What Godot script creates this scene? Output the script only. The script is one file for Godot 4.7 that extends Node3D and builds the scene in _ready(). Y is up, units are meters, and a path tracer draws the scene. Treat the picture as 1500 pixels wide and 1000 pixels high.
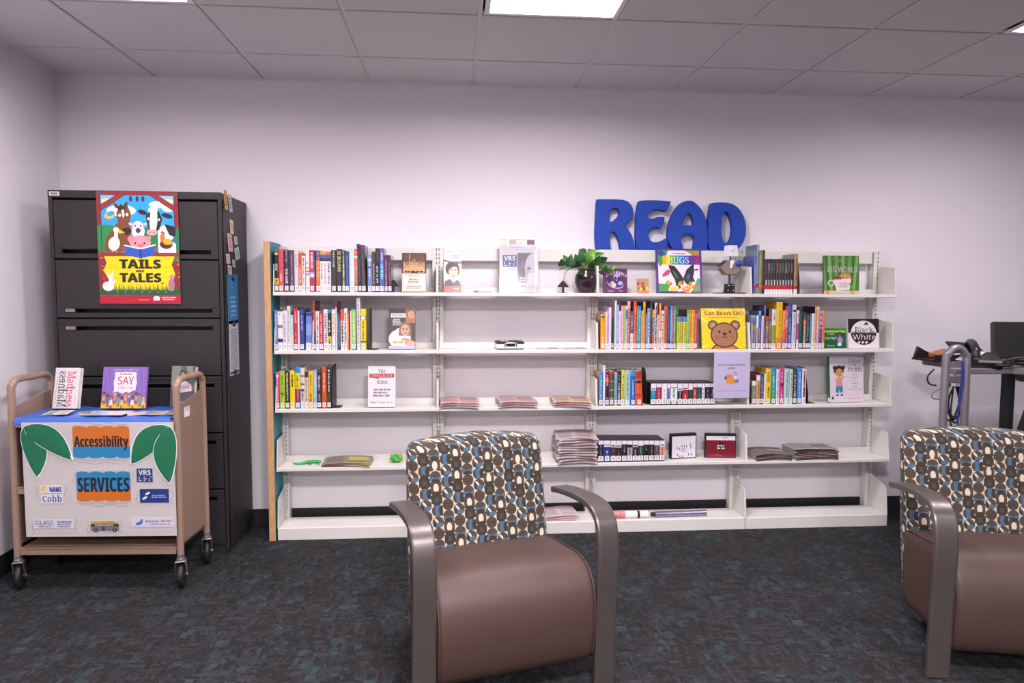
extends Node3D
# A library corner: white cantilever shelving with books, a charcoal lateral file, a book cart with an outreach board, two lounge chairs and a desk, under a tiled ceiling with troffer lights. Metres, y up, back wall at z = 0.

const ATLAS := 2048
const LAMP_COLOR := Color(1.0, 0.962, 0.985)
var rng := RandomNumberGenerator.new()
var M := {}
var names := {}
var atlas: Image
var atlas_y := 2
var atlas_rows := []
var type_cache := {}
var faces := []
var label_cell: Rect2i
var slot_mesh: ArrayMesh


class MB:
	var v := PackedVector3Array()
	var n := PackedVector3Array()
	var t := PackedVector2Array()
	var ix := PackedInt32Array()

	func vert(p: Vector3, nn: Vector3, uv := Vector2.ZERO) -> int:
		v.append(p)
		n.append(nn)
		t.append(uv)
		return v.size() - 1

	func tri_i(a: int, b: int, c: int) -> void:
		var cr := (v[b] - v[a]).cross(v[c] - v[a])
		if cr.dot(n[a] + n[b] + n[c]) > 0.0:
			ix.append_array(PackedInt32Array([a, c, b]))
		else:
			ix.append_array(PackedInt32Array([a, b, c]))

	func fan(pts: Array, nn: Vector3, uvs := []) -> void:
		var first := v.size()
		for i in pts.size():
			vert(pts[i], nn, uvs[i] if uvs.size() > i else Vector2.ZERO)
		for i in range(1, pts.size() - 1):
			tri_i(first, first + i, first + i + 1)

	# A box, its edges chamfered by ch; uv: the corner uvs of its +z face as a Rect2, other faces take uv_side.
	func box(c: Vector3, s: Vector3, ch := 0.0, x := Transform3D(), front := Rect2(), side := Vector2.ZERO) -> void:
		var h := s * 0.5
		var b := minf(ch, minf(h.x, minf(h.y, h.z)) * 0.9)
		for axis in 3:
			for sg in [-1.0, 1.0]:
				var a1 := (axis + 1) % 3
				var a2 := (axis + 2) % 3
				var pts := []
				var uvs := []
				for q in [[-1, -1], [1, -1], [1, 1], [-1, 1]]:
					var p := Vector3.ZERO
					p[axis] = sg * h[axis]
					p[a1] = q[0] * (h[a1] - b)
					p[a2] = q[1] * (h[a2] - b)
					if axis == 2 and sg > 0.0 and front.size.x != 0.0:
						uvs.append(front.position + Vector2((p.x / h.x * 0.5 + 0.5) * front.size.x, (0.5 - p.y / h.y * 0.5) * front.size.y))
					else:
						uvs.append(side)
					pts.append(x * (c + p))
				var nn := Vector3.ZERO
				nn[axis] = sg
				fan(pts, (x.basis * nn).normalized(), uvs)
		if b <= 0.0:
			return
		for axis in 3:
			var a1 := (axis + 1) % 3
			var a2 := (axis + 2) % 3
			for s1 in [-1.0, 1.0]:
				for s2 in [-1.0, 1.0]:
					var pts := []
					for q in [[-1, 0], [1, 0], [1, 1], [-1, 1]]:
						var p := Vector3.ZERO
						p[axis] = q[0] * (h[axis] - b)
						p[a1] = s1 * (h[a1] - (b if q[1] == 1 else 0.0))
						p[a2] = s2 * (h[a2] - (0.0 if q[1] == 1 else b))
						pts.append(x * (c + p))
					var nn := Vector3.ZERO
					nn[a1] = s1
					nn[a2] = s2
					fan(pts, (x.basis * nn).normalized(), [side, side, side, side])
		for sx in [-1.0, 1.0]:
			for sy in [-1.0, 1.0]:
				for sz in [-1.0, 1.0]:
					var k := Vector3(sx, sy, sz)
					var pts := []
					for axis in 3:
						var p := Vector3(sx * (h.x - b), sy * (h.y - b), sz * (h.z - b))
						p[axis] = k[axis] * h[axis]
						pts.append(x * (c + p))
					fan(pts, (x.basis * k).normalized(), [side, side, side])

	# A smooth surface through rows of points; its normals face away from its middle, or along hint.
	func sheet(rows: Array, hint := Vector3.ZERO, closed := false, uvs := []) -> void:
		var first := v.size()
		var R := rows.size()
		var C: int = rows[0].size()
		var mid := Vector3.ZERO
		for r in rows:
			for p in r:
				mid += p
		mid /= R * C
		var total := 0.0
		var nn := []
		for i in R:
			var up: Array = rows[maxi(i - 1, 0)]
			var dn: Array = rows[mini(i + 1, R - 1)]
			for j in C:
				var l := j - 1
				var r := j + 1
				if closed:
					l = C - 2 if j == 0 else l
					r = 1 if j == C - 1 else r
				else:
					l = maxi(l, 0)
					r = mini(r, C - 1)
				var du: Vector3 = rows[i][r] - rows[i][l]
				if du.length() < 1e-7:
					du = up[r] - up[l] + dn[r] - dn[l]
				var dv: Vector3 = dn[j] - up[j]
				var k := du.cross(dv)
				k = k.normalized() if k.length() > 1e-12 else Vector3.ZERO
				nn.append(k)
				total += k.dot(rows[i][j] - mid) if hint == Vector3.ZERO else k.dot(hint)
		for i in R:
			for j in C:
				var k: Vector3 = nn[i * C + j] * (1.0 if total >= 0.0 else -1.0)
				if k == Vector3.ZERO:
					k = (rows[i][j] - mid).normalized()
				vert(rows[i][j], k, uvs[i][j] if uvs.size() > i else Vector2(float(j) / (C - 1), float(i) / (R - 1)))
		for i in R - 1:
			for j in C - 1:
				var a := first + i * C + j
				if v[a].distance_squared_to(v[a + 1]) > 1e-14:
					tri_i(a, a + 1, a + C + 1)
				if v[a + C].distance_squared_to(v[a + C + 1]) > 1e-14:
					tri_i(a, a + C + 1, a + C)

	func tube(path: Array, r: float, seg := 10, caps := true, taper := 1.0) -> void:
		var rows := []
		var t0: Vector3 = (path[1] - path[0]).normalized()
		var side := t0.cross(Vector3.UP if absf(t0.y) < 0.9 else Vector3.RIGHT).normalized()
		var L := path.size()
		for i in L:
			var tg: Vector3 = (path[mini(i + 1, L - 1)] - path[maxi(i - 1, 0)]).normalized()
			side = (side - tg * side.dot(tg)).normalized()
			var up := tg.cross(side)
			var rr := r * lerpf(1.0, taper, float(i) / (L - 1))
			var row := []
			for j in seg + 1:
				var a := TAU * j / seg
				row.append(path[i] + (side * cos(a) + up * sin(a)) * rr)
			rows.append(row)
		var mids := []
		for i in L:
			mids.append(path[i])
		# normals straight from the axis
		var first := v.size()
		for i in L:
			for j in seg + 1:
				vert(rows[i][j], (rows[i][j] - mids[i]).normalized(), Vector2(float(j) / seg, float(i) / L))
		for i in L - 1:
			for j in seg:
				var a := first + i * (seg + 1) + j
				tri_i(a, a + 1, a + seg + 2)
				tri_i(a, a + seg + 2, a + seg + 1)
		if caps:
			fan(rows[0].slice(0, seg), (path[0] - path[1]).normalized())
			fan(rows[L - 1].slice(0, seg), (path[L - 1] - path[L - 2]).normalized())

	func lathe(profile: Array, seg := 24, x := Transform3D()) -> void:
		var rows := []
		for p in profile:
			var row := []
			for j in seg + 1:
				var a := TAU * j / seg
				row.append(x * Vector3(cos(a) * p.x, p.y, sin(a) * p.x))
			rows.append(row)
		sheet(rows, Vector3.ZERO, true)

	# A section (x along side, y along the curve's normal) swept along a path that lies square to side.
	func sweep(path: Array, section: Array, side: Vector3) -> void:
		var rows := []
		var L := path.size()
		for i in L:
			var tg: Vector3 = (path[mini(i + 1, L - 1)] - path[maxi(i - 1, 0)]).normalized()
			var up := tg.cross(side).normalized()
			var row := []
			for q in section:
				row.append(path[i] + side * q.x + up * q.y)
			rows.append(row)
		var S := section.size()
		for k in S - 1:
			var strip := []
			var mid := Vector2.ZERO
			for q in section:
				mid += q / S
			var o: Vector2 = (section[k] + section[k + 1]) * 0.5 - mid
			for i in L:
				strip.append([rows[i][k], rows[i][k + 1]])
			var tg0: Vector3 = (path[1] - path[0]).normalized()
			var first := v.size()
			for i in L:
				var tg: Vector3 = (path[mini(i + 1, L - 1)] - path[maxi(i - 1, 0)]).normalized()
				var e: Vector2 = section[k + 1] - section[k]
				var nrm := Vector2(e.y, -e.x)
				if nrm.dot(o) < 0.0:
					nrm = -nrm
				var nn := (side * nrm.x + tg.cross(side).normalized() * nrm.y).normalized()
				vert(rows[i][k], nn, Vector2(k, i))
				vert(rows[i][k + 1], nn, Vector2(k + 1, i))
			for i in L - 1:
				tri_i(first + i * 2, first + i * 2 + 1, first + i * 2 + 3)
				tri_i(first + i * 2, first + i * 2 + 3, first + i * 2 + 2)
		fan(rows[0].slice(0, S - 1), (path[0] - path[1]).normalized())
		fan(rows[L - 1].slice(0, S - 1), (path[L - 1] - path[L - 2]).normalized())

	# An outline with holes in x, y given depth along z, front edge chamfered by b.
	func extrude(outline: PackedVector2Array, holes: Array, z0: float, z1: float, b := 0.0, x := Transform3D(), smooth := true) -> void:
		var loops := [outline] + holes
		var fronts := []
		for k in loops.size():
			var loop: PackedVector2Array = loops[k]
			var ccw := not Geometry2D.is_polygon_clockwise(loop)
			var out := 1.0 if ccw == (k == 0) else -1.0
			var L := loop.size()
			var nr := []
			for i in L:
				var e := loop[(i + 1) % L] - loop[(i - 1 + L) % L]
				nr.append(Vector2(e.y, -e.x).normalized() * out)
			var inset := PackedVector2Array()
			for i in L:
				inset.append(loop[i] - nr[i] * b)
			fronts.append(inset)
			var first := v.size()
			for i in L + 1:
				var j := i % L
				var p := loop[j]
				var q := inset[j]
				var nd: Vector2 = nr[j]
				if not smooth:
					pass
				var s3 := (x.basis * Vector3(nd.x, nd.y, 0)).normalized()
				var c3 := (x.basis * Vector3(nd.x, nd.y, 1)).normalized()
				vert(x * Vector3(p.x, p.y, z0), s3)
				vert(x * Vector3(p.x, p.y, z1 - b), s3)
				vert(x * Vector3(p.x, p.y, z1 - b), c3)
				vert(x * Vector3(q.x, q.y, z1), c3)
			for i in L:
				var a := first + i * 4
				if smooth:
					tri_i(a, a + 4, a + 5)
					tri_i(a, a + 5, a + 1)
				else:
					var e := loop[(i + 1) % L] - loop[i]
					var fn := x.basis * Vector3(e.y, -e.x, 0).normalized() * out
					fan([v[a], v[a + 4], v[a + 5], v[a + 1]], fn)
				if b > 0.0:
					tri_i(a + 2, a + 6, a + 7)
					tri_i(a + 2, a + 7, a + 3)
		cap(fronts[0], fronts.slice(1), z1, Vector3(0, 0, 1), x)
		cap(outline, holes, z0, Vector3(0, 0, -1), x)

	func cap(outline: PackedVector2Array, holes: Array, z: float, nn: Vector3, x: Transform3D) -> void:
		var pieces := [outline]
		for h in holes:
			var c := Vector2.ZERO
			for p in h:
				c += p / h.size()
			var next := []
			for piece in pieces:
				for half in [Rect2(c.x - 50, -50, 50, 100), Rect2(c.x, -50, 50, 100)]:
					var box2 := PackedVector2Array([half.position, half.position + Vector2(half.size.x, 0), half.end, half.position + Vector2(0, half.size.y)])
					for part in Geometry2D.intersect_polygons(piece, box2):
						next.append_array(Geometry2D.clip_polygons(part, h))
			pieces = next
		for piece in pieces:
			var clean := [piece]
			if Geometry2D.triangulate_polygon(piece).is_empty():
				clean = Geometry2D.offset_polygon(piece, -0.0003)
			for good in clean:
				var f := Geometry2D.triangulate_polygon(good)
				var first := v.size()
				for p in good:
					vert(x * Vector3(p.x, p.y, z), (x.basis * nn).normalized(), p)
				for i in range(0, f.size(), 3):
					tri_i(first + f[i], first + f[i + 1], first + f[i + 2])

	func mesh() -> ArrayMesh:
		var a := []
		a.resize(Mesh.ARRAY_MAX)
		a[Mesh.ARRAY_VERTEX] = v
		a[Mesh.ARRAY_NORMAL] = n
		a[Mesh.ARRAY_TEX_UV] = t
		a[Mesh.ARRAY_INDEX] = ix
		var m := ArrayMesh.new()
		m.add_surface_from_arrays(Mesh.PRIMITIVE_TRIANGLES, a)
		return m


# A rectangle of an Image to print on; its own units run 0 to 100 across, y down.
class Pad:
	var im: Image
	var r: Rect2i
	var s := 1.0
	var host: Node3D

	func high() -> float:
		return r.size.y / s

	func fill(c: Color) -> void:
		im.fill_rect(r, c)

	func rect(x: float, y: float, w: float, h: float, c: Color) -> void:
		var a := Vector2i(roundi(x * s), roundi(y * s))
		var b := Vector2i(roundi((x + w) * s), roundi((y + h) * s))
		if b.x == a.x:
			b.x += 1
		if b.y == a.y:
			b.y += 1
		im.fill_rect(Rect2i(r.position + a, b - a).intersection(r), c)

	func poly(pts: Array, c: Color) -> void:
		var q := PackedVector2Array()
		var lo := 1e9
		var hi := -1e9
		for p in pts:
			var k: Vector2 = Vector2(p[0], p[1]) * s if p is Array else p * s
			q.append(k)
			lo = minf(lo, k.y)
			hi = maxf(hi, k.y)
		var L := q.size()
		for y in range(maxi(0, floori(lo)), mini(r.size.y, ceili(hi) + 1)):
			var yy := y + 0.5
			var xs := PackedFloat32Array()
			for i in L:
				var a := q[i]
				var b := q[(i + 1) % L]
				if (a.y <= yy) != (b.y <= yy):
					xs.append(a.x + (yy - a.y) / (b.y - a.y) * (b.x - a.x))
			xs.sort()
			for i in range(0, xs.size() - 1, 2):
				var x0 := clampi(roundi(xs[i]), 0, r.size.x)
				var x1 := clampi(roundi(xs[i + 1]), 0, r.size.x)
				if x1 > x0:
					im.fill_rect(Rect2i(r.position.x + x0, r.position.y + y, x1 - x0, 1), c)

	func ell(cx: float, cy: float, rx: float, ry: float, c: Color, rot := 0.0) -> void:
		var pts := []
		for i in 24:
			pts.append(Vector2(cx, cy) + Vector2(cos(TAU * i / 24) * rx, sin(TAU * i / 24) * ry).rotated(deg_to_rad(rot)))
		poly(pts, c)

	func line(pts: Array, w: float, c: Color) -> void:
		for i in pts.size() - 1:
			var a := Vector2(pts[i][0], pts[i][1])
			var b := Vector2(pts[i + 1][0], pts[i + 1][1])
			var d := (b - a).normalized() * w * 0.5
			var e := Vector2(-d.y, d.x)
			poly([a + e - d, b + e + d, b - e + d, a - e - d], c)

	# Lettering whose ink fills a box w by h about (cx, cy), turned by rot degrees.
	func text(what: String, cx: float, cy: float, w: float, h: float, c: Color, font := 0, rot := 0.0, mirror := false) -> void:
		var g: Array = host.glyphs(what, font)
		var box2: Rect2 = g[1]
		var sc := Vector2(w / box2.size.x, h / box2.size.y)
		var turn := deg_to_rad(rot)
		var P: PackedVector2Array = g[0]
		for i in range(0, P.size(), 3):
			var tri := []
			for k in 3:
				var q := (P[i + k] - box2.get_center()) * sc
				q.y = -q.y
				if mirror:
					q.x = -q.x
				tri.append(Vector2(cx, cy) + q.rotated(turn))
			poly(tri, c)

	# Print too small to read: short strokes in lines.
	func marks(x: float, y: float, w: float, h: float, lines: int, c: Color, seed_of := 1) -> void:
		var g := RandomNumberGenerator.new()
		g.seed = seed_of
		var lh := h / lines
		for k in lines:
			var at := x + g.randf_range(0.0, 0.12) * w
			var end := x + w * g.randf_range(0.82, 1.0)
			while at < end:
				var step := lh * g.randf_range(0.25, 1.6)
				rect(at, y + (k + 0.2) * lh, minf(step, end - at), lh * 0.55, c)
				at += step + lh * 0.28


func glyphs(what: String, font: int) -> Array:
	var key := "%d:%s" % [font, what]
	if not type_cache.has(key):
		var tm := TextMesh.new()
		tm.font = faces[font]
		tm.font_size = 48
		tm.pixel_size = 1.0
		tm.depth = 0.0
		tm.curve_step = 3.0
		tm.text = what
		var a := tm.get_mesh_arrays() if tm.get_surface_count() == 0 else tm.surface_get_arrays(0)
		var V: PackedVector3Array = a[Mesh.ARRAY_VERTEX]
		var N: PackedVector3Array = a[Mesh.ARRAY_NORMAL]
		var I := PackedInt32Array(a[Mesh.ARRAY_INDEX]) if a[Mesh.ARRAY_INDEX] != null else PackedInt32Array(range(V.size()))
		var P := PackedVector2Array()
		var lo := Vector2(1e9, 1e9)
		var hi := -lo
		for i in range(0, I.size() - 2, 3):
			if N[I[i]].z < 0.5:
				continue
			for k in 3:
				var q := Vector2(V[I[i + k]].x, V[I[i + k]].y)
				P.append(q)
				lo = lo.min(q)
				hi = hi.max(q)
		type_cache[key] = [P, Rect2(lo, hi - lo)]
	return type_cache[key]


func pad_on(im: Image, r: Rect2i, units := 100.0) -> Pad:
	var p := Pad.new()
	p.im = im
	p.r = r
	p.s = r.size.x / units
	p.host = self
	return p


func cell(w: int, h: int) -> Rect2i:
	# the first shelf of the print sheet that is tall enough, not much taller, and has room
	for q in atlas_rows:
		if q[1] >= h and q[1] <= h * 1.5 + 8 and q[2] + w + 3 <= ATLAS:
			q[2] += w + 3
			return Rect2i(q[2] - w - 3, q[0], w, h)
	var tall := int(h * 1.03) + 1
	atlas_rows.append([atlas_y, tall, 2 + w + 3])
	atlas_y += tall + 3
	if atlas_y > ATLAS:
		push_error("print sheet is full")
	return Rect2i(2, atlas_y - tall - 3, w, h)


func uv_of(r: Rect2i) -> Rect2:
	return Rect2(Vector2(r.position) / ATLAS, Vector2(r.size) / ATLAS)


func hx(c: String) -> Color:
	return Color.html(c)


# ---- naming and tagging
func numbered(called: String) -> String:
	var k: int = names.get(called, 0)
	names[called] = k + 1
	return called if k == 0 else "%s_%03d" % [called, k]


func tag(o: Node3D, label: String, category: String, group := "") -> void:
	o.set_meta("label", label)
	o.set_meta("category", category)
	if group:
		o.set_meta("group", group)


func thing(called: String, label: String, category: String, at := Vector3.ZERO, turn := 0.0, group := "") -> Node3D:
	var o := Node3D.new()
	o.name = numbered(called)
	add_child(o)
	o.position = at
	o.rotation.y = turn
	tag(o, label, category, group)
	return o


func put(parent: Node3D, called: String, mesh: Mesh, m: Material, label := "") -> MeshInstance3D:
	var o := MeshInstance3D.new()
	o.name = called
	o.mesh = mesh
	o.material_override = m
	if label:
		o.set_meta("label", label)
	parent.add_child(o, true)
	return o


func part(parent: Node3D, called: String, b: MB, m: Material, label := "") -> MeshInstance3D:
	return put(parent, called, b.mesh(), m, label)


func struct(called: String, b: MB, m: Material) -> MeshInstance3D:
	var o := part(self, called, b, m)
	o.set_meta("kind", "structure")
	return o


func boxed(c: Vector3, s: Vector3, ch := 0.0, x := Transform3D()) -> MB:
	var b := MB.new()
	b.box(c, s, ch, x)
	return b


func turned(axis: Vector3, deg: float, at := Vector3.ZERO) -> Transform3D:
	return Transform3D(Basis(axis, deg_to_rad(deg)), at)


func smooth_loop(pts: Array, per := 6) -> PackedVector2Array:
	var out := PackedVector2Array()
	var L := pts.size()
	for i in L:
		var p := []
		for k in 4:
			var q = pts[(i + k - 1 + L) % L]
			p.append(Vector2(q[0], q[1]))
		for k in per:
			out.append(p[1].cubic_interpolate(p[2], p[0], p[3], float(k) / per))
	return out


func curve(pts: Array, per := 8) -> Array:
	var out := []
	var L := pts.size()
	for i in L - 1:
		for k in per:
			var a: Vector3 = pts[maxi(i - 1, 0)]
			var d: Vector3 = pts[mini(i + 2, L - 1)]
			out.append(pts[i].cubic_interpolate(pts[i + 1], a, d, float(k) / per))
	out.append(pts[L - 1])
	return out


func mat(called: String, c: Color, rough := 0.6, metal := 0.0) -> StandardMaterial3D:
	var m := StandardMaterial3D.new()
	m.resource_name = called
	m.albedo_color = c
	m.roughness = rough
	m.metallic = metal
	M[called] = m
	return m


func noise(freq: float, kind := FastNoiseLite.TYPE_SIMPLEX_SMOOTH, octaves := 3, seed_of := 1) -> FastNoiseLite:
	var f := FastNoiseLite.new()
	f.noise_type = kind
	f.frequency = freq
	f.fractal_octaves = octaves
	f.seed = seed_of
	return f


func noise_tex(f: FastNoiseLite, size := 256, ramp := [], normal := false, bump := 2.0) -> NoiseTexture2D:
	var t := NoiseTexture2D.new()
	t.width = size
	t.height = size
	t.seamless = true
	t.noise = f
	t.as_normal_map = normal
	t.bump_strength = bump
	if ramp.size():
		var g := Gradient.new()
		g.offsets = PackedFloat32Array([0.0, 1.0])
		g.colors = PackedColorArray(ramp)
		t.color_ramp = g
	return t


func relief(m: StandardMaterial3D, f: FastNoiseLite, scale: float, strength: float) -> void:
	m.normal_enabled = true
	m.normal_texture = noise_tex(f, 256, [], true, 4.0)
	m.normal_scale = strength
	m.uv1_triplanar = true
	m.uv1_world_triplanar = true
	m.uv1_scale = Vector3.ONE * scale


func _ready() -> void:
	rng.seed = 7
	# ---- camera
	var cam := Camera3D.new()
	cam.name = "camera"
	cam.fov = 52.103
	cam.near = 0.05
	cam.far = 60.0
	cam.transform = Transform3D(Basis(Vector3(0.99673, 0.00397, 0.08066), Vector3(0.00177, 0.99748, -0.07096), Vector3(-0.08074, 0.07087, 0.99421)), Vector3(-0.1626, 1.4316, 4.2766))
	add_child(cam)
	cam.current = true
	# ---- the closed room sees no sky
	var env := Environment.new()
	env.background_mode = Environment.BG_COLOR
	env.background_color = Color(0.02, 0.02, 0.022)
	env.tonemap_mode = Environment.TONE_MAPPER_LINEAR
	env.tonemap_exposure = 0.9
	env.sdfgi_enabled = true
	env.ssao_enabled = true
	env.ssil_enabled = true
	var we := WorldEnvironment.new()
	we.name = "environment"
	we.environment = env
	add_child(we)
	faces = []
	for q in [["Droid Sans", 700], ["Droid Serif", 700], ["Droid Sans", 400], ["Droid Serif", 400]]:
		var sf := SystemFont.new()
		sf.font_names = PackedStringArray([q[0]])
		sf.font_weight = q[1]
		faces.append(sf)
	atlas = Image.create(ATLAS, ATLAS, false, Image.FORMAT_RGB8)
	atlas.fill(Color(0.9, 0.9, 0.9))
	materials()
	# ---- ceiling lights: rows 2.44 m apart, in the tile columns that the photograph shows
	troffer(-1.872, 1.085, 0.11, 0.8, "recessed ceiling light above the charcoal file cabinet")
	troffer(-0.040, 1.085, 0.18, 1.3, "recessed ceiling light above the middle of the shelving")
	troffer(2.402, 1.085, 0.11, 0.7, "recessed ceiling light above the desk side of the room")
	troffer(-1.872, 3.525, 0.07, 0.8, "recessed ceiling light beside the camera, file cabinet side")
	troffer(-0.040, 3.525, 0.56, 1.3, "recessed ceiling light behind the chairs, middle column")
	troffer(2.402, 3.525, 0.07, 0.8, "recessed ceiling light beside the camera, desk side")
	troffer(-1.872, 5.965, 0.1, 0.8, "recessed ceiling light far behind the cart")
	troffer(-0.040, 5.965, 0.72, 1.3, "recessed ceiling light far behind the chairs, middle column")
	troffer(2.402, 5.965, 0.1, 0.8, "recessed ceiling light far behind the desk")
	room()
	shelving()
	read_letters()
	stock_shelves()
	faced_books()
	shelf_things()
	file_cabinet()
	book_cart()
	lounge_chair("lounge chair in front of the shelving, brown vinyl seat, circle-patterned back", Vector3(-0.01, 0, 1.70), deg_to_rad(15.0))
	lounge_chair("lounge chair in front of the desk, cut by the picture edge, circle-patterned back", Vector3(2.01, 0, 1.73), deg_to_rad(-12.5))
	desk()
	M.print_matte.albedo_texture = ImageTexture.create_from_image(atlas)
	M.print_gloss.albedo_texture = M.print_matte.albedo_texture


func materials() -> void:
	var wall := mat("wall_paint", hx("e3dee2"), 0.82)
	relief(wall, noise(0.06), 2.2, 0.12)
	var tile := mat("ceiling_tile", Color.WHITE, 0.92)
	tile.albedo_texture = noise_tex(noise(0.16, FastNoiseLite.TYPE_SIMPLEX, 4, 5), 512, [hx("c8c3c4"), hx("e4e0e1")])
	tile.uv1_triplanar = true
	tile.uv1_world_triplanar = true
	tile.uv1_scale = Vector3.ONE * 1.9
	mat("grid_metal", hx("e6e0e3"), 0.5)
	mat("base_rubber", hx("17171a"), 0.6)
	mat("enamel", hx("d9d6cf"), 0.42)
	var oak := mat("oak_edge", Color.WHITE, 0.5)
	oak.albedo_texture = noise_tex(noise(0.03, FastNoiseLite.TYPE_SIMPLEX, 3, 9), 256, [hx("b98a5c"), hx("d3a878")])
	oak.uv1_triplanar = true
	oak.uv1_scale = Vector3(14, 1.2, 14)
	var teal := mat("teal_laminate", Color.WHITE, 0.5)
	teal.albedo_texture = noise_tex(noise(0.035, FastNoiseLite.TYPE_CELLULAR, 3, 3), 512, [hx("1f7080"), hx("48a0ac")])
	teal.uv1_triplanar = true
	teal.uv1_scale = Vector3.ONE * 3.0
	mat("print_matte", Color(0.93, 0.93, 0.93), 0.55)
	var pg := mat("print_gloss", Color(0.92, 0.92, 0.92), 0.28)
	pg.clearcoat_enabled = true
	pg.clearcoat = 0.4
	pg.clearcoat_roughness = 0.2
	var pages := mat("pages", Color.WHITE, 0.85)
	pages.albedo_texture = noise_tex(noise(0.2, FastNoiseLite.TYPE_VALUE, 2, 4), 128, [hx("c9bfae"), hx("efe6d8")])
	pages.uv1_triplanar = true
	pages.uv1_scale = Vector3(60, 1.0, 3.0)
	mat("blue_foam", hx("0c3da0"), 0.7)
	mat("charcoal_metal", hx("2b282a"), 0.5, 0.15)
	mat("tan_metal", hx("9a7f6d"), 0.42, 0.1)
	mat("tan_panel", hx("8d7464"), 0.5, 0.05)
	mat("black_rubber", hx("1a1a1c"), 0.5)
	mat("black_metal", hx("1f1e21"), 0.45, 0.3)
	mat("black_plastic", hx("19191b"), 0.38)
	mat("steel", hx("b9b6b6"), 0.32, 0.85)
	var vinyl := mat("brown_vinyl", hx("45322b"), 0.58)
	relief(vinyl, noise(0.12, FastNoiseLite.TYPE_CELLULAR, 2, 8), 14.0, 0.15)
	vinyl.uv1_world_triplanar = false
	var arm := mat("bronze_metal", hx("5c5552"), 0.38, 0.5)
	arm.roughness_texture = noise_tex(noise(0.08, FastNoiseLite.TYPE_SIMPLEX, 3, 12), 256, [Color(0.75, 0.75, 0.75), Color(1, 1, 1)])
	arm.uv1_triplanar = true
	arm.uv1_scale = Vector3(2, 14, 2)
	arm.roughness = 0.42
	var fab := mat("circle_fabric", Color.WHITE, 0.85)
	fab.albedo_texture = ImageTexture.create_from_image(fabric_image())
	fab.rim_enabled = true
	fab.rim = 0.15
	var rug := mat("carpet", Color.WHITE, 0.95)
	rug.albedo_texture = ImageTexture.create_from_image(carpet_image())
	rug.albedo_color = Color(0.68, 0.68, 0.68)
	rug.uv1_triplanar = true
	rug.uv1_world_triplanar = true
	rug.uv1_scale = Vector3.ONE / 2.44
	rug.normal_enabled = true
	rug.normal_texture = noise_tex(noise(0.35, FastNoiseLite.TYPE_SIMPLEX, 2, 21), 512, [], true, 6.0)
	rug.normal_scale = 0.6
	mat("leaf", hx("4f8a3a"), 0.45).backlight_enabled = true
	M.leaf.backlight = Color(0.12, 0.2, 0.06)
	mat("leaf_dark", hx("2c5a34"), 0.4).backlight_enabled = true
	M.leaf_dark.backlight = Color(0.08, 0.14, 0.05)
	mat("leaf_pale", hx("86b24a"), 0.45).backlight_enabled = true
	M.leaf_pale.backlight = Color(0.15, 0.22, 0.08)
	mat("stem", hx("5a6a3a"), 0.6)
	mat("glaze_brown", hx("33222a"), 0.18)
	var soil := mat("soil", hx("7a5a48"), 0.95)
	relief(soil, noise(0.2), 20.0, 1.0)
	mat("blue_plastic", hx("3d66bc"), 0.3)
	mat("white_plastic", hx("e9e6ea"), 0.4)
	mat("paper", hx("ece6ec"), 0.75)
	mat("board_paper", hx("c2bdba"), 0.7)
	mat("leaf_paper", hx("0a6b45"), 0.75)
	mat("desk_grey", hx("7d767b"), 0.45)
	mat("tube_grey", hx("8c868b"), 0.35, 0.5)
	mat("black_cloth", hx("131315"), 0.9)
	mat("newsprint", hx("a59a9c"), 0.9)
	mat("green_toy", hx("14a04a"), 0.4)
	mat("yellow_toy", hx("d6d23c"), 0.5)
	mat("clay_brown", hx("85756a"), 0.55)
	mat("purple_wire", hx("5a489a"), 0.35, 0.4)
	mat("blue_wire", hx("26306c"), 0.4, 0.3)
	mat("blue_ball", hx("1a3fae"), 0.4)
	mat("lanyard_blue", hx("1b2f7c"), 0.6)
	mat("clear", Color(0.95, 0.96, 0.98, 0.03), 0.08).transparency = BaseMaterial3D.TRANSPARENCY_ALPHA
	mat("troffer_lining", hx("bdb4c0"), 0.6)
	mat("troffer_white", hx("efeaf0"), 0.5)
	mat("magnet", hx("141416"), 0.4)


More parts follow.
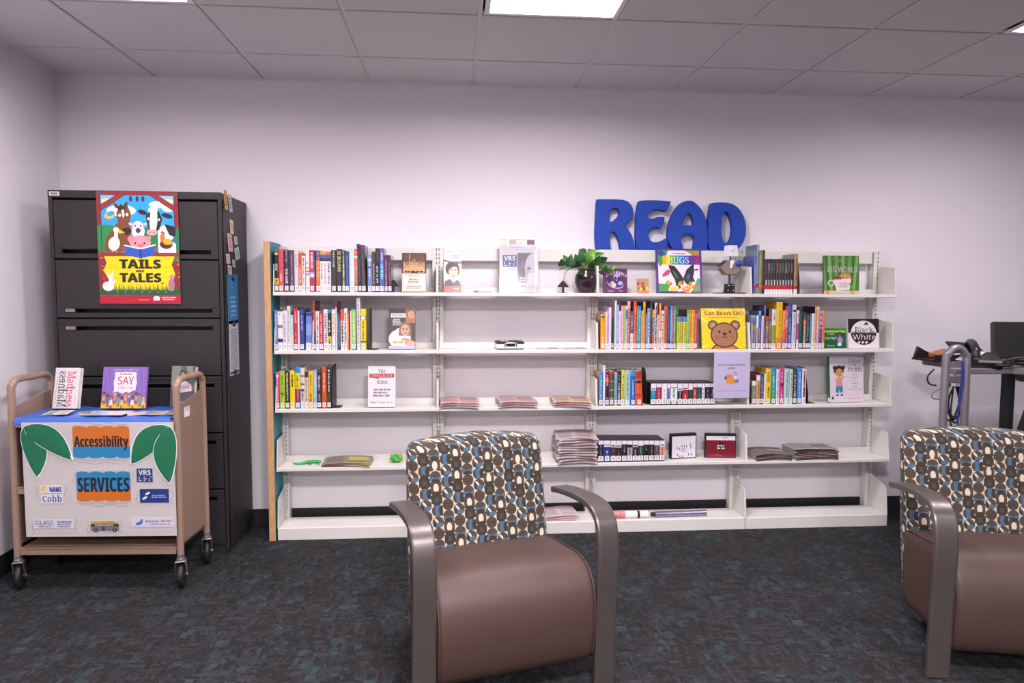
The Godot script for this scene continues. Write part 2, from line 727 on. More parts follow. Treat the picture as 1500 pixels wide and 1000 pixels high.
func fabric_image() -> Image:
	# A retro print of stacked discs: 8 by 8 cells of six motifs on cream, one row half a cell on.
	var N := 1024
	var im := Image.create(N, N, false, Image.FORMAT_RGB8)
	im.fill(hx("beb5a2"))
	var brown := hx("463a2f")
	var deep := hx("32291f")
	var blue := hx("41627a")
	var dark_blue := hx("34464e")
	var cream := hx("cac2b0")
	var c := 128
	for i in 8:
		for j in 9:
			var kind := (i * 2 + j * 1 + (i / 3)) % 6 if (j < 8) else (i * 2 + (i / 3)) % 6
			var y0 := j * c - (i % 2) * c / 2
			var w := 126
			for wrap in [0]:
				var p := Pad.new()
				p.im = im
				p.host = self
				p.r = Rect2i(i * c, 0, c, N)
				p.s = c / 100.0
				var oy := y0 / p.s
				if kind == 0:
					p.ell(50, oy + 50, 51.5, 51.5, brown)
					p.rect(6, oy + 40, 88, 7, deep)
					p.rect(10, oy + 62, 80, 6, deep)
				elif kind == 1:
					p.ell(50, oy + 50, 51.5, 51.5, brown)
					p.rect(1, oy + 44, 98, 40, blue)
					p.ell(50, oy + 100, 44, 34, deep)
					p.ell(50, oy + 40, 44, 18, brown)
				elif kind == 2:
					p.ell(12, oy + 50, 38, 51.5, brown)
					p.ell(88, oy + 50, 38, 51.5, brown)
					p.ell(50, oy + 50, 24, 40, cream)
				elif kind == 3:
					p.ell(50, oy + 50, 51.5, 51.5, brown)
					p.ell(50, oy + 4, 40, 26, deep)
					p.ell(6, oy + 50, 26, 38, deep)
					p.ell(94, oy + 50, 26, 38, deep)
					p.poly([[50, oy + 34], [70, oy + 70], [30, oy + 70]], dark_blue)
					p.ell(50, oy + 92, 34, 18, deep)
				elif kind == 4:
					p.ell(50, oy + 50, 52, 51.5, brown)
					p.rect(30, oy + 4, 40, 92, blue)
					p.ell(10, oy + 50, 28, 46, deep)
				else:
					p.ell(50, oy + 50, 51.5, 51.5, brown)
					p.ell(40, oy + 72, 36, 20, blue)
					p.ell(64, oy + 36, 27, 10, cream, -52)
					p.ell(82, oy + 70, 15, 20, deep)
	return im


func carpet_image() -> Image:
	# Woven planks: short dashes along both threads over charcoal, dusted with teal where a slow noise is high.
	var N := 2048
	var im := Image.create(N, N, false, Image.FORMAT_RGB8)
	im.fill(hx("303035"))
	var g := RandomNumberGenerator.new()
	g.seed = 11
	var f := noise(0.0042, FastNoiseLite.TYPE_SIMPLEX, 2, 31)
	var px := N / 2.44
	var dark := [hx("141416"), hx("1a191c"), hx("201d1d"), hx("111214")]
	var mid := [hx("44464c"), hx("3a3b41"), hx("4b4c54"), hx("333238")]
	var blue := [hx("3e5761"), hx("334b54"), hx("47626c"), hx("2c4049")]
	for k in 17000:
		var x := g.randi_range(0, N - 1)
		var y := g.randi_range(0, N - 1)
		var along := g.randf() < 0.45
		var a := int(px * g.randf_range(0.018, 0.07))
		var b := int(px * g.randf_range(0.007, 0.024))
		var size := Vector2i(b, a) if along else Vector2i(a, b)
		var c: Color
		var roll := g.randf()
		if roll < 0.5:
			c = dark[g.randi() % 4]
		else:
			c = mid[g.randi() % 4]
		im.fill_rect(Rect2i(Vector2i(x, y), size), c)
	for k in 520:
		var x := g.randi_range(0, N - 1)
		var y := g.randi_range(0, N - 1)
		var along := g.randf() < 0.75
		var L := int(px * g.randf_range(0.05, 0.3))
		var c: Color = hx("43464c") if g.randf() < 0.35 else hx("101012")
		im.fill_rect(Rect2i(Vector2i(x, y), Vector2i(3, L) if along else Vector2i(L, 3)), c)
	# teal tufts: clusters of woven blocks on a loose grid
	for k in 4600:
		var x := int(g.randi_range(0, N - 1) / 14.0) * 14
		var y := int(g.randi_range(0, N - 1) / 22.0) * 22
		var high := f.get_noise_2d(x, y)
		if high < 0.3:
			continue
		var size := Vector2i(g.randi_range(10, 30), g.randi_range(14, 40))
		if g.randf() < 0.16:
			size = Vector2i(4, g.randi_range(50, 150))
		im.fill_rect(Rect2i(Vector2i(x, y), size), blue[g.randi() % 4])
	# yarn grain
	var grain := Image.create(256, 256, false, Image.FORMAT_RGBA8)
	for y in 256:
		for x in 256:
			var q := g.randf()
			grain.set_pixel(x, y, Color(0, 0, 0, 0.42 * q) if g.randf() < 0.6 else Color(0.7, 0.7, 0.75, 0.16 * q))
	im.convert(Image.FORMAT_RGBA8)
	for y in 8:
		for x in 8:
			im.blend_rect(grain, Rect2i(0, 0, 256, 256), Vector2i(x * 256, y * 256))
	im.convert(Image.FORMAT_RGB8)
	return im


func troffer(x: float, z: float, energy: float, seen: float, label: String) -> void:
	# A two-foot troffer: white flange on the grid, sloped recess walls, a glowing diffuser at the top.
	var w := 0.595
	var t := thing("ceiling_light", label, "ceiling light", Vector3(x + 0.305, 2.66, z + 0.305), 0.0, "recessed ceiling lights")
	var fr := MB.new()
	for s in [-1.0, 1.0]:
		fr.box(Vector3(s * (w / 2 - 0.012), -0.003, 0), Vector3(0.024, 0.008, w), 0.002)
		fr.box(Vector3(0, -0.003, s * (w / 2 - 0.012)), Vector3(w - 0.05, 0.008, 0.024), 0.002)
	part(t, "frame", fr, M.troffer_white)
	var rc := MB.new()
	var a := w / 2 - 0.024
	var b := w / 2 - 0.075
	for k in 4:
		var q := Basis(Vector3.UP, k * PI / 2)
		rc.fan([q * Vector3(-a, 0, a), q * Vector3(a, 0, a), q * Vector3(b, 0.06, b), q * Vector3(-b, 0.06, b)], q * Vector3(0, -0.4, -1).normalized())
	rc.box(Vector3(0, 0.08, 0), Vector3(w, 0.01, w))
	part(t, "recess", rc, M.troffer_lining)
	var glow := StandardMaterial3D.new()
	glow.resource_name = "light_diffuser"
	glow.albedo_color = Color(0.95, 0.93, 0.96)
	glow.emission_enabled = true
	glow.emission = LAMP_COLOR
	glow.emission_energy_multiplier = seen
	part(t, "light_diffuser", boxed(Vector3(0, 0.063, 0), Vector3(2 * b, 0.012, 2 * b), 0.003), glow)
	var l := AreaLight3D.new()
	l.name = "light"
	l.area_size = Vector2(2 * b, 2 * b)
	l.light_color = LAMP_COLOR
	l.light_energy = energy * LAMP
	l.area_range = 14.0
	l.area_attenuation = 2.0
	l.shadow_enabled = true
	l.rotation_degrees.x = -90.0
	l.position = Vector3(0, 0.054, 0)
	t.add_child(l)


const X0 := -2.431
const X1 := 5.4
const Z1 := 8.6
const H := 2.66
const LAMP := 30.0


func room() -> void:
	struct("floor", boxed(Vector3((X0 + X1) / 2, -0.05, Z1 / 2), Vector3(X1 - X0 + 0.3, 0.1, Z1 + 0.3)), M.carpet)
	struct("wall_back", boxed(Vector3((X0 + X1) / 2, H / 2, -0.075), Vector3(X1 - X0 + 0.3, H + 0.2, 0.15)), M.wall_paint)
	struct("wall_left", boxed(Vector3(X0 - 0.075, H / 2, Z1 / 2), Vector3(0.15, H + 0.2, Z1)), M.wall_paint)
	struct("wall_right", boxed(Vector3(X1 + 0.075, H / 2, Z1 / 2), Vector3(0.15, H + 0.2, Z1)), M.wall_paint)
	struct("wall_front", boxed(Vector3((X0 + X1) / 2, H / 2, Z1 + 0.075), Vector3(X1 - X0 + 0.3, H + 0.2, 0.15)), M.wall_paint)
	struct("baseboard_back", boxed(Vector3((X0 + X1) / 2, 0.055, 0.005), Vector3(X1 - X0, 0.11, 0.01), 0.003), M.base_rubber)
	struct("baseboard_left", boxed(Vector3(X0 + 0.005, 0.055, Z1 / 2), Vector3(0.01, 0.11, Z1), 0.003), M.base_rubber)
	# ceiling: a slab over the lay-in tiles; beyond the part in view the tiles are one field
	var c := struct("ceiling", boxed(Vector3((X0 + X1) / 2, H + 0.2, Z1 / 2), Vector3(X1 - X0 + 0.3, 0.1, Z1 + 0.3)), M.ceiling_tile)
	var xs := [X0]
	for k in 13:
		xs.append(-1.8745 + 0.61 * k - (0.008 if k > 2 else 0.0))
	xs[-1] = X1
	var zs := [0.0, 0.469, 1.079, 1.689, 2.299, 2.909, 3.519, 4.129, 4.739, 5.349, 5.959, 6.569, 7.179, 7.789, Z1]
	var shapes := {}
	var bars := MB.new()
	for i in xs.size() - 1:
		for j in zs.size() - 1:
			if j in [2, 6, 10] and i in [1, 4, 8]:
				continue
			var size := Vector3(xs[i + 1] - xs[i] - 0.018, 0.008, zs[j + 1] - zs[j] - 0.018)
			var key := "%.3f %.3f" % [size.x, size.z]
			if not shapes.has(key):
				shapes[key] = boxed(Vector3.ZERO, size, 0.002).mesh()
			var o := put(c, "ceiling_tile", shapes[key], M.ceiling_tile)
			o.position = Vector3((xs[i] + xs[i + 1]) / 2, H + 0.0, (zs[j] + zs[j + 1]) / 2)
	for x in xs.slice(1, xs.size() - 1):
		put(c, "grid_bar", boxed(Vector3.ZERO, Vector3(0.024, 0.012, Z1 - 0.02), 0.002).mesh(), M.grid_metal).position = Vector3(x, H + 0.0101, Z1 / 2)
	for z in zs.slice(1, zs.size() - 1):
		for i in xs.size() - 1:
			put(c, "grid_bar", boxed(Vector3.ZERO, Vector3(xs[i + 1] - xs[i] - 0.025, 0.012, 0.024), 0.002).mesh(), M.grid_metal).position = Vector3((xs[i] + xs[i + 1]) / 2, H + 0.0102, z)
	var edge := MB.new()
	edge.box(Vector3((X0 + X1) / 2, H, 0.012), Vector3(X1 - X0, 0.012, 0.024), 0.002)
	edge.box(Vector3(X0 + 0.012, H, Z1 / 2), Vector3(0.024, 0.012, Z1 - 0.05), 0.002)
	struct("trim_1", edge, M.grid_metal)


const BAY := [-1.184, -0.266, 0.667, 1.589, 2.493]
const POST := [-1.1805, -0.267, 0.674, 1.597, 2.4835]
const DECK := [1.4262, 1.0955, 0.7605, 0.421]


func bracket(x: float, pts: Array, at_y: float) -> MB:
	# A folded steel bracket: a plate in the z-y plane with a rolled front edge.
	var b := MB.new()
	var loop := PackedVector2Array()
	for p in pts:
		loop.append(Vector2(p[0], p[1]))
	var xf := Transform3D(Basis(Vector3(0, 0, 1), Vector3(0, 1, 0), Vector3(-1, 0, 0)), Vector3(x, at_y, 0))
	b.extrude(loop, [], -0.0012, 0.0012, 0.0004, xf, false)
	var lip := [Vector3(x, at_y + pts[1][1], pts[1][0] - 0.001), Vector3(x, at_y + pts[2][1], pts[2][0] - 0.001)]
	b.tube(lip, 0.0032, 8)
	return b


func shelving() -> void:
	var t := thing("library_shelving", "long white metal library shelving in four bays, stocked with books, teal panel at one end", "shelving", Vector3(0, 0, 0))
	for k in 5:
		var p := MB.new()
		var wide := 0.065 if k > 0 and k < 4 else 0.045
		var cols := [-0.008, 0.008] if k > 0 and k < 4 else [0.008 if k == 0 else 0.004]
		# a hollow channel: back, sides, and a face of bars with open slots between its bridges
		p.box(Vector3(POST[k], 0.845, 0.012), Vector3(wide, 1.69, 0.002))
		for s in [-1.0, 1.0]:
			p.box(Vector3(POST[k] + s * (wide / 2 - 0.001), 0.845, 0.0355), Vector3(0.002, 1.69, 0.049), 0.0008)
		var edges := [-wide / 2]
		for q in cols:
			edges.append(q - 0.0025)
			edges.append(q + 0.0025)
		edges.append(wide / 2)
		for i in range(0, edges.size(), 2):
			p.box(Vector3(POST[k] + (edges[i] + edges[i + 1]) / 2, 0.845, 0.059), Vector3(edges[i + 1] - edges[i], 1.69, 0.002), 0.0004)
		for q in cols:
			for i in 63:
				p.box(Vector3(POST[k] + q, 0.1173 + i * 0.0254, 0.059), Vector3(0.0052, 0.0122, 0.002))
			p.box(Vector3(POST[k] + q, 0.055, 0.059), Vector3(0.0052, 0.11, 0.002))
		p.box(Vector3(POST[k], 0.02, 0.10), Vector3(0.03, 0.04, 0.14), 0.003)
		p.box(Vector3(POST[k], 1.689, 0.036), Vector3(wide, 0.002, 0.048))
		part(t, "upright", p, M.enamel)
	for k in 4:
		var a: float = POST[k] + 0.032
		var b: float = POST[k + 1] - 0.032
		part(t, "top_rail", boxed(Vector3((a + b) / 2, 1.6525, 0.045), Vector3(b - a, 0.075, 0.028), 0.003), M.enamel)
	for r in 4:
		for k in 4:
			var a: float = BAY[k] + 0.003
			var b: float = BAY[k + 1] - 0.003
			var y: float = DECK[r]
			var d := MB.new()
			d.box(Vector3((a + b) / 2, y - 0.0025, 0.15), Vector3(b - a - 0.006, 0.005, 0.2), 0.001)
			d.box(Vector3((a + b) / 2, y - 0.0105, 0.2485), Vector3(b - a - 0.006, 0.021, 0.008), 0.0025)
			d.box(Vector3((a + b) / 2, y + 0.014, 0.0635), Vector3(b - a - 0.01, 0.033, 0.003), 0.001)
			var o := part(t, "shelf", d, M.enamel)
			var sh := [[0.061, -0.022], [0.061, 0.172], [0.228, 0.158], [0.2525, -0.022]]
			sh = [[0.061, -0.022], [0.228, 0.158], [0.2525, -0.022], [0.061, -0.022]]
			var pts := [[0.2525, -0.022], [0.2525, -0.02], [0.228, 0.158], [0.061, 0.172], [0.061, -0.022]]
			for x in [a, b]:
				part(o, "bracket", bracket(x, pts, y), M.enamel)
	for k in 4:
		var a: float = BAY[k] + 0.003
		var b: float = BAY[k + 1] - 0.003
		var d := MB.new()
		d.box(Vector3((a + b) / 2, 0.0685, 0.155), Vector3(b - a - 0.006, 0.005, 0.19), 0.001)
		d.box(Vector3((a + b) / 2, 0.0355, 0.2538), Vector3(b - a - 0.002, 0.071, 0.006), 0.002)
		var o := part(t, "base_shelf", d, M.enamel)
		var pts := [[0.255, 0.0], [0.255, 0.07], [0.236, 0.238], [0.061, 0.285], [0.061, 0.0]]
		for x in [a, b]:
			part(o, "bracket", bracket(x, pts, 0.0), M.enamel)
	var e := part(t, "end_panel", boxed(Vector3(-1.2105, 0.854, 0.134), Vector3(0.034, 1.708, 0.244), 0.001), M.teal_laminate, "teal patterned laminate end panel")
	part(e, "edge_band", boxed(Vector3(-1.2105, 0.854, 0.2605), Vector3(0.035, 1.708, 0.009), 0.002), M.oak_edge, "oak front edge")


func read_letters() -> void:
	var shapes := {
		"R": [[[[0.6932, 0.2943], [0.7112, 0.3029], [0.8315, 0.3036], [0.8828, 0.2918], [0.9127, 0.2599], [0.9191, 0.2242], [0.9066, 0.1813], [0.8704, 0.1491], [0.9004, 0.1098], [0.9233, 0.0596], [0.9323, 0.005], [0.928, 0.0007], [0.8471, 0.0007], [0.8419, 0.005], [0.8316, 0.0524], [0.8126, 0.0953], [0.7941, 0.1081], [0.7775, 0.0952], [0.7765, 0.0595], [0.7832, 0.005], [0.7788, 0.0007], [0.6969, 0.0007], [0.6925, 0.005], [0.6849, 0.0808], [0.6862, 0.1521], [0.6883, 0.2233]]], [[[[0.7849, 0.2436], [0.8104, 0.2487], [0.8288, 0.2381], [0.8314, 0.2132], [0.8149, 0.1882], [0.7838, 0.1688], [0.772, 0.1773], [0.7693, 0.2094]]]]],
		"E": [[[[0.9504, 0.2864], [0.967, 0.2986], [1.0589, 0.302], [1.1416, 0.2974], [1.1499, 0.2911], [1.1337, 0.2502], [1.1208, 0.2337], [1.0969, 0.2429], [1.06, 0.2448], [1.0307, 0.2354], [1.0127, 0.2139], [1.0167, 0.1939], [1.0389, 0.1904], [1.0682, 0.2012], [1.1051, 0.2021], [1.1149, 0.1921], [1.0989, 0.1425], [1.0858, 0.1303], [1.0621, 0.1352], [1.0327, 0.128], [1.0162, 0.1028], [1.0204, 0.0705], [1.0415, 0.0511], [1.0711, 0.049], [1.1079, 0.0598], [1.1262, 0.0721], [1.136, 0.0635], [1.1394, 0.0079], [1.1343, 0.0022], [0.9523, 0], [0.9448, 0.0058], [0.9362, 0.0812], [0.9362, 0.1671], [0.9409, 0.2386]]], []],
		"A": [[[[1.2364, 0.2973], [1.266, 0.3024], [1.2959, 0.2961], [1.3415, 0.2547], [1.3727, 0.1973], [1.3855, 0.1324], [1.3895, 0.0601], [1.3849, 0.0022], [1.3791, 0], [1.3012, 0], [1.2959, 0.0036], [1.3053, 0.0456], [1.3023, 0.0817], [1.2781, 0.0961], [1.2483, 0.0946], [1.2248, 0.0816], [1.2232, 0.0527], [1.2351, 0.0166], [1.2308, 0.0108], [1.1721, 0.0087], [1.1645, 0.0123], [1.1438, 0.0455], [1.1355, 0.0887], [1.1395, 0.1462], [1.164, 0.2181], [1.1999, 0.272]]], [[[[1.2321, 0.1537], [1.229, 0.1623], [1.2373, 0.1896], [1.253, 0.217], [1.2678, 0.2242], [1.2829, 0.2128], [1.2934, 0.1754], [1.2953, 0.1567], [1.2902, 0.1517], [1.2634, 0.1537]]]]],
		"D": [[[[1.4006, 0.2766], [1.4152, 0.291], [1.4599, 0.2949], [1.5199, 0.2916], [1.5732, 0.2667], [1.6123, 0.2127], [1.6309, 0.1403], [1.6237, 0.0749], [1.595, 0.024], [1.5504, 0], [1.4827, 0], [1.4188, 0], [1.4075, 0], [1.3936, 0.0457], [1.3903, 0.0891], [1.3915, 0.1902]]], [[[[1.4952, 0.2338], [1.5142, 0.2267], [1.5341, 0.1834], [1.5432, 0.1256], [1.5335, 0.0676], [1.5077, 0.0458], [1.4885, 0.0603], [1.4759, 0.111], [1.4744, 0.1688], [1.4807, 0.2157]]]]],
	}
	var about := {"R": "blue foam letter R standing on the shelving's top rail", "E": "blue foam letter E standing on the top rail between R and A", "A": "blue foam letter A standing on the top rail behind the butterfly book", "D": "blue foam letter D standing on the top rail behind the robot figure"}
	for k in ["R", "E", "A", "D"]:
		var b := MB.new()
		var holes := []
		for h in shapes[k][1]:
			holes.append(smooth_loop(h[0] if h.size() == 1 else h, 5))
		var loop := smooth_loop(shapes[k][0][0], 5)
		var mid := Vector2.ZERO
		for p in loop:
			mid += p / loop.size()
		b.extrude(loop, holes, -0.019, 0.019, 0.004, Transform3D(Basis(), Vector3(-mid.x, 0, 0)))
		var o := part(self, numbered("foam_letter"), b, M.blue_foam)
		o.position = Vector3(mid.x, 1.6905, 0.0345)
		tag(o, about[k], "letter", "blue foam letters spelling a word")


const SPINE_Z := 0.235
const ORDER := ["first", "second", "third", "fourth", "fifth", "sixth", "seventh", "eighth", "ninth", "tenth", "eleventh"]


func label_print() -> Rect2i:
	if label_cell.size.x == 0:
		label_cell = cell(26, 32)
		var p := pad_on(atlas, label_cell)
		p.fill(hx("f3f0f4"))
		p.marks(22, 18, 56, 84, 4, hx("77727c"), 5)
	return label_cell


func paint_spine(p: Pad, dsl: String, seed_of: int) -> void:
	var hh := p.high()
	for item in dsl.split(";", false):
		var q := item.split(",")
		var a := q[1].to_float()
		var b := q[2].to_float()
		var c := hx(q[3])
		match q[0]:
			"b":
				p.rect(0, a * hh, 100, (b - a) * hh, c)
			"e":
				p.ell(50, a * hh, 46, minf(b * 100.0, hh * 0.2) if b > 0.5 else b * 100.0, c)
			"m":
				var g := RandomNumberGenerator.new()
				g.seed = seed_of + item.length()
				var w := 26.0 if p.r.size.x > 14 else 40.0
				var y := a * hh
				while y < b * hh:
					var step := w * g.randf_range(0.2, 0.5)
					var off := g.randf_range(-4, 4)
					p.rect(50 - w / 2 + off, y, w, minf(step, b * hh - y), c)
					y += step + w * (0.16 if g.randf() < 0.8 else 0.7)
			"s":
				p.rect(34, a * hh, 32, (b - a) * hh, c)
			"M":
				var g := RandomNumberGenerator.new()
				g.seed = seed_of
				var w := 52.0
				var y := a * hh
				while y < b * hh - 4:
					var step := w * g.randf_range(0.35, 0.6)
					p.rect(50 - w / 2, y, w * g.randf_range(0.75, 1.0), minf(step * 0.55, b * hh - y), c)
					y += step
			"t":
				p.text(q[4], 50, (a + b) / 2 * hh, (b - a) * hh, 58, c, 0, 90.0)


func row(y: float, group: String, kind: String, books: Array) -> void:
	for e in books:
		var opt: Dictionary = e[7] if e.size() > 7 else {}
		if kind == "case":
			audiobook(e, y, group)
		else:
			book(e, y, group, opt)


func sticker(parent: Node3D, w: float, at: Vector3, tint: Material, size := Vector2(0.019, 0.026)) -> void:
	var b := MB.new()
	b.box(at + Vector3(0, size.y / 2, 0.0003), Vector3(minf(w * 0.88, size.x), size.y, 0.0006), 0.0, Transform3D(), uv_of(label_print()), uv_of(label_print()).position + Vector2(0.0006, 0.0006))
	part(parent, "spine_label", b, tint)


func book(e: Array, y: float, group: String, opt: Dictionary) -> void:
	var w: float = e[1]
	var h: float = e[2]
	var d: float = e[3]
	var lean: float = opt.get("lean", 0.0)
	var back: float = opt.get("back", 0.0)
	var o := thing("book", e[6], "book", Vector3(e[0] + w / 2, y + 0.0004 + absf(sin(lean)) * w / 2, SPINE_Z - back - d / 2), 0.0, group)
	o.rotation.z = -lean
	var wp := maxi(6, roundi(w * 560))
	var hp := roundi(h * 560)
	var c := cell(wp + 6, hp)
	var base := hx(e[4])
	var side := hx(opt.get("side", e[4]))
	atlas.fill_rect(c, side)
	var p := pad_on(atlas, Rect2i(c.position, Vector2i(wp, hp)))
	p.fill(base)
	paint_spine(p, e[5], int(e[0] * 9000.0) + 40000)
	var uv := uv_of(p.r)
	var side_uv := uv_of(Rect2i(c.position + Vector2i(wp + 3, hp / 2), Vector2i.ONE)).get_center()
	var b := MB.new()
	var bulge := minf(0.0045, w * 0.14)
	var tops := []
	var lows := []
	var ut := []
	var ul := []
	for k in 7:
		var f := k / 6.0
		var x := (f - 0.5) * w
		var z := d / 2 - bulge * pow(absf(2 * f - 1), 2.2)
		tops.append(Vector3(x, h, z))
		lows.append(Vector3(x, 0, z))
		ut.append(uv.position + Vector2(uv.size.x * f, 0))
		ul.append(uv.position + Vector2(uv.size.x * f, uv.size.y))
	b.sheet([tops, lows], Vector3(0, 0, 1), false, [ut, ul])
	b.fan(tops + [Vector3(w / 2, h, d / 2 - bulge - 0.002), Vector3(-w / 2, h, d / 2 - bulge - 0.002)], Vector3.UP, [side_uv, side_uv, side_uv, side_uv, side_uv, side_uv, side_uv, side_uv, side_uv])
	var tb := minf(0.0022, w * 0.12)
	for s in [-1.0, 1.0]:
		b.box(Vector3(s * (w / 2 - tb / 2), h / 2, -bulge / 2), Vector3(tb, h, d - bulge), 0.0004, Transform3D(), Rect2(), side_uv)
	part(o, "cover", b, M.print_gloss)
	part(o, "pages", boxed(Vector3(0, h / 2 - 0.0005, -0.003), Vector3(w - 2 * tb - 0.0002, h - 0.007, d - 0.008 - bulge)), M.pages)
	var tint: Material = M.print_matte
	if opt.has("lab"):
		tint = M.label_pink if M.has("label_pink") else mat("label_pink", hx("f0b6c8"), 0.7)
	if y > 1.3 and e[0] > 1.4:
		return
	if w > 0.0095 and e[5].find("b,0,.18,f0ecf0") < 0:
		sticker(o, w, Vector3(0, 0.008, d / 2 - 0.0002), tint)
	elif w > 0.006 and e[0] > 0.5:
		sticker(o, w, Vector3(0, 0.008, d / 2 - 0.0002), tint, Vector2(0.009, 0.024))
	var art: String = opt.get("art", "")
	if art == "arch":
		var b2 := MB.new()
		b2.extrude(PackedVector2Array([Vector2(-0.065, 0.16), Vector2(0.0, 0.16), Vector2(0.0, 0.215), Vector2(-0.015, 0.24), Vector2(-0.034, 0.247), Vector2(-0.052, 0.235), Vector2(-0.065, 0.21)]), [], 0.0, 0.0006, 0.0, Transform3D(Basis(Vector3(0, 0, 1), Vector3(0, 1, 0), Vector3(-1, 0, 0)), Vector3(-w / 2, 0, 0)), false)
		part(o, "cover_picture", b2, mat("arch_red", hx("a4503c"), 0.5))


func audiobook(e: Array, y: float, group: String) -> void:
	var w: float = e[1]
	var h: float = e[2]
	var d: float = e[3]
	var o := thing("audiobook_case", e[6], "audiobook", Vector3(e[0] + w / 2, y, SPINE_Z - d / 2), 0.0, group)
	part(o, "case", boxed(Vector3(0, h / 2, -0.001), Vector3(w, h, d - 0.002), 0.002), M.black_plastic)
	var c := cell(roundi(w * 560), roundi(h * 560))
	var p := pad_on(atlas, c)
	p.fill(hx(e[4]))
	paint_spine(p, e[5], int(e[0] * 7000.0))
	var b := MB.new()
	b.box(Vector3(0, h / 2 + 0.002, d / 2 - 0.0008), Vector3(w * 0.95, h - 0.012, 0.001), 0.0, Transform3D(), uv_of(c), uv_of(c).get_center())
	part(o, "insert", b, M.print_gloss)
	sticker(o, w, Vector3(0, 0.008, d / 2), M.print_matte, Vector2(0.026, 0.03))


# A book or card that shows its front. (x0, x1) and top are metres; it leans back by tilt and turns by yaw.
func faced(art_name: String, label: String, kind: String, x0: float, x1: float, y: float, top: float, z: float, thick: float, tilt: float, yaw: float, spine: String, group := "", gloss := true) -> Node3D:
	var w := x1 - x0
	var h := (top - y) / cos(deg_to_rad(tilt))
	var o := thing(("picture_" if kind == "card" else "displayed_") + kind.replace(" ", "_"), label, kind, Vector3((x0 + x1) / 2, y + thick * sin(deg_to_rad(tilt)) + 0.0003, z), 0.0, group)
	o.basis = Basis(Vector3.UP, deg_to_rad(yaw)) * Basis(Vector3.RIGHT, deg_to_rad(-tilt))
	var c := cell(maxi(40, roundi(w * 740)), maxi(40, roundi(h * 740)))
	var p := pad_on(atlas, c)
	art(art_name, p)
	var sc := cell(6, 6)
	atlas.fill_rect(sc, hx(spine))
	var su := uv_of(sc).get_center()
	var b := MB.new()
	var tb := minf(0.0024, thick * 0.3)
	b.box(Vector3(0, h / 2, -tb / 2), Vector3(w, h, tb), 0.0005, Transform3D(), uv_of(c), su)
	if thick > 0.004:
		b.box(Vector3(0, h / 2, -thick + tb / 2), Vector3(w, h, tb), 0.0005, Transform3D(), Rect2(), su)
		b.box(Vector3(-w / 2 + 0.001, h / 2, -thick / 2), Vector3(0.002, h, thick - 0.001), 0.0006, Transform3D(), Rect2(), su)
	part(o, "cover" if kind != "card" else "print", b, M.print_gloss if gloss else M.print_matte)
	if thick > 0.004:
		part(o, "pages", boxed(Vector3(0.0, h / 2, -thick / 2), Vector3(w - 0.006, h - 0.006, thick - 2 * tb - 0.0002)), M.pages)
	return o


func face(p: Pad, x: float, y: float, r: float, skin: Color, hair: Color, long := true) -> void:
	# a small printed head: hair, face, brows, eyes, nose, mouth
	p.ell(x, y - r * 0.25, r * 1.12, r * 1.25, hair)
	if long:
		p.poly([[x - r * 1.12, y - r * 0.2], [x + r * 1.12, y - r * 0.2], [x + r * 1.2, y + r * 1.2], [x - r * 1.2, y + r * 1.2]], hair)
	p.ell(x, y + r * 0.1, r * 0.84, r * 1.08, skin)
	for s in [-1.0, 1.0]:
		p.ell(x + s * r * 0.34, y, r * 0.14, r * 0.09, hx("2a2020"))
		p.rect(x + s * r * 0.34 - r * 0.2, y - r * 0.24, r * 0.4, r * 0.08, hair)
	p.poly([[x, y + r * 0.05], [x + r * 0.12, y + r * 0.42], [x - r * 0.12, y + r * 0.42]], skin.darkened(0.14))
	p.ell(x, y + r * 0.66, r * 0.3, r * 0.1, hx("b05a52"))


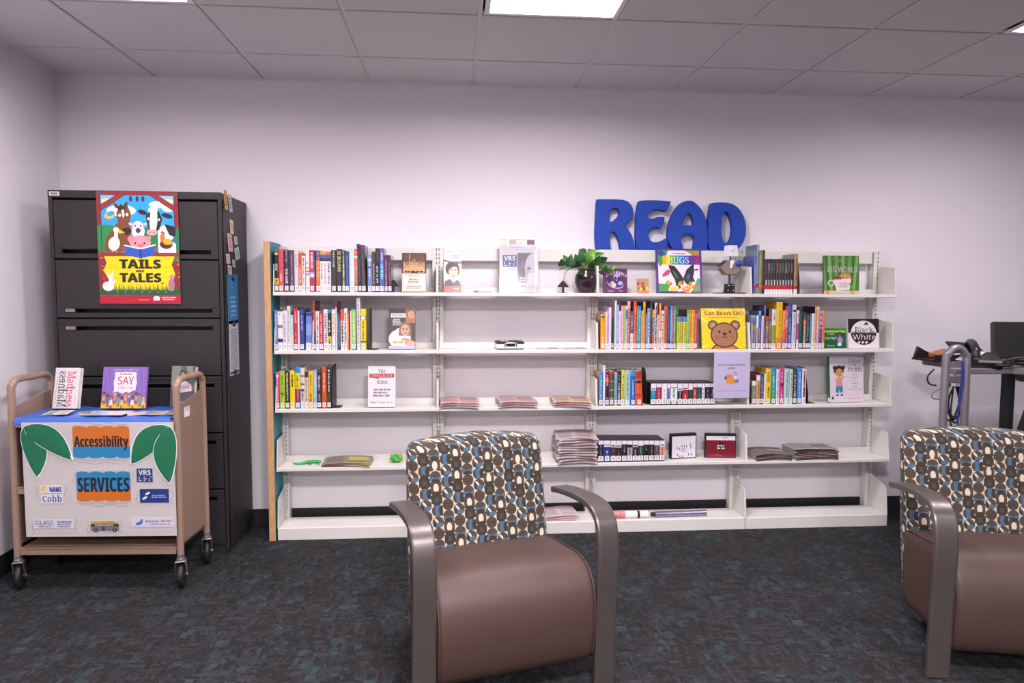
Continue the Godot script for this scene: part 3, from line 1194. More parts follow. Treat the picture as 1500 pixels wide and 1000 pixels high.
func art(name_of: String, p: Pad) -> void:
	var hh := p.high()
	match name_of:
		"boys":
			p.fill(hx("eedfd2"))
			p.rect(0, 0, 100, hh * 0.53, hx("3c2a26"))
			p.rect(5, 5, 90, hh * 0.47, hx("c09066"))
			p.rect(5, 5, 90, hh * 0.2, hx("6a4a40"))
			for q in [[22, 0.26, "4a3028"], [50, 0.2, "6a4638"], [78, 0.25, "5c4034"]]:
				p.ell(q[0], hh * (q[1] + 0.2), 17, 16, hx("d2a878"))
				face(p, q[0], hh * q[1], 8.5, hx("a87858"), hx(q[2]), false)
			p.rect(30, 5, 3, hh * 0.34, hx("d8b890"))
			p.marks(8, hh * 0.45, 84, hh * 0.08, 1, hx("2a2026"), 3)
			p.text("BOYS", 50, hh * 0.59, 44, hh * 0.07, hx("8c8078"), 3)
			p.marks(24, hh * 0.66, 52, hh * 0.12, 2, hx("9a8c84"), 4)
			p.marks(14, hh * 0.84, 70, hh * 0.1, 2, hx("b09890"), 5)
			p.line([[4, hh * 0.57], [4, hh * 0.97], [96, hh * 0.97], [96, hh * 0.57]], 1.2, hx("c0a898"))
		"resilience":
			p.fill(hx("4a423c"))
			p.rect(64, 0, 36, hh * 0.36, hx("b07a58"))
			face(p, 84, hh * 0.14, 14, hx("d8a888"), hx("8a6a50"), false)
			p.ell(42, hh * 0.75, 42, 36, hx("ece6ec"))
			p.poly([[6, hh * 0.9], [30, hh * 0.5], [60, hh * 0.45], [70, hh * 0.9]], hx("ece6ec"))
			face(p, 62, hh * 0.52, 20, hx("d8a68a"), hx("8a6c54"), true)
			p.line([[44, hh * 0.5], [80, hh * 0.5]], 1.5, hx("403430"))
			p.ell(72, hh * 0.82, 26, 12, hx("d09a80"), 20)
			p.ell(84, hh * 0.88, 18, 11, hx("e0b098"), -20)
			p.rect(8, hh * 0.12, 56, hh * 0.1, hx("ece4e0"))
			p.text("RESILIENCE", 36, hh * 0.17, 46, hh * 0.05, hx("50443e"), 2)
			p.marks(14, hh * 0.25, 34, hh * 0.18, 4, hx("e4dcd8"), 9)
			p.rect(8, hh * 0.79, 54, hh * 0.09, hx("e8d8a8"))
			p.marks(14, hh * 0.8, 44, hh * 0.07, 1, hx("c8a060"), 10)
			p.rect(0, hh * 0.92, 100, hh * 0.08, hx("c0b8e0"))
		"unspeakable":
			p.fill(hx("ece4e4"))
			p.text("The", 50, hh * 0.12, 27, hh * 0.085, hx("302c30"), 3)
			p.rect(5, hh * 0.185, 90, hh * 0.1, hx("b4283c"))
			p.poly([[5, hh * 0.285], [18, hh * 0.285], [40, hh * 0.32], [38, hh * 0.285]], hx("b4283c"))
			p.text("UNSPEAKABLE", 50, hh * 0.235, 80, hh * 0.05, hx("f0e8e8"), 3)
			p.text("Mind", 52, hh * 0.385, 38, hh * 0.095, hx("302c30"), 3)
			p.marks(14, hh * 0.54, 70, hh * 0.22, 3, hx("8a8088"), 6)
			p.text("Shaili Jain, M.D.", 50, hh * 0.89, 82, hh * 0.06, hx("403a3e"), 3)
		"brochure":
			p.fill(hx("e4dce2"))
			p.marks(38, hh * 0.05, 54, hh * 0.09, 2, hx("8a8890"), 2)
			p.poly([[0, hh * 0.17], [40, hh * 0.22], [100, hh * 0.22], [100, hh * 0.27], [40, hh * 0.26], [0, hh * 0.2]], hx("2c3038"))
			p.poly([[30, hh * 0.24], [100, hh * 0.24], [100, hh * 0.27], [40, hh * 0.28]], hx("b05a44"))
			p.ell(42, hh * 0.4, 32, 38, hx("33282c"))
			p.ell(74, hh * 0.4, 15, 36, hx("33282c"), -10)
			p.ell(54, hh * 0.48, 26, 46, hx("e8c4ac"))
			p.poly([[22, hh * 0.3], [60, hh * 0.27], [84, hh * 0.38], [56, hh * 0.34], [30, hh * 0.42]], hx("33282c"))
			for s in [42, 66]:
				p.ell(s, hh * 0.44, 5, 2.6, hx("2a3038"))
				p.rect(s - 8, hh * 0.415, 16, 2, hx("3c2c28"))
			p.ell(54, hh * 0.585, 9, 3, hx("b8605c"))
			p.poly([[0, hh * 0.86], [8, hh * 0.72], [34, hh * 0.66], [56, hh * 0.76], [76, hh * 0.68], [94, hh * 0.76], [100, hh * 0.86]], hx("3e3a56"))
			p.rect(0, hh * 0.84, 100, hh * 0.16, hx("b4604c"))
			p.marks(52, hh * 0.89, 40, hh * 0.04, 1, hx("f4e8e0"), 4)
		"vrs":
			p.fill(hx("cdc7cf"))
			p.marks(26, hh * 0.045, 40, hh * 0.025, 1, hx("b080c0"), 1)
			p.marks(10, hh * 0.09, 78, hh * 0.025, 1, hx("b8a8d0"), 2)
			p.rect(8, hh * 0.22, 38, hh * 0.25, hx("33457e"))
			p.text("VRS", 27, hh * 0.29, 30, hh * 0.09, hx("f4f4fa"), 0)
			braille(p, 13, hh * 0.37, 6.0)
			for q in [[0.5, 2], [0.6, 1], [0.66, 1]]:
				p.marks(14, hh * q[0], 28, hh * 0.03 * q[1], q[1], hx("9a94a8"), int(q[0] * 50))
			p.rect(9, hh * 0.71, 34, hh * 0.14, hx("6a78b8"))
			p.marks(13, hh * 0.73, 26, hh * 0.1, 2, hx("d0d4ec"), 8)
			p.marks(9, hh * 0.9, 34, hh * 0.02, 1, hx("a09aa0"), 9)
			p.rect(48, hh * 0.17, 47, hh * 0.63, hx("665c66"))
			p.ell(92, hh * 0.5, 24, 42, hx("c4bcc6"))
			p.poly([[70, hh * 0.55], [80, hh * 0.4], [84, hh * 0.8], [66, hh * 0.8]], hx("b0a8b2"))
			p.ell(80, hh * 0.5, 6, 2.6, hx("5a505a"))
			p.poly([[76, hh * 0.6], [95, hh * 0.6], [95, hh * 0.8], [74, hh * 0.8]], hx("d4ccd6"))
			p.rect(95, hh * 0.1, 5, hh * 0.75, hx("f2ecf4"))
			p.marks(56, hh * 0.35, 14, hh * 0.14, 4, hx("b46ac0"), 14)
			p.marks(54, hh * 0.68, 18, hh * 0.1, 2, hx("e8e0ea"), 15)
			p.text("VRS", 60, hh * 0.88, 20, hh * 0.035, hx("504850"), 0)
			p.marks(50, hh * 0.92, 22, hh * 0.03, 1, hx("8a848c"), 16)
			p.marks(74, hh * 0.84, 20, hh * 0.12, 4, hx("a8a2ac"), 17)
		"pictures":
			p.fill(hx("f0e6ec"))
			for q in [[2, "f4d2bc", "f0a888"], [26, "b0a4a4", "c8bcbc"], [44, "f4d2bc", "f0a888"], [72, "6a5a62", "8a7a84"]]:
				p.rect(q[0], 6, 20, 26, hx(q[1]))
				p.poly([[q[0] + 3, 32], [q[0] + 10, 14], [q[0] + 17, 32]], hx(q[2]))
				p.rect(q[0], 4, 20, 2, hx("e8b078"))
		"alien":
			p.fill(hx("5c2c5e"))
			for k in 26:
				p.ell(fmod(k * 37.7, 100), fmod(k * 53.1, hh), 1.4, 1.4, hx("8a5a90"))
			p.rect(0, 0, 9, hh, hx("6c3a66"))
			for q in [["A", 14, 31, -24], ["L", 22, 25, -18], ["I", 29, 21, -14], ["E", 36, 18, -10], ["N", 45, 15, -5], ["B", 57, 15, 3], ["A", 67, 17, 8], ["B", 77, 21, 14], ["Y", 86, 26, 20], ["!", 94, 31, 24]]:
				p.text(q[0], q[1], q[2], 4 if q[0] in ["I", "!"] else 8, 11, hx("f4dcec"), 0, q[3])
			p.ell(50, hh * 0.63, 34, 19, hx("d8cce4"), 14)
			p.ell(50, hh * 0.61, 32, 17, hx("342c48"), 14)
			p.ell(36, hh * 0.6, 11, 9, hx("e8b4c4"))
			p.ell(44, hh * 0.68, 10, 8, hx("e4d8b0"))
			p.ell(66, hh * 0.66, 14, 10, hx("3a4090"))
			p.ell(70, hh * 0.6, 10, 8, hx("b0b4e4"))
			p.poly([[44, hh * 0.26], [52, hh * 0.2], [66, hh * 0.22], [72, hh * 0.34], [62, hh * 0.46], [56, hh * 0.52], [48, hh * 0.46], [42, hh * 0.36]], hx("b8a8d8"))
			p.ell(51, hh * 0.4, 4.4, 8, hx("241c34"), -30)
			p.ell(64, hh * 0.4, 4.4, 8, hx("241c34"), 30)
			p.marks(14, hh * 0.88, 30, hh * 0.08, 2, hx("d8a0d0"), 3)
			p.marks(62, hh * 0.88, 22, hh * 0.07, 2, hx("e0a8d4"), 4)
		"card":
			p.fill(hx("c08a4c"))
			p.rect(0, 0, 100, hh * 0.4, hx("b8905c"))
			p.ell(14, hh * 0.36, 8, 16, hx("7a3428"))
			p.ell(50, hh * 0.34, 13, 11, hx("5a6474"))
			p.ell(52, hh * 0.55, 15, 13, hx("c83240"))
			p.ell(30, hh * 0.72, 14, 14, hx("e8d050"))
			p.ell(84, hh * 0.68, 13, 16, hx("ecc83c"))
			p.ell(18, hh * 0.68, 9, 12, hx("5a8a3c"))
			p.ell(62, hh * 0.72, 10, 12, hx("6a4a2c"))
			p.rect(0, hh * 0.85, 100, hh * 0.15, hx("e87848"))
		"bugs":
			p.fill(hx("55308c"))
			p.rect(4, 4, 91, hh - 8, hx("f0e8f0"))
			p.poly([[4, 4], [26, 4], [20, 28], [8, 40], [4, 30]], hx("48a04a"))
			p.ell(12, 11, 8, 6, hx("2c4c9c"), 30)
			p.poly([[64, 4], [95, 4], [95, 18], [80, 14]], hx("6cb048"))
			p.ell(86, 14, 10, 6, hx("e0742c"), 35)
			var w := 0.0
			for q in ["f0b820", "f0e018", "7ab040", "3c9c84", "2c94b8", "2c78c8", "3c4cb0", "5c3098", "6c2c8c", "a4187c"]:
				p.rect(14 + w, 15, 8.2, 20, hx(q))
				w += 8.1
			p.text("BUGS", 49, 25, 46, 14, hx("f6f2ee"), 3)
			p.marks(34, 9, 32, 4, 1, hx("9a6aa0"), 3)
			p.poly([[26, 36], [40, 38], [52, 54], [59, 66], [58, 80], [50, 88], [42, 82], [40, 68], [33, 56]], hx("1e2420"))
			p.poly([[34, 46], [42, 54], [48, 66], [42, 62]], hx("5a8a48"))
			p.poly([[82, 32], [83, 50], [80, 62], [84, 72], [74, 82], [64, 78], [58, 66], [66, 46]], hx("1c1c28"))
			p.poly([[68, 56], [74, 56], [70, 68], [66, 66]], hx("2c6c9c"))
			p.poly([[12, 58], [24, 46], [32, 48], [26, 58], [14, 62]], hx("c04a70"))
			p.ell(88, 46, 5, 2, hx("8a3040"), -10)
			p.poly([[4, 76], [18, 78], [24, 68], [32, 92], [4, 94]], hx("48a04a"))
			p.poly([[76, 94], [90, 64], [95, 66], [95, 94]], hx("52a840"))
			p.ell(85, 84, 9, 3, hx("d8489c"))
			for k in 40:
				var c := [hx("f0902c"), hx("f4c43c"), hx("f8f0e8"), hx("e86c30"), hx("f8e070")]
				p.ell(26 + fmod(k * 23.7, 56), 74 + fmod(k * k * 3.7, 20), 3.6, 3.2, c[k % 5])
		"bear":
			p.fill(hx("eed81c"))
			for k in 22:
				var a := TAU * k / 22.0
				var u := Vector2(cos(a), sin(a))
				var c := Vector2(50, hh * 0.62)
				p.poly([c + u * 40, c + u.rotated(0.13) * 92, c + u.rotated(-0.02) * 92], hx("f4ec88") if k % 2 else hx("e4c818"))
			p.text("Can Bears Ski?", 52, hh * 0.12, 88, hh * 0.1, hx("b42c20"), 0)
			p.marks(14, hh * 0.21, 76, hh * 0.035, 1, hx("a89020"), 3)
			p.poly([[20, hh], [30, hh * 0.9], [70, hh * 0.9], [84, hh]], hx("3a2c28"))
			p.poly([[24, hh], [33, hh * 0.91], [67, hh * 0.91], [80, hh]], hx("e87834"))
			for s in [[26, 0.42], [76, 0.42]]:
				p.ell(s[0], hh * s[1], 11.5, 11, hx("32261f"))
				p.ell(s[0], hh * s[1], 9, 8.6, hx("a87858"))
				p.ell(s[0], hh * s[1], 4.5, 4.5, hx("c89a7c"))
			p.ell(51, hh * 0.66, 31, 28, hx("32261f"))
			p.ell(51, hh * 0.66, 28.6, 25.6, hx("a87656"))
			p.ell(34, hh * 0.72, 6, 5, hx("b4654e"))
			p.ell(68, hh * 0.72, 6, 5, hx("b4654e"))
			for s in [40, 64]:
				p.ell(s, hh * 0.58, 2.5, 3, hx("2a1c18"))
			p.ell(52, hh * 0.63, 4.4, 3, hx("32221c"))
			p.line([[52, hh * 0.65], [52, hh * 0.71], [45, hh * 0.72]], 1.2, hx("32221c"))
			p.line([[52, hh * 0.71], [58, hh * 0.72]], 1.2, hx("32221c"))
		"bigworld":
			p.fill(hx("5c8a48"))
			for k in 14:
				var x := k * 7.6
				var lean := (50 - x) * 0.3
				p.poly([[x - 5, hh], [x + 3, hh], [x - lean + 4, 0], [x - lean - 2, 0]], hx(["4a7a3c", "6ea04e", "3c6a38", "84b060"][k % 4]))
			p.text("MY", 50, hh * 0.13, 14, hh * 0.07, hx("c89c5a"), 2)
			p.text("BIG WORLD", 53, hh * 0.36, 84, hh * 0.15, hx("d4c4d8"), 2)
			p.ell(60, hh * 0.58, 18, 14, hx("c0904c"))
			p.ell(60, hh * 0.6, 12, 9, hx("e0b47c"))
			p.ell(56, hh * 0.57, 2, 2.4, hx("2a1c18"))
			p.ell(65, hh * 0.57, 2, 2.4, hx("2a1c18"))
			p.ell(38, hh * 0.62, 14, 9, hx("8a4a38"))
			p.poly([[26, hh * 0.63], [78, hh * 0.6], [72, hh * 0.9], [36, hh * 0.92]], hx("ece0e0"))
			p.marks(42, hh * 0.7, 26, hh * 0.14, 3, hx("c890b0"), 3)
			p.ell(20, hh * 0.72, 9, 9, hx("d8e0c8"))
			p.ell(20, hh * 0.72, 6, 6, hx("6ea04e"))
			p.poly([[70, hh * 0.72], [78, hh * 0.74], [88, hh * 0.96], [80, hh * 0.95]], hx("5a9a48"))
			p.rect(0, hh * 0.92, 100, hh * 0.08, hx("d8c8a8"))
			p.ell(10, hh * 0.96, 6, 5, hx("e88a48"))
			p.ell(80, hh * 0.96, 5, 4, hx("e88a48"))
		"icancanyou":
			p.fill(hx("0f5c34"))
			p.rect(0, 0, 100, hh * 0.12, hx("2c8a3c"))
			p.rect(0, hh * 0.12, 100, hh * 0.1, hx("a8d04c"))
			p.text("I Can,", 30, hh * 0.3, 34, hh * 0.12, hx("f0f0dc"), 0)
			p.text("Can You?", 30, hh * 0.5, 52, hh * 0.13, hx("f0f0dc"), 0)
			face(p, 72, hh * 0.34, 9, hx("7a5a44"), hx("2a2020"), false)
			p.ell(72, hh * 0.6, 13, 16, hx("a888c8"))
			p.ell(68, hh * 0.82, 10, 8, hx("e0e0ec"))
			p.marks(6, hh * 0.84, 44, hh * 0.1, 2, hx("b8d8b0"), 2)
		"blackwhite":
			p.fill(hx("eee6e4"))
			p.rect(0, 0, 100, hh * 0.48, hx("1b191b"))
			var up := []
			var dn := []
			for k in 25:
				var a := PI * k / 24
				up.append(Vector2(50 - cos(a) * 41, hh * 0.48 - sin(a) * hh * 0.41))
				dn.append(Vector2(50 - cos(a) * 41, hh * 0.48 + sin(a) * hh * 0.41))
			p.poly(up, hx("eee6e4"))
			p.poly(dn, hx("1b191b"))
			p.text("Black", 51, hh * 0.38, 58, hh * 0.18, hx("1b191b"), 3)
			p.text("White", 52, hh * 0.62, 74, hh * 0.2, hx("eee6e4"), 2)
			p.ell(60, hh * 0.17, 6, 3.4, hx("1b191b"), 30)
			p.ell(54, hh * 0.2, 3, 2, hx("1b191b"), -30)
			p.line([[14, hh * 0.44], [20, hh * 0.47], [24, hh * 0.43], [30, hh * 0.47]], 1.6, hx("1b191b"))
			p.line([[76, hh * 0.46], [82, hh * 0.43], [86, hh * 0.47]], 1.6, hx("1b191b"))
			for s in [34, 46, 58]:
				p.ell(s, hh * 0.81, 4, 3.4, hx("eee6e4"))
				p.ell(s + 3, hh * 0.78, 2.4, 2.4, hx("eee6e4"))
			p.marks(34, 3, 34, 3, 1, hx("6a6668"), 2)
		"pickle":
			p.fill(hx("e0d6e0"))
			p.rect(0, 0, 100, hh * 0.055, hx("c8bcc4"))
			p.text("I Hear", 75, hh * 0.1, 40, hh * 0.09, hx("4e5c34"), 3)
			p.text("a", 74, hh * 0.19, 7, hh * 0.045, hx("4e5c34"), 3)
			p.text("Pickle", 74, hh * 0.29, 42, hh * 0.1, hx("4e5c34"), 3)
			var k := 0
			for q in ["(and", "Smell,", "See,", "Touch,", "and", "Taste It, Too!)"]:
				p.text(q, 74, hh * (0.4 + 0.064 * k), [14, 20, 12, 20, 12, 44][k], hh * 0.034, hx("6a6270"), 3)
				k += 1
			p.ell(27, hh * 0.31, 15, 13, hx("352c2a"))
			for s in 7:
				p.ell(14 + s * 4.4, hh * (0.25 + 0.04 * (s % 3)), 5, 5, hx("352c2a"))
			p.ell(28, hh * 0.36, 11, 11.5, hx("d89a60"))
			p.ell(23, hh * 0.34, 1.4, 1.6, hx("2a1c18"))
			p.ell(33, hh * 0.34, 1.4, 1.6, hx("2a1c18"))
			p.ell(30, hh * 0.41, 2.6, 1.2, hx("a0584a"))
			p.poly([[18, hh * 0.47], [36, hh * 0.46], [38, hh * 0.66], [19, hh * 0.66]], hx("e0938c"))
			p.line([[36, hh * 0.5], [40, hh * 0.44], [34, hh * 0.41]], 3.4, hx("d89a60"))
			p.poly([[18, hh * 0.65], [38, hh * 0.65], [38, hh * 0.78], [29, hh * 0.79], [28, hh * 0.7], [26, hh * 0.79], [17, hh * 0.78]], hx("4a80b0"))
			p.ell(22, hh * 0.84, 4, 2.4, hx("2a2428"))
			p.ell(35, hh * 0.84, 4, 2.4, hx("2a2428"))
			p.line([[42, hh * 0.46], [52, hh * 0.44], [58, hh * 0.43]], 0.8, hx("8a8490"))
			p.marks(48, hh * 0.91, 46, hh * 0.03, 1, hx("e098a0"), 4)
			p.ell(8, hh * 0.9, 3.4, 4, hx("4a4448"))
		"madness":
			p.fill(hx("ece6e6"))
			p.text("Madness", 67, hh * 0.52, hh * 0.88, 34, hx("cc3044"), 3, 90)
			p.text("Madness", 34, hh * 0.52, hh * 0.88, 34, hx("2c2a30"), 3, 90, true)
			p.marks(8, hh * 0.1, 3, hh * 0.8, 9, hx("8a8488"), 3)
			p.marks(88, hh * 0.68, 3, hh * 0.24, 5, hx("8a8488"), 4)
		"say":
			p.fill(hx("8464b4"))
			for k in 12:
				p.poly([[fmod(k * 29.0, 100), 0], [fmod(k * 29.0, 100) + 6, 0], [fmod(k * 31.0, 100) + 2, hh * 0.8], [fmod(k * 31.0, 100), hh * 0.8]], hx("8c6cba"))
			p.marks(18, 5, 66, 4, 1, hx("d8c8ec"), 2)
			p.ell(51, hh * 0.38, 26, 25, hx("f0e6ec"))
			p.rect(27, hh * 0.13, 48, hh * 0.44, hx("f0e6ec"))
			p.poly([[30, hh * 0.54], [24, hh * 0.62], [44, hh * 0.57]], hx("f0e6ec"))
			p.text("SAY", 52, hh * 0.33, 36, hh * 0.19, hx("b42c4c"), 2)
			p.text("SOMETHING!", 52, hh * 0.51, 34, hh * 0.07, hx("b4586c"), 2)
			p.marks(36, hh * 0.15, 30, hh * 0.05, 1, hx("6a5a70"), 3)
			p.rect(0, hh * 0.86, 100, hh * 0.14, hx("ecb828"))
			for k in 12:
				var x := 6.0 + k * 8.0
				var y := hh * (0.66 + 0.05 * ((k * 7) % 3))
				p.rect(x - 2.8, y + 4, 5.6, hh * 0.13, hx(["e8a050", "5a6aa8", "e8dcd0", "d88858", "70a0a8", "e0c068"][k % 6]))
				p.rect(x - 2.4, y + 4 + hh * 0.12, 1.6, hh * 0.09, hx("4a3a48"))
				p.rect(x + 0.8, y + 4 + hh * 0.12, 1.6, hh * 0.09, hx("4a3a48"))
				p.ell(x, y - 1.4, 4, 4, hx(["2a2028", "5a3828", "3a2a24", "a87038"][k % 4]))
				p.ell(x, y, 3.2, 3.4, hx(["8a5a40", "d8a880", "c08a60", "6a4434"][(k * 3) % 4]))
		"somebody":
			p.fill(hx("5a5a54"))
			p.poly([[0, 0], [40, 0], [30, hh * 0.4], [0, hh * 0.5]], hx("7c8478"))
			p.poly([[60, 0], [90, 0], [84, hh * 0.4]], hx("8a8a84"))
			p.ell(48, hh * 0.24, 14, 22, hx("1f1a1c"))
			p.ell(48, hh * 0.22, 9, 12, hx("b88a74"))
			p.poly([[14, hh * 0.44], [40, hh * 0.36], [60, hh * 0.36], [86, hh * 0.46], [90, hh * 0.66], [10, hh * 0.66]], hx("d8d0d4"))
			p.poly([[0, hh * 0.6], [40, hh * 0.66], [100, hh * 0.6], [100, hh], [0, hh]], hx("4c4844"))
			p.text("Somebody's", 50, hh * 0.53, 84, hh * 0.13, hx("c06a78"), 3)
			p.marks(20, hh * 0.84, 60, hh * 0.1, 1, hx("b0aca8"), 4)
		"sign":
			p.fill(hx("c6bcdc"))
			p.text("Heard any good books", 48, hh * 0.28, 74, hh * 0.046, hx("3a3040"), 0)
			p.text("lately?", 49, hh * 0.35, 22, hh * 0.046, hx("3a3040"), 0)
			p.ell(42, hh * 0.56, 12, 10, hx("dc8a34"))
			p.ell(50, hh * 0.63, 16, 8, hx("e0983c"))
			p.ell(33, hh * 0.56, 3, 5, hx("4a4a98"))
			p.ell(60, hh * 0.56, 5, 5, hx("e4dce8"))
			p.ell(64, hh * 0.63, 6, 6, hx("7a80b0"))
			p.line([[58, hh * 0.52], [58, hh * 0.45], [63, hh * 0.45], [63, hh * 0.5]], 1.4, hx("7a3ca0"))
			for s in [36, 46, 56]:
				p.rect(s, hh * 0.66, 1.6, hh * 0.05, hx("c07830"))
			p.text("Check out an Audiobook today!", 50, hh * 0.845, 80, hh * 0.03, hx("5a4a88"), 2)
		"white_case":
			p.fill(hx("ece6ee"))
			p.marks(60, 4, 26, 5, 1, hx("b0a0c8"), 2)
			for q in [[22, 0.5], [32, 0.56], [42, 0.42], [52, 0.45], [62, 0.44], [80, 0.5], [24, 0.84], [34, 0.9], [46, 0.9], [70, 0.82], [82, 0.84], [77, 0.38]]:
				p.poly([[q[0] - 2.6, hh * q[1] + 9], [q[0], hh * q[1] - 7], [q[0] + 2.6, hh * q[1] + 9]], hx("4a4650"))
			p.marks(36, hh * 0.56, 28, hh * 0.2, 2, hx("b08888"), 4)
		"red_case":
			p.fill(hx("7e1c2c"))
			p.rect(0, 0, 100, hh * 0.2, hx("ece4ec"))
			p.marks(52, hh * 0.04, 26, hh * 0.08, 1, hx("a8a0b8"), 2)
			p.poly([[34, hh * 0.4], [52, hh * 0.3], [66, hh * 0.42], [62, hh * 0.62], [44, hh * 0.66]], hx("2a1a20"))
			p.marks(36, hh * 0.4, 28, hh * 0.24, 2, hx("ece4e4"), 3)
			p.poly([[10, hh * 0.95], [40, hh * 0.85], [62, hh * 0.96]], hx("a04848"))


func braille(p: Pad, x: float, y: float, d: float) -> void:
	# the letters V, R, S in raised-dot script: dots 1-2-3-6, 1-2-3-5, 2-3-4
	var k := 0
	for dots in [[0, 1, 2, 5], [0, 1, 2, 4], [1, 2, 3]]:
		for q in dots:
			p.ell(x + k * d * 2.1 + (d * 0.7 if q > 2 else 0.0), y + (q % 3) * d * 0.75, d * 0.24, d * 0.24, hx("f2f2fa"))
		k += 1


func faced_books() -> void:
	faced("boys", "book facing out with a sepia photograph over a cream title panel", "book", -0.4686, -0.3306, 1.4262, 1.6486, 0.222, 0.028, 9.0, 0.0, "4a342c")
	faced("resilience", "book facing out with a smiling woman in glasses on its cover", "book", -0.5478, -0.3954, 1.0955, 1.3295, 0.212, 0.022, 9.0, 0.0, "40383a")
	faced("unspeakable", "white book facing out with a red banner in its title", "book", -0.6673, -0.5097, 0.7605, 0.9955, 0.232, 0.03, 8.0, 0.0, "d8cccc")
	faced("brochure", "tall narrow brochure with a dark-haired woman's portrait, on the top shelf", "brochure", -0.2295, -0.1270, 1.4262, 1.6536, 0.205, 0.01, 9.0, 0.0, "d8d0d4")
	faced("alien", "purple board book with a grey alien, half behind the plant", "book", 0.7104, 0.8537, 1.4262, 1.5686, 0.2, 0.018, 8.0, 0.0, "5c2c56")
	faced("card", "little orange picture card standing between alien and butterfly books", "card", 0.9098, 0.9840, 1.4262, 1.5128, 0.2, 0.003, 10.0, 0.0, "c08a50", "", false)
	faced("bugs", "square picture book with a black butterfly and purple border", "book", 1.0291, 1.3068, 1.4262, 1.6892, 0.212, 0.02, 10.0, 0.0, "4c2c84")
	faced("bear", "yellow picture book with a brown bear's head", "book", 1.3013, 1.5734, 1.0955, 1.3358, 0.238, 0.012, 9.0, 0.0, "d8c41c")
	faced("bigworld", "green jungle picture book facing out on the top shelf", "book", 2.0594, 2.2834, 1.4262, 1.6568, 0.21, 0.014, 5.0, 0.0, "4a5a3c")
	faced("icancanyou", "small dark green board book with a child in lilac", "book", 2.0835, 2.2203, 1.0955, 1.2156, 0.2, 0.016, 9.0, 0.0, "2c7a3c")
	faced("blackwhite", "square board book split black above white with a circle", "book", 2.2233, 2.4214, 1.0955, 1.2747, 0.216, 0.018, 6.0, 0.0, "e0d8dc")
	var pk := faced("pickle", "white picture book with a curly-haired child and green spine", "book", 2.1194, 2.3504, 0.7605, 1.0433, 0.205, 0.03, 5.0, 6.0, "2c7a40")
	var b := MB.new()
	b.box(Vector3(-0.118, 0.017, -0.008), Vector3(0.0012, 0.026, 0.016))
	part(pk, "spine_label", b, M.paper)
	# cases facing out on the fourth shelf
	for q in [["white_case", 1.1427, 1.3044, 0.5633, 8.0, "white audiobook case facing out, scattered with small dark figures"], ["red_case", 1.3642, 1.5446, 0.5604, -7.0, "red audiobook case facing out, dark burst on its front"]]:
		var w: float = q[2] - q[1]
		var h: float = q[3] - 0.421 + 0.012
		var o := thing("audiobook_case", q[5], "audiobook", Vector3((q[1] + q[2]) / 2, 0.421, 0.175), deg_to_rad(q[4]))
		part(o, "case", boxed(Vector3(0, h / 2, -0.015), Vector3(w + 0.008, h, 0.03), 0.003), M.black_plastic)
		var c := cell(roundi(w * 740), roundi(h * 830))
		var p := pad_on(atlas, c)
		art(q[0], p)
		var f := MB.new()
		f.box(Vector3(0, h / 2 - 0.004, 0.0005), Vector3(w - 0.006, h - 0.022, 0.001), 0.0, Transform3D(), uv_of(c), uv_of(c).get_center())
		part(o, "insert", f, M.print_gloss)


func bookend(x: float, y: float, h: float, deep: float, label: String, m: Material) -> void:
	# a bent steel plate: sloped upright in the z-y plane and a foot on the shelf
	var t := thing("bookend", label, "bookend", Vector3(x, y, 0.0), 0.0, "steel bookends")
	var b := MB.new()
	b.extrude(PackedVector2Array([Vector2(0.07, 0), Vector2(deep, 0), Vector2(deep, h * 0.25), Vector2(deep - 0.035, h * 0.92), Vector2(deep - 0.05, h), Vector2(0.08, h), Vector2(0.07, h * 0.9)]), [], -0.001, 0.001, 0.0004, Transform3D(Basis(Vector3(0, 0, 1), Vector3(0, 1, 0), Vector3(-1, 0, 0)), Vector3.ZERO), false)
	part(t, "upright_plate", b, m)
	part(t, "foot", boxed(Vector3(0.024, 0.0012, deep - 0.05), Vector3(0.048, 0.0016, 0.09), 0.0005), m)


func arrow_support(x: float, y: float, z: float, label: String) -> void:
	var t := thing("book_support", label, "bookend", Vector3(x, y, z), 0.0, "black arrow-headed supports")
	var b := MB.new()
	b.extrude(PackedVector2Array([Vector2(-0.034, 0.034), Vector2(0.034, 0.034), Vector2(0.028, 0.044), Vector2(0.004, 0.072), Vector2(-0.004, 0.072), Vector2(-0.028, 0.044)]), [], -0.004, 0.004, 0.0015)
	part(t, "head", b, M.black_plastic)
	part(t, "stem", boxed(Vector3(0, 0.018, 0), Vector3(0.013, 0.036, 0.006), 0.001), M.black_plastic)
	part(t, "foot", boxed(Vector3(0, 0.001, -0.03), Vector3(0.05, 0.002, 0.07), 0.0006), M.black_plastic)


func shelf_things() -> void:
	bookend(-0.6577, 1.0955, 0.235, 0.225, "dark bookend with sloping edge after the yellow book, second shelf", M.black_metal)
	bookend(-0.8711, 0.7605, 0.245, 0.225, "dark bookend with sloping edge after the black book, third shelf", M.black_metal)
	bookend(1.9010, 1.4262, 0.225, 0.22, "grey bookend beside the tan clothbound book, top shelf", M.desk_grey)
	bookend(1.9757, 0.7605, 0.215, 0.22, "dark bookend after the pink-lettered white book", M.black_metal)
	bookend(0.9806, 0.7605, 0.215, 0.2, "dark bookend between orange eye book and audiobooks", M.black_metal)
	arrow_support(-0.5178, 1.4262, 0.215, "black arrow-headed support at the end of the books")
	arrow_support(0.4680, 1.4262, 0.2, "black arrow-headed support standing beside the plant pot")
	flyer_stand()
	plant()
	robot()
	player()
	toys()
	papers()


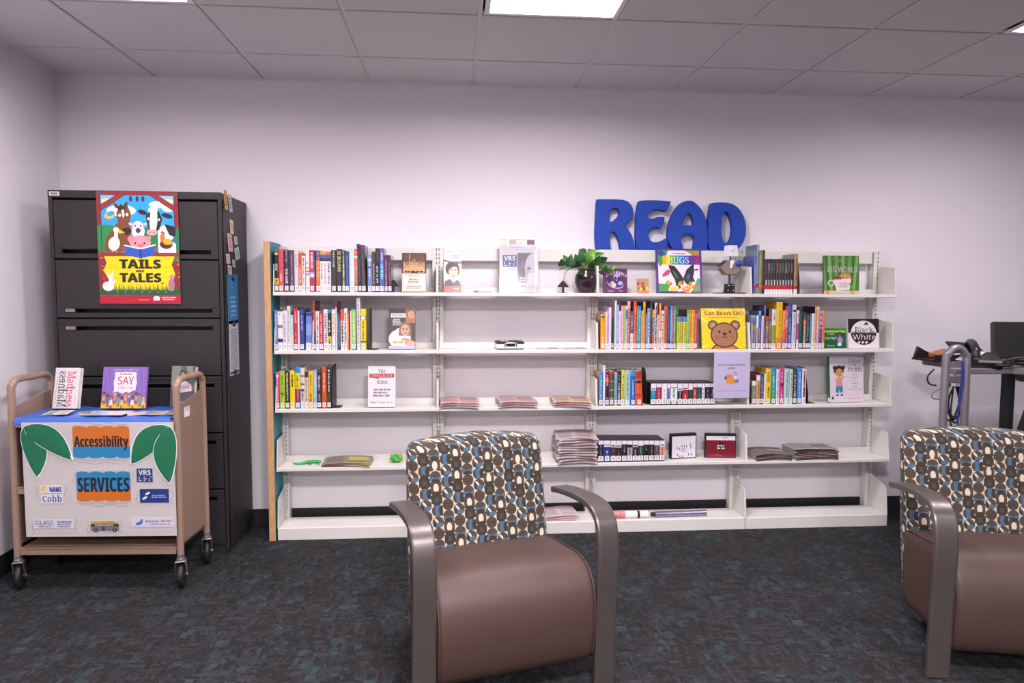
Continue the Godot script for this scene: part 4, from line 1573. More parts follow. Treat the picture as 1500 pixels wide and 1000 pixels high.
func flyer_stand() -> void:
	var t := thing("flyer_stand", "clear acrylic stand holding white flyers with a blue square and a face", "stand", Vector3(0.2073, 1.4262, 0.2))
	var b := MB.new()
	var tilt := turned(Vector3.RIGHT, -9.0)
	b.box(Vector3(0.006, 0.138, 0.004), Vector3(0.236, 0.276, 0.003), 0.0006, tilt)
	b.box(Vector3(0.006, 0.138, -0.022), Vector3(0.236, 0.276, 0.003), 0.0006, tilt)
	b.box(Vector3(0.006, 0.0015, -0.02), Vector3(0.236, 0.003, 0.06), 0.0006)
	part(t, "acrylic_holder", b, M.clear)
	for q in [["vrs", -0.002, 0.0, 0.0, 0.216, 0.282], ["pictures", -0.014, 0.004, 0.042, 0.228, 0.285]]:
		var c := cell(roundi(q[4] * 740), roundi(q[5] * 740))
		var p := pad_on(atlas, c)
		art(q[0], p)
		var f := MB.new()
		f.box(Vector3(q[2] - 0.002, q[3] + q[5] / 2 + 0.004, q[1]), Vector3(q[4], q[5], 0.0016), 0.0, tilt, uv_of(c), uv_of(c).position)
		part(t, "flyer", f, M.print_matte)


func leaf_mesh(curl: float, fold: float) -> ArrayMesh:
	# a heart-shaped leaf: its base at the origin, tip along +y, cupped along the midrib
	var rows := []
	for i in 9:
		var f := i / 8.0
		var half := 0.40 * pow(sin(PI * pow(f, 0.62)), 0.85) * (1.0 - 0.1 * f)
		var row := []
		for j in 7:
			var u := (j - 3) / 3.0
			row.append(Vector3(u * half, f - 0.10 * (1.0 - absf(u)) * 0.0 - (0.10 * absf(u) if i == 0 else 0.0), absf(u) * half * fold - curl * f * f))
		rows.append(row)
	var b := MB.new()
	b.sheet(rows, Vector3(0, 0, 1))
	return b.mesh()


func plant() -> void:
	var t := thing("potted_plant", "leafy green plant in a round glazed brown pot on the top shelf", "plant", Vector3(0.611, 1.4262, 0.165))
	var pot := MB.new()
	pot.lathe([Vector2(0.0, 0.0), Vector2(0.034, 0.0), Vector2(0.042, 0.006), Vector2(0.058, 0.032), Vector2(0.067, 0.062), Vector2(0.067, 0.085), Vector2(0.058, 0.112), Vector2(0.046, 0.128), Vector2(0.048, 0.136), Vector2(0.052, 0.141), Vector2(0.049, 0.143), Vector2(0.043, 0.138), Vector2(0.043, 0.122), Vector2(0.0, 0.122)], 28)
	part(t, "pot", pot, M.glaze_brown)
	var s := MB.new()
	s.lathe([Vector2(0.0, 0.146), Vector2(0.025, 0.142), Vector2(0.04, 0.135), Vector2(0.044, 0.124)], 16)
	part(t, "soil", s, M.soil)
	var kinds := [leaf_mesh(0.25, 0.25), leaf_mesh(0.45, 0.4), leaf_mesh(0.1, 0.15)]
	var tones := [M.leaf_dark, M.leaf, M.leaf_dark, M.leaf_pale]
	# leaf tips: [x, y, z from the pot's middle, size, droop degrees, roll, tone]
	var spots := [[-0.15, 0.175, 0.02, 0.062, 60, 12, 0], [-0.105, 0.185, 0.04, 0.075, 35, -14, 0], [-0.125, 0.205, -0.01, 0.05, 20, 30, 1], [-0.06, 0.165, 0.05, 0.07, 70, 8, 0], [-0.035, 0.21, 0.03, 0.075, 30, 15, 2], [0.0, 0.215, 0.01, 0.065, 15, -10, 1], [0.012, 0.185, 0.06, 0.07, 55, -6, 3], [-0.055, 0.105, 0.075, 0.07, 95, 10, 1], [-0.02, 0.09, 0.085, 0.058, 100, -14, 1], [0.04, 0.235, -0.01, 0.068, 20, -50, 3], [0.075, 0.225, 0.0, 0.06, 40, -70, 1], [0.105, 0.2, 0.01, 0.06, 60, -60, 0], [0.06, 0.19, 0.03, 0.07, 50, -25, 2], [0.03, 0.245, -0.02, 0.05, 10, 40, 2], [-0.02, 0.25, -0.02, 0.05, 5, 70, 0], [0.075, 0.12, 0.06, 0.062, 85, -25, 1], [0.1, 0.14, 0.06, 0.055, 80, -10, 1], [0.135, 0.13, 0.055, 0.052, 70, -30, 3], [0.125, 0.1, 0.06, 0.048, 100, -10, 1], [0.15, 0.15, 0.04, 0.04, 60, -60, 3], [-0.09, 0.15, 0.03, 0.06, 80, 25, 2], [-0.15, 0.14, 0.03, 0.045, 110, 30, 0], [0.02, 0.16, 0.065, 0.06, 75, 0, 2], [0.045, 0.15, -0.03, 0.07, 30, 10, 0], [-0.05, 0.2, -0.03, 0.07, 20, 20, 2], [0.085, 0.17, -0.02, 0.065, 45, -40, 0]]
	for q in spots:
		var tip := Vector3(q[0], q[1], q[2])
		var root := Vector3(q[0] * 0.22, 0.135, q[2] * 0.2)
		var size: float = q[3] * 0.94
		var basis := Basis(Vector3(0, 0, 1), deg_to_rad(q[5])) * Basis(Vector3.RIGHT, deg_to_rad(q[4]))
		var base := tip - basis * Vector3(0, size * 0.5, 0)
		var st := MB.new()
		st.tube(curve([root, root.lerp(base, 0.5) + Vector3(0, 0.028, 0), base], 5), 0.0016, 6, false)
		part(t, "stem", st, M.stem)
		var o := put(t, "leaf", kinds[spots.find(q) % 3], tones[q[6]])
		o.transform = Transform3D(basis.scaled(Vector3.ONE * size), base)
	# a bare trailing shoot
	var sh := MB.new()
	sh.tube(curve([Vector3(-0.03, 0.138, 0.02), Vector3(-0.075, 0.15, 0.03), Vector3(-0.115, 0.135, 0.03), Vector3(-0.135, 0.1, 0.03), Vector3(-0.138, 0.075, 0.03)], 6), 0.0022, 6)
	part(t, "trailing_stem", sh, M.stem)


func robot() -> void:
	var t := thing("robot_figure", "handmade robot figure with a box head, wire arms and a blue fist", "figure", Vector3(1.487, 1.4262, 0.165))
	part(t, "base_plate", boxed(Vector3(0, 0.003, 0), Vector3(0.17, 0.006, 0.1), 0.001), M.black_metal)
	var leg := MB.new()
	leg.extrude(PackedVector2Array([Vector2(-0.029, 0.006), Vector2(0.029, 0.006), Vector2(0.022, 0.058), Vector2(-0.022, 0.058)]), [], -0.022, 0.022, 0.002, Transform3D(), false)
	var l := part(t, "leg_block", leg, M.black_plastic)
	for q in [[-0.011, 0.049], [0.011, 0.049], [-0.016, 0.018], [0.016, 0.018]]:
		var bo := MB.new()
		bo.lathe([Vector2(0.0, 0.004), Vector2(0.003, 0.0035), Vector2(0.005, 0.0015), Vector2(0.005, 0.0)], 10, Transform3D(Basis(Vector3.RIGHT, PI / 2), Vector3(q[0], q[1], 0.022)))
		part(l, "bolt", bo, M.steel)
	var sp := []
	for i in 97:
		var a := TAU * i / 12.0
		sp.append(Vector3(cos(a) * 0.008, 0.058 + 0.056 * i / 96.0, sin(a) * 0.008))
	var spring := MB.new()
	spring.tube(sp, 0.0018, 6)
	part(t, "spring", spring, M.purple_wire)
	var body := MB.new()
	body.extrude(PackedVector2Array([Vector2(-0.034, 0.112), Vector2(0.036, 0.112), Vector2(0.062, 0.15), Vector2(0.06, 0.165), Vector2(0.042, 0.2), Vector2(-0.034, 0.2), Vector2(-0.06, 0.152)]), [], -0.035, 0.03, 0.006, Transform3D(), false)
	part(t, "body", body, M.clay_brown)
	var badge := MB.new()
	badge.extrude(PackedVector2Array([Vector2(-0.012, 0.152), Vector2(0.0, 0.152), Vector2(0.018, 0.198), Vector2(-0.008, 0.198)]), [], 0.03, 0.032, 0.0005, Transform3D(), false)
	part(t, "chest_strip", badge, M.white_plastic)
	var neck := MB.new()
	neck.tube([Vector3(0.002, 0.198, 0), Vector3(0.002, 0.226, 0)], 0.005, 10)
	part(t, "neck", neck, M.purple_wire)
	var head := MB.new()
	head.extrude(PackedVector2Array([Vector2(-0.028, 0.222), Vector2(0.038, 0.222), Vector2(0.031, 0.288), Vector2(-0.022, 0.288)]), [], -0.028, 0.028, 0.002, turned(Vector3.UP, 14.0), false)
	var h := part(t, "head", head, M.white_plastic)
	var slash := MB.new()
	slash.tube([Vector3(-0.004, 0.25, 0.0325), Vector3(0.016, 0.266, 0.0275)], 0.0014, 6)
	part(h, "face_slash", slash, M.clay_brown)
	var arm := []
	for i in 85:
		var a := TAU * i / 12.0
		var c := Vector3(-0.035, 0.194, 0.02).lerp(Vector3(-0.086, 0.164, 0.03), i / 84.0)
		arm.append(c + Vector3(cos(a) * 0.003, cos(a) * 0.007, sin(a) * 0.008))
	var ac := MB.new()
	ac.tube(arm, 0.0018, 6)
	part(t, "coil_arm", ac, M.blue_wire)
	var fist := MB.new()
	fist.lathe([Vector2(0.0, 0.017), Vector2(0.008, 0.0155), Vector2(0.015, 0.009), Vector2(0.0175, 0.0), Vector2(0.015, -0.009), Vector2(0.008, -0.0155), Vector2(0.0, -0.017)], 18, Transform3D(Basis(), Vector3(0.036, 0.178, 0.048)))
	part(t, "fist", fist, M.blue_ball)


func player() -> void:
	var t := thing("audio_player", "black and silver portable player with a handle on the bare shelf", "player", Vector3(0.155, 1.0955, 0.165), deg_to_rad(3))
	part(t, "body", boxed(Vector3(0, 0.019, 0), Vector3(0.168, 0.026, 0.14), 0.006), M.white_plastic)
	part(t, "lid", boxed(Vector3(0, 0.038, 0), Vector3(0.164, 0.018, 0.136), 0.007), M.black_plastic)
	part(t, "base", boxed(Vector3(0, 0.004, 0), Vector3(0.15, 0.008, 0.125), 0.002), M.black_plastic)
	var h := MB.new()
	h.tube(curve([Vector3(-0.034, 0.016, 0.068), Vector3(-0.034, 0.03, 0.075), Vector3(-0.026, 0.038, 0.077), Vector3(0.026, 0.038, 0.077), Vector3(0.034, 0.03, 0.075), Vector3(0.034, 0.016, 0.068)], 5), 0.0045, 8)
	part(t, "handle", h, M.steel)
	part(t, "handle_gap_shade", boxed(Vector3(0, 0.026, 0.069), Vector3(0.05, 0.016, 0.004), 0.001), M.black_plastic)  # dark plate stands in for the shaded gap behind the handle
	for x in [-0.045, -0.02, 0.012, 0.05]:
		part(t, "button", boxed(Vector3(x, 0.0485, 0.03), Vector3(0.018, 0.004, 0.012), 0.001), M.white_plastic if x < 0.01 else M.green_toy)


func toys() -> void:
	# a flat stretchy lizard
	var t := thing("toy_lizard", "green stretchy toy lizard lying beside the magazines", "toy", Vector3(-1.0225, 0.421, 0.16), deg_to_rad(6))
	var spine := curve([Vector3(-0.092, 0.006, -0.03), Vector3(-0.08, 0.005, 0.0), Vector3(-0.05, 0.006, 0.012), Vector3(0.0, 0.012, 0.0), Vector3(0.04, 0.013, -0.004), Vector3(0.075, 0.012, 0.004)], 6)
	var rows := []
	var wide := [0.003, 0.006, 0.010, 0.015, 0.013, 0.004]
	for i in spine.size():
		var f := i / float(spine.size() - 1) * 5.0
		var k := mini(int(f), 4)
		var r: float = lerpf(wide[k], wide[k + 1], f - k)
		var row := []
		for j in 11:
			var a := TAU * j / 10
			row.append(spine[i] + Vector3(0, sin(a) * minf(r, 0.009) * 0.9, cos(a) * r))
		rows.append(row)
	var b := MB.new()
	b.sheet(rows, Vector3.ZERO, true)
	part(t, "body", b, M.green_toy)
	for q in [[0.0, 1], [0.0, -1], [0.045, 1], [0.045, -1]]:
		var l := MB.new()
		l.tube(curve([Vector3(q[0], 0.008, q[1] * 0.01), Vector3(q[0] + 0.008, 0.006, q[1] * 0.026), Vector3(q[0] + 0.018, 0.004, q[1] * 0.034)], 4), 0.004, 8, true, 0.7)
		part(t, "leg", l, M.green_toy)
	# a soft ball of rubber strands
	var s := thing("strand_ball_toy", "green and yellow stringy rubber ball beside the front chair's back", "toy", Vector3(-0.5152, 0.421, 0.15))
	var core := MB.new()
	core.lathe([Vector2(0.0, 0.046), Vector2(0.018, 0.043), Vector2(0.032, 0.032), Vector2(0.036, 0.02), Vector2(0.028, 0.006), Vector2(0.0, 0.002)], 16)
	part(s, "core", core, M.green_toy)
	var g := RandomNumberGenerator.new()
	g.seed = 3
	for pass_k in 2:
		var st := MB.new()
		for k in 46:
			var a := g.randf() * TAU
			var up := g.randf_range(-0.1, 0.9)
			var dir := Vector3(cos(a) * cos(up), sin(up), sin(a) * cos(up))
			var c := Vector3(0, 0.022, 0)
			var reach := g.randf_range(0.036, 0.056)
			var end := c + dir * reach + Vector3(0, -0.014, 0)
			end.y = maxf(end.y, 0.002)
			st.tube([c + dir * 0.024, c + dir * reach * 0.8, end], 0.0016, 5, true, 0.5)
		part(s, "rubber_strands", st, M.green_toy if pass_k == 0 else M.yellow_toy).set_meta("kind", "stuff")


func sheet_of(tone: Array, w: float, d: float, seed_of: int, dense := 22) -> Rect2i:
	var c := cell(roundi(w * 420), roundi(d * 420))
	var p := pad_on(atlas, c)
	p.fill(hx(tone[0]))
	var hh := p.high()
	p.rect(6, 4, 88, hh * 0.12, hx(tone[1]))
	p.marks(5, hh * 0.22, 42, hh * 0.72, dense / 2, hx(tone[2]), seed_of)
	p.rect(52, hh * 0.24, 42, hh * 0.4, hx(tone[3]))
	p.marks(52, hh * 0.7, 42, hh * 0.24, dense / 5, hx(tone[2]), seed_of + 1)
	return c


func leafed(called: String, label: String, kind: String, at: Vector3, w: float, d: float, thick: float, turn: float, tone: Array, group: String, sag := 0.0) -> void:
	# a folded paper or magazine lying flat: printed top, rounded fold in front, page edges behind; sag lets its near end droop
	var t := thing(called, label, kind, at, deg_to_rad(turn), group)
	var c := sheet_of(tone, w, d, int(at.x * 400.0) + int(at.y * 900.0))
	var uv := uv_of(c)
	var b := MB.new()
	var rows := []
	var uvs := []
	for i in 9:
		var f := i / 8.0
		var z := lerpf(-d / 2, d / 2, f)
		var y := thick - sag * f * f + 0.002 * sin(f * 7.0 + at.x * 9.0)
		var row := []
		var ur := []
		for j in 7:
			var g := j / 6.0
			row.append(Vector3((g - 0.5) * w, y + 0.0025 * sin(g * 6.0 + at.y * 40.0) - (0.003 * pow(absf(2 * g - 1), 6)), z))
			ur.append(uv.position + Vector2(uv.size.x * g, uv.size.y * f))
		rows.append(row)
		uvs.append(ur)
	var last: Array = rows[8]
	var fold := []
	var fu := []
	for k in [[0.35, 0.004], [0.7, 0.004], [1.0, 0.0]]:
		var row := []
		var ur := []
		for j in 7:
			row.append(Vector3(last[j].x, last[j].y - (thick) * k[0], last[j].z + k[1]))
			ur.append(uv.position + uv.size * Vector2(j / 6.0, 0.16))
		fold.append(row)
		fu.append(ur)
	b.sheet(rows + fold, Vector3(0, 1, 0.4), false, uvs + fu)
	part(t, "cover", b, M.print_matte)
	var pg := MB.new()
	var under := []
	for i in 9:
		var row := []
		for j in 7:
			row.append(rows[i][j] + Vector3(0, -0.0006, -0.001))
		under.append(row)
	for s in [0, 6]:
		var strip := [[], []]
		for i in 9:
			strip[0].append(under[i][s])
			strip[1].append(under[i][s] - Vector3(0, thick * 0.92, 0))
		pg.sheet(strip, Vector3(-1 if s == 0 else 1, 0, 0))
	var strip2 := [[], []]
	for j in 7:
		strip2[0].append(under[0][j])
		strip2[1].append(under[0][j] - Vector3(0, thick * 0.92, 0))
	pg.sheet(strip2, Vector3(0, 0, -1))
	part(t, "pages", pg, M.newsprint)


func papers() -> void:
	var news := [["bcb0b2", "8a7e82", "6e666a", "8a7c78"], ["b4a8aa", "9a6a66", "6a6266", "a08070"], ["c4b8ba", "7e7678", "716a6e", "77706e"]]
	# bare shelf, third row: three low piles
	for q in [[673, 597, "pink-tinted", "d0a4a4", 0.0, "under the bare wall beside the upright"], [757, 597, "grey", "b8aab0", 3.0, "in the middle of the bare shelf"], [838, 597, "yellowed", "ccb090", -3.0, "at the audiobook end of the bare shelf"]]:
		for k in 3:
			var tone: Array = [q[3], "b06a64", "77706e", "98807c"] if k == 2 else news[k]
			var lab: String = "%s folded newspaper on top of its pile, %s" % [q[2], q[5]] if k == 2 else "%s folded newspaper of the %s pile, %s" % [["bottom", "middle"][k], q[2], q[5]]
			leafed("newspaper", lab, "newspaper", Vector3(-0.1398 + (q[0] - 673) * 0.00402, 0.7605 + k * 0.013, 0.165), 0.225, 0.185, 0.013, q[4] + (k - 1) * 2.0, tone, "newspapers in the %s pile" % q[2], 0.004)
	# the tall pile on the fourth shelf
	for k in 11:
		var tone: Array = news[k % 3]
		var lab: String = "folded newspaper in the tall pile beside the audiobooks, %s from its foot" % ORDER[k]
		if k == 10:
			lab = "crumpled grey newspaper on top of the tall pile beside the audiobooks"
		leafed("newspaper", lab, "newspaper", Vector3(0.5541 + 0.006 * sin(k * 2.3), 0.421 + k * 0.0155, 0.168), 0.235, 0.18, 0.0155, 3.5 * sin(k * 1.7), tone, "newspapers in the tall pile", 0.003 if k < 10 else 0.012)
	# magazines on the fourth shelf, and at its far end
	var mag := [["9a9068", "b04a3c", "5a6a48", "c8b03c"], ["9a9464", "3c4a8c", "6a6258", "8aa050"], ["8c8a70", "c0405a", "4c5444", "b8b848"]]
	for k in 3:
		leafed("magazine", ["yellow and green comic magazine at the bottom of its pile", "blue-edged comic magazine between two others", "bright comic magazine with a red corner, topmost beside the lizard"][k], "magazine", Vector3(-0.7939, 0.421 + k * 0.009, 0.165), 0.275, 0.17, 0.009, -2.0 + k * 2.0, mag[k], "comic magazines beside the toy lizard")
	var dull := [["4a4448", "2e2a34", "5c5660", "8a8490"], ["6a6058", "4a4038", "8c8278", "a49a90"], ["4c464a", "8c3c44", "6a646a", "787078"]]
	for k in 5:
		leafed("magazine", "glossy dark magazine on top of the low pile" if k == 4 else "dark magazine in the low pile beside the red audiobook, %s from its foot" % ORDER[k], "magazine", Vector3(1.7584, 0.421 + k * 0.0085, 0.165), 0.225, 0.17, 0.0085, 2.0 * sin(k * 2.0), dull[k % 3], "magazines in the low dark pile")
	for k in 7:
		leafed("magazine", "curling glossy magazine on top of the higher pile" if k == 6 else "magazine in the higher pile on the last bay's fourth shelf, %s from its foot" % ORDER[k], "magazine", Vector3(2.0296 + 0.004 * sin(k * 3.0), 0.421 + k * 0.009, 0.163), 0.27, 0.175, 0.009, 2.5 * sin(k * 1.4), [dull[0], dull[1], ["8c7c68", "a0503c", "5a5248", "9a9088"], dull[1], dull[2], dull[0], ["a8a098", "c8c0bc", "6a625c", "7a7068"]][k], "magazines in the higher pile", 0.0 if k < 6 else -0.008)
	# base shelf: a pale pile half behind the front chair
	for k in 3:
		leafed("magazine", ["pale magazine at the bottom of the pile on the base shelf", "pale magazine in the middle of the base shelf's pile", "pink and grey magazine topping the base shelf's pile"][k], "magazine", Vector3(0.4605, 0.0715 + k * 0.012, 0.15), 0.21, 0.17, 0.012, k * 2.0, [["c8bcc0", "c07a84", "8a8084", "b0a0a4"], ["c0b4b8", "b8a0a4", "8a8084", "a89ca0"], ["d0c0c4", "c06a78", "8a8084", "b8a8ac"]][k], "magazines on the base shelf")
	# printed sheets and a small tray on the bare second shelf
	for q in [[802, 511, "white printed sheet with small dark pictures, lying beside the player", ["e4dce2", "c8c0c8", "9a949c", "504a54"]], [842, 511, "printed sheet with orange and blue pictures at the shelf's end", ["dcd0cc", "d8905c", "9a949c", "5a78a8"]]]:
		var t := thing("printed_sheet", q[2], "paper", Vector3(0.3841 + (q[0] - 802) * 0.00402, 1.0958, 0.16), 0.05, "sheets on the bare second shelf")
		var c := sheet_of(q[3], 0.15, 0.1, q[0], 12)
		var f := MB.new()
		f.box(Vector3.ZERO, Vector3(0.15, 0.15, 0.0008), 0.0, turned(Vector3.RIGHT, -90.0, Vector3(0, 0.0006, 0)), uv_of(c), uv_of(c).position)
		part(t, "paper", f, M.print_matte)
	var tr := thing("clear_tray", "small clear plastic tray lying on the bare second shelf", "tray", Vector3(-0.0711, 1.0957, 0.17), 0.1)
	var b := MB.new()
	b.box(Vector3(0, 0.001, 0), Vector3(0.07, 0.002, 0.06), 0.0005)
	for s in [-1.0, 1.0]:
		b.box(Vector3(s * 0.034, 0.008, 0), Vector3(0.002, 0.014, 0.06), 0.0005)
		b.box(Vector3(0, 0.008, s * 0.029), Vector3(0.066, 0.014, 0.002), 0.0005)
	part(tr, "tray_body", b, M.clear)
	# folded spectacles on the top shelf
	var gl := thing("pen", "small grey pen with a cap on the top shelf beside the flyers", "pen", Vector3(0.0001, 1.4262, 0.19), 0.2)
	var pen := MB.new()
	pen.tube([Vector3(-0.052, 0.0055, 0), Vector3(0.046, 0.0055, 0)], 0.0052, 10)
	pen.tube([Vector3(0.046, 0.0055, 0), Vector3(0.056, 0.0055, 0)], 0.004, 8, true, 0.2)
	part(gl, "barrel", pen, M.steel)
	var capm := MB.new()
	capm.tube([Vector3(-0.058, 0.0062, 0), Vector3(-0.03, 0.0062, 0)], 0.0062, 10)
	part(gl, "cap", capm, M.desk_grey)
	# the paper sign clipped to the second shelf's front
	var sg := thing("paper_sign", "lilac paper sign about audiobooks hanging from a shelf edge", "sign", Vector3(1.4794, 1.0797, 0.2565))
	var c2 := cell(roundi(0.222 * 1100), roundi(0.287 * 1100))
	art("sign", pad_on(atlas, c2))
	var f2 := MB.new()
	f2.box(Vector3(0, -0.1375, 0.001), Vector3(0.222, 0.275, 0.0012), 0.0, Transform3D(), uv_of(c2), uv_of(c2).position)
	part(sg, "paper", f2, M.print_matte)
	# rolls on the base shelf
	var r1 := thing("paper_roll", "white rolled gift paper with a red end and black band", "roll", Vector3(0.8999, 0.071, 0.21), 0.0)
	var y := 0.022
	for q in [[-0.12, -0.045, 0.021, "red_print", "patterned_end"], [-0.045, 0.03, 0.0205, "paper", "wrap"], [0.03, 0.045, 0.0212, "black_plastic", "band"], [0.045, 0.095, 0.0205, "paper", "wrap"]]:
		var rr := MB.new()
		rr.tube([Vector3(q[0], y, 0), Vector3(q[1], y, 0)], q[2], 20)
		if q[3] == "red_print" and not M.has("red_print"):
			var m := mat("red_print", Color.WHITE, 0.5)
			m.albedo_texture = noise_tex(noise(0.09, FastNoiseLite.TYPE_CELLULAR, 2, 17), 128, [hx("c01828"), hx("f4e8ea")])
			m.uv1_triplanar = true
			m.uv1_scale = Vector3.ONE * 12.0
		part(r1, q[4], rr, M[q[3]])
	var r2 := thing("foil_roll", "roll of silver and purple foil wrapping on the base shelf", "roll", Vector3(1.1968, 0.071, 0.205), deg_to_rad(1.0))
	var foil := MB.new()
	foil.tube([Vector3(-0.155, 0.019, 0), Vector3(0.165, 0.019, 0)], 0.018, 20)
	part(r2, "foil", foil, mat("foil", hx("a59cb4"), 0.22, 0.8))
	var tip := MB.new()
	tip.tube([Vector3(-0.18, 0.019, 0), Vector3(-0.156, 0.019, 0)], 0.012, 14)
	part(r2, "core_end", tip, M.black_plastic)


func slot_front(w: float, h: float, slot_y: float) -> MB:
	# a drawer front with a long finger slot cut through at slot_y above its foot
	var b := MB.new()
	var sh := 0.026
	var sw := w - 0.075
	b.box(Vector3(0, slot_y / 2, 0), Vector3(w, slot_y, 0.022), 0.003)
	b.box(Vector3(0, (slot_y + sh + h) / 2, 0), Vector3(w, h - slot_y - sh, 0.022), 0.003)
	for s in [-1.0, 1.0]:
		b.box(Vector3(s * (w + sw) / 4, slot_y + sh / 2, 0), Vector3((w - sw) / 2, sh + 0.002, 0.0216), 0.0005)
	return b


func file_cabinet() -> void:
	var W := 0.865
	var HT := 1.945
	var D := 0.445
	var xc := -1.3875 - W / 2
	var t := thing("file_cabinet", "tall charcoal metal lateral file cabinet with six wide drawers", "file cabinet", Vector3(xc, 0, 0.015 + D / 2))
	var b := MB.new()
	b.box(Vector3(0, HT / 2 + 0.02, -0.035), Vector3(W, HT - 0.04, D - 0.07), 0.004)
	for s in [-1.0, 1.0]:
		b.box(Vector3(s * (W / 2 - 0.003), HT / 2 + 0.02, D / 2 - 0.04), Vector3(0.006, HT - 0.04, 0.062), 0.001)
	b.box(Vector3(0, HT - 0.019, 0), Vector3(W + 0.002, 0.04, D + 0.004), 0.004)
	b.box(Vector3(0, 0.04, 0.0), Vector3(W - 0.02, 0.08, D - 0.02), 0.003)
	for s in [-1.0, 1.0]:
		b.box(Vector3(s * (W / 2 - 0.009), HT / 2, D / 2 - 0.014), Vector3(0.018, HT - 0.06, 0.028), 0.003)
	part(t, "carcass", b, M.charcoal_metal)
	var h := (HT - 0.04 - 0.06) / 6.0
	for k in 6:
		var y := HT - 0.042 - h * (k + 1)
		var low := k < 2
		var slot := 0.026 if low else h - 0.006 - 0.06
		var o := part(t, "drawer", slot_front(W - 0.042, h - 0.007, slot), M.charcoal_metal)
		o.position = Vector3(0, y, D / 2 - 0.012)
		var lip := MB.new()
		lip.tube([Vector3(-(W - 0.12) / 2, slot + 0.0245, 0.009), Vector3((W - 0.12) / 2, slot + 0.0245, 0.009)], 0.004, 8)
		part(o, "handle", lip, M.charcoal_metal)
		if k > 0:
			part(o, "label_holder", boxed(Vector3(-W / 2 + 0.085, slot + 0.013, 0.002), Vector3(0.048, 0.022, 0.018), 0.002), M.desk_grey)
	# asset tag
	var q := cell(48, 20)
	var p := pad_on(atlas, q)
	p.fill(hx("e6e0e2"))
	for k in 22:
		p.rect(14 + k * 3.3, 8, 1.0 + (k * 7 % 3) * 0.6, 20, hx("2a2628"))
	p.marks(14, 30, 72, 8, 1, hx("4a4648"), 2)
	var tagm := MB.new()
	tagm.box(Vector3(-W / 2 + 0.034, HT - 0.019, D / 2 + 0.0026), Vector3(0.05, 0.021, 0.001), 0.0, Transform3D(), uv_of(q), uv_of(q).position)
	part(t, "asset_sticker", tagm, M.print_matte)
	poster(Vector3(-1.8110, 0, 0.466))
	side_papers()


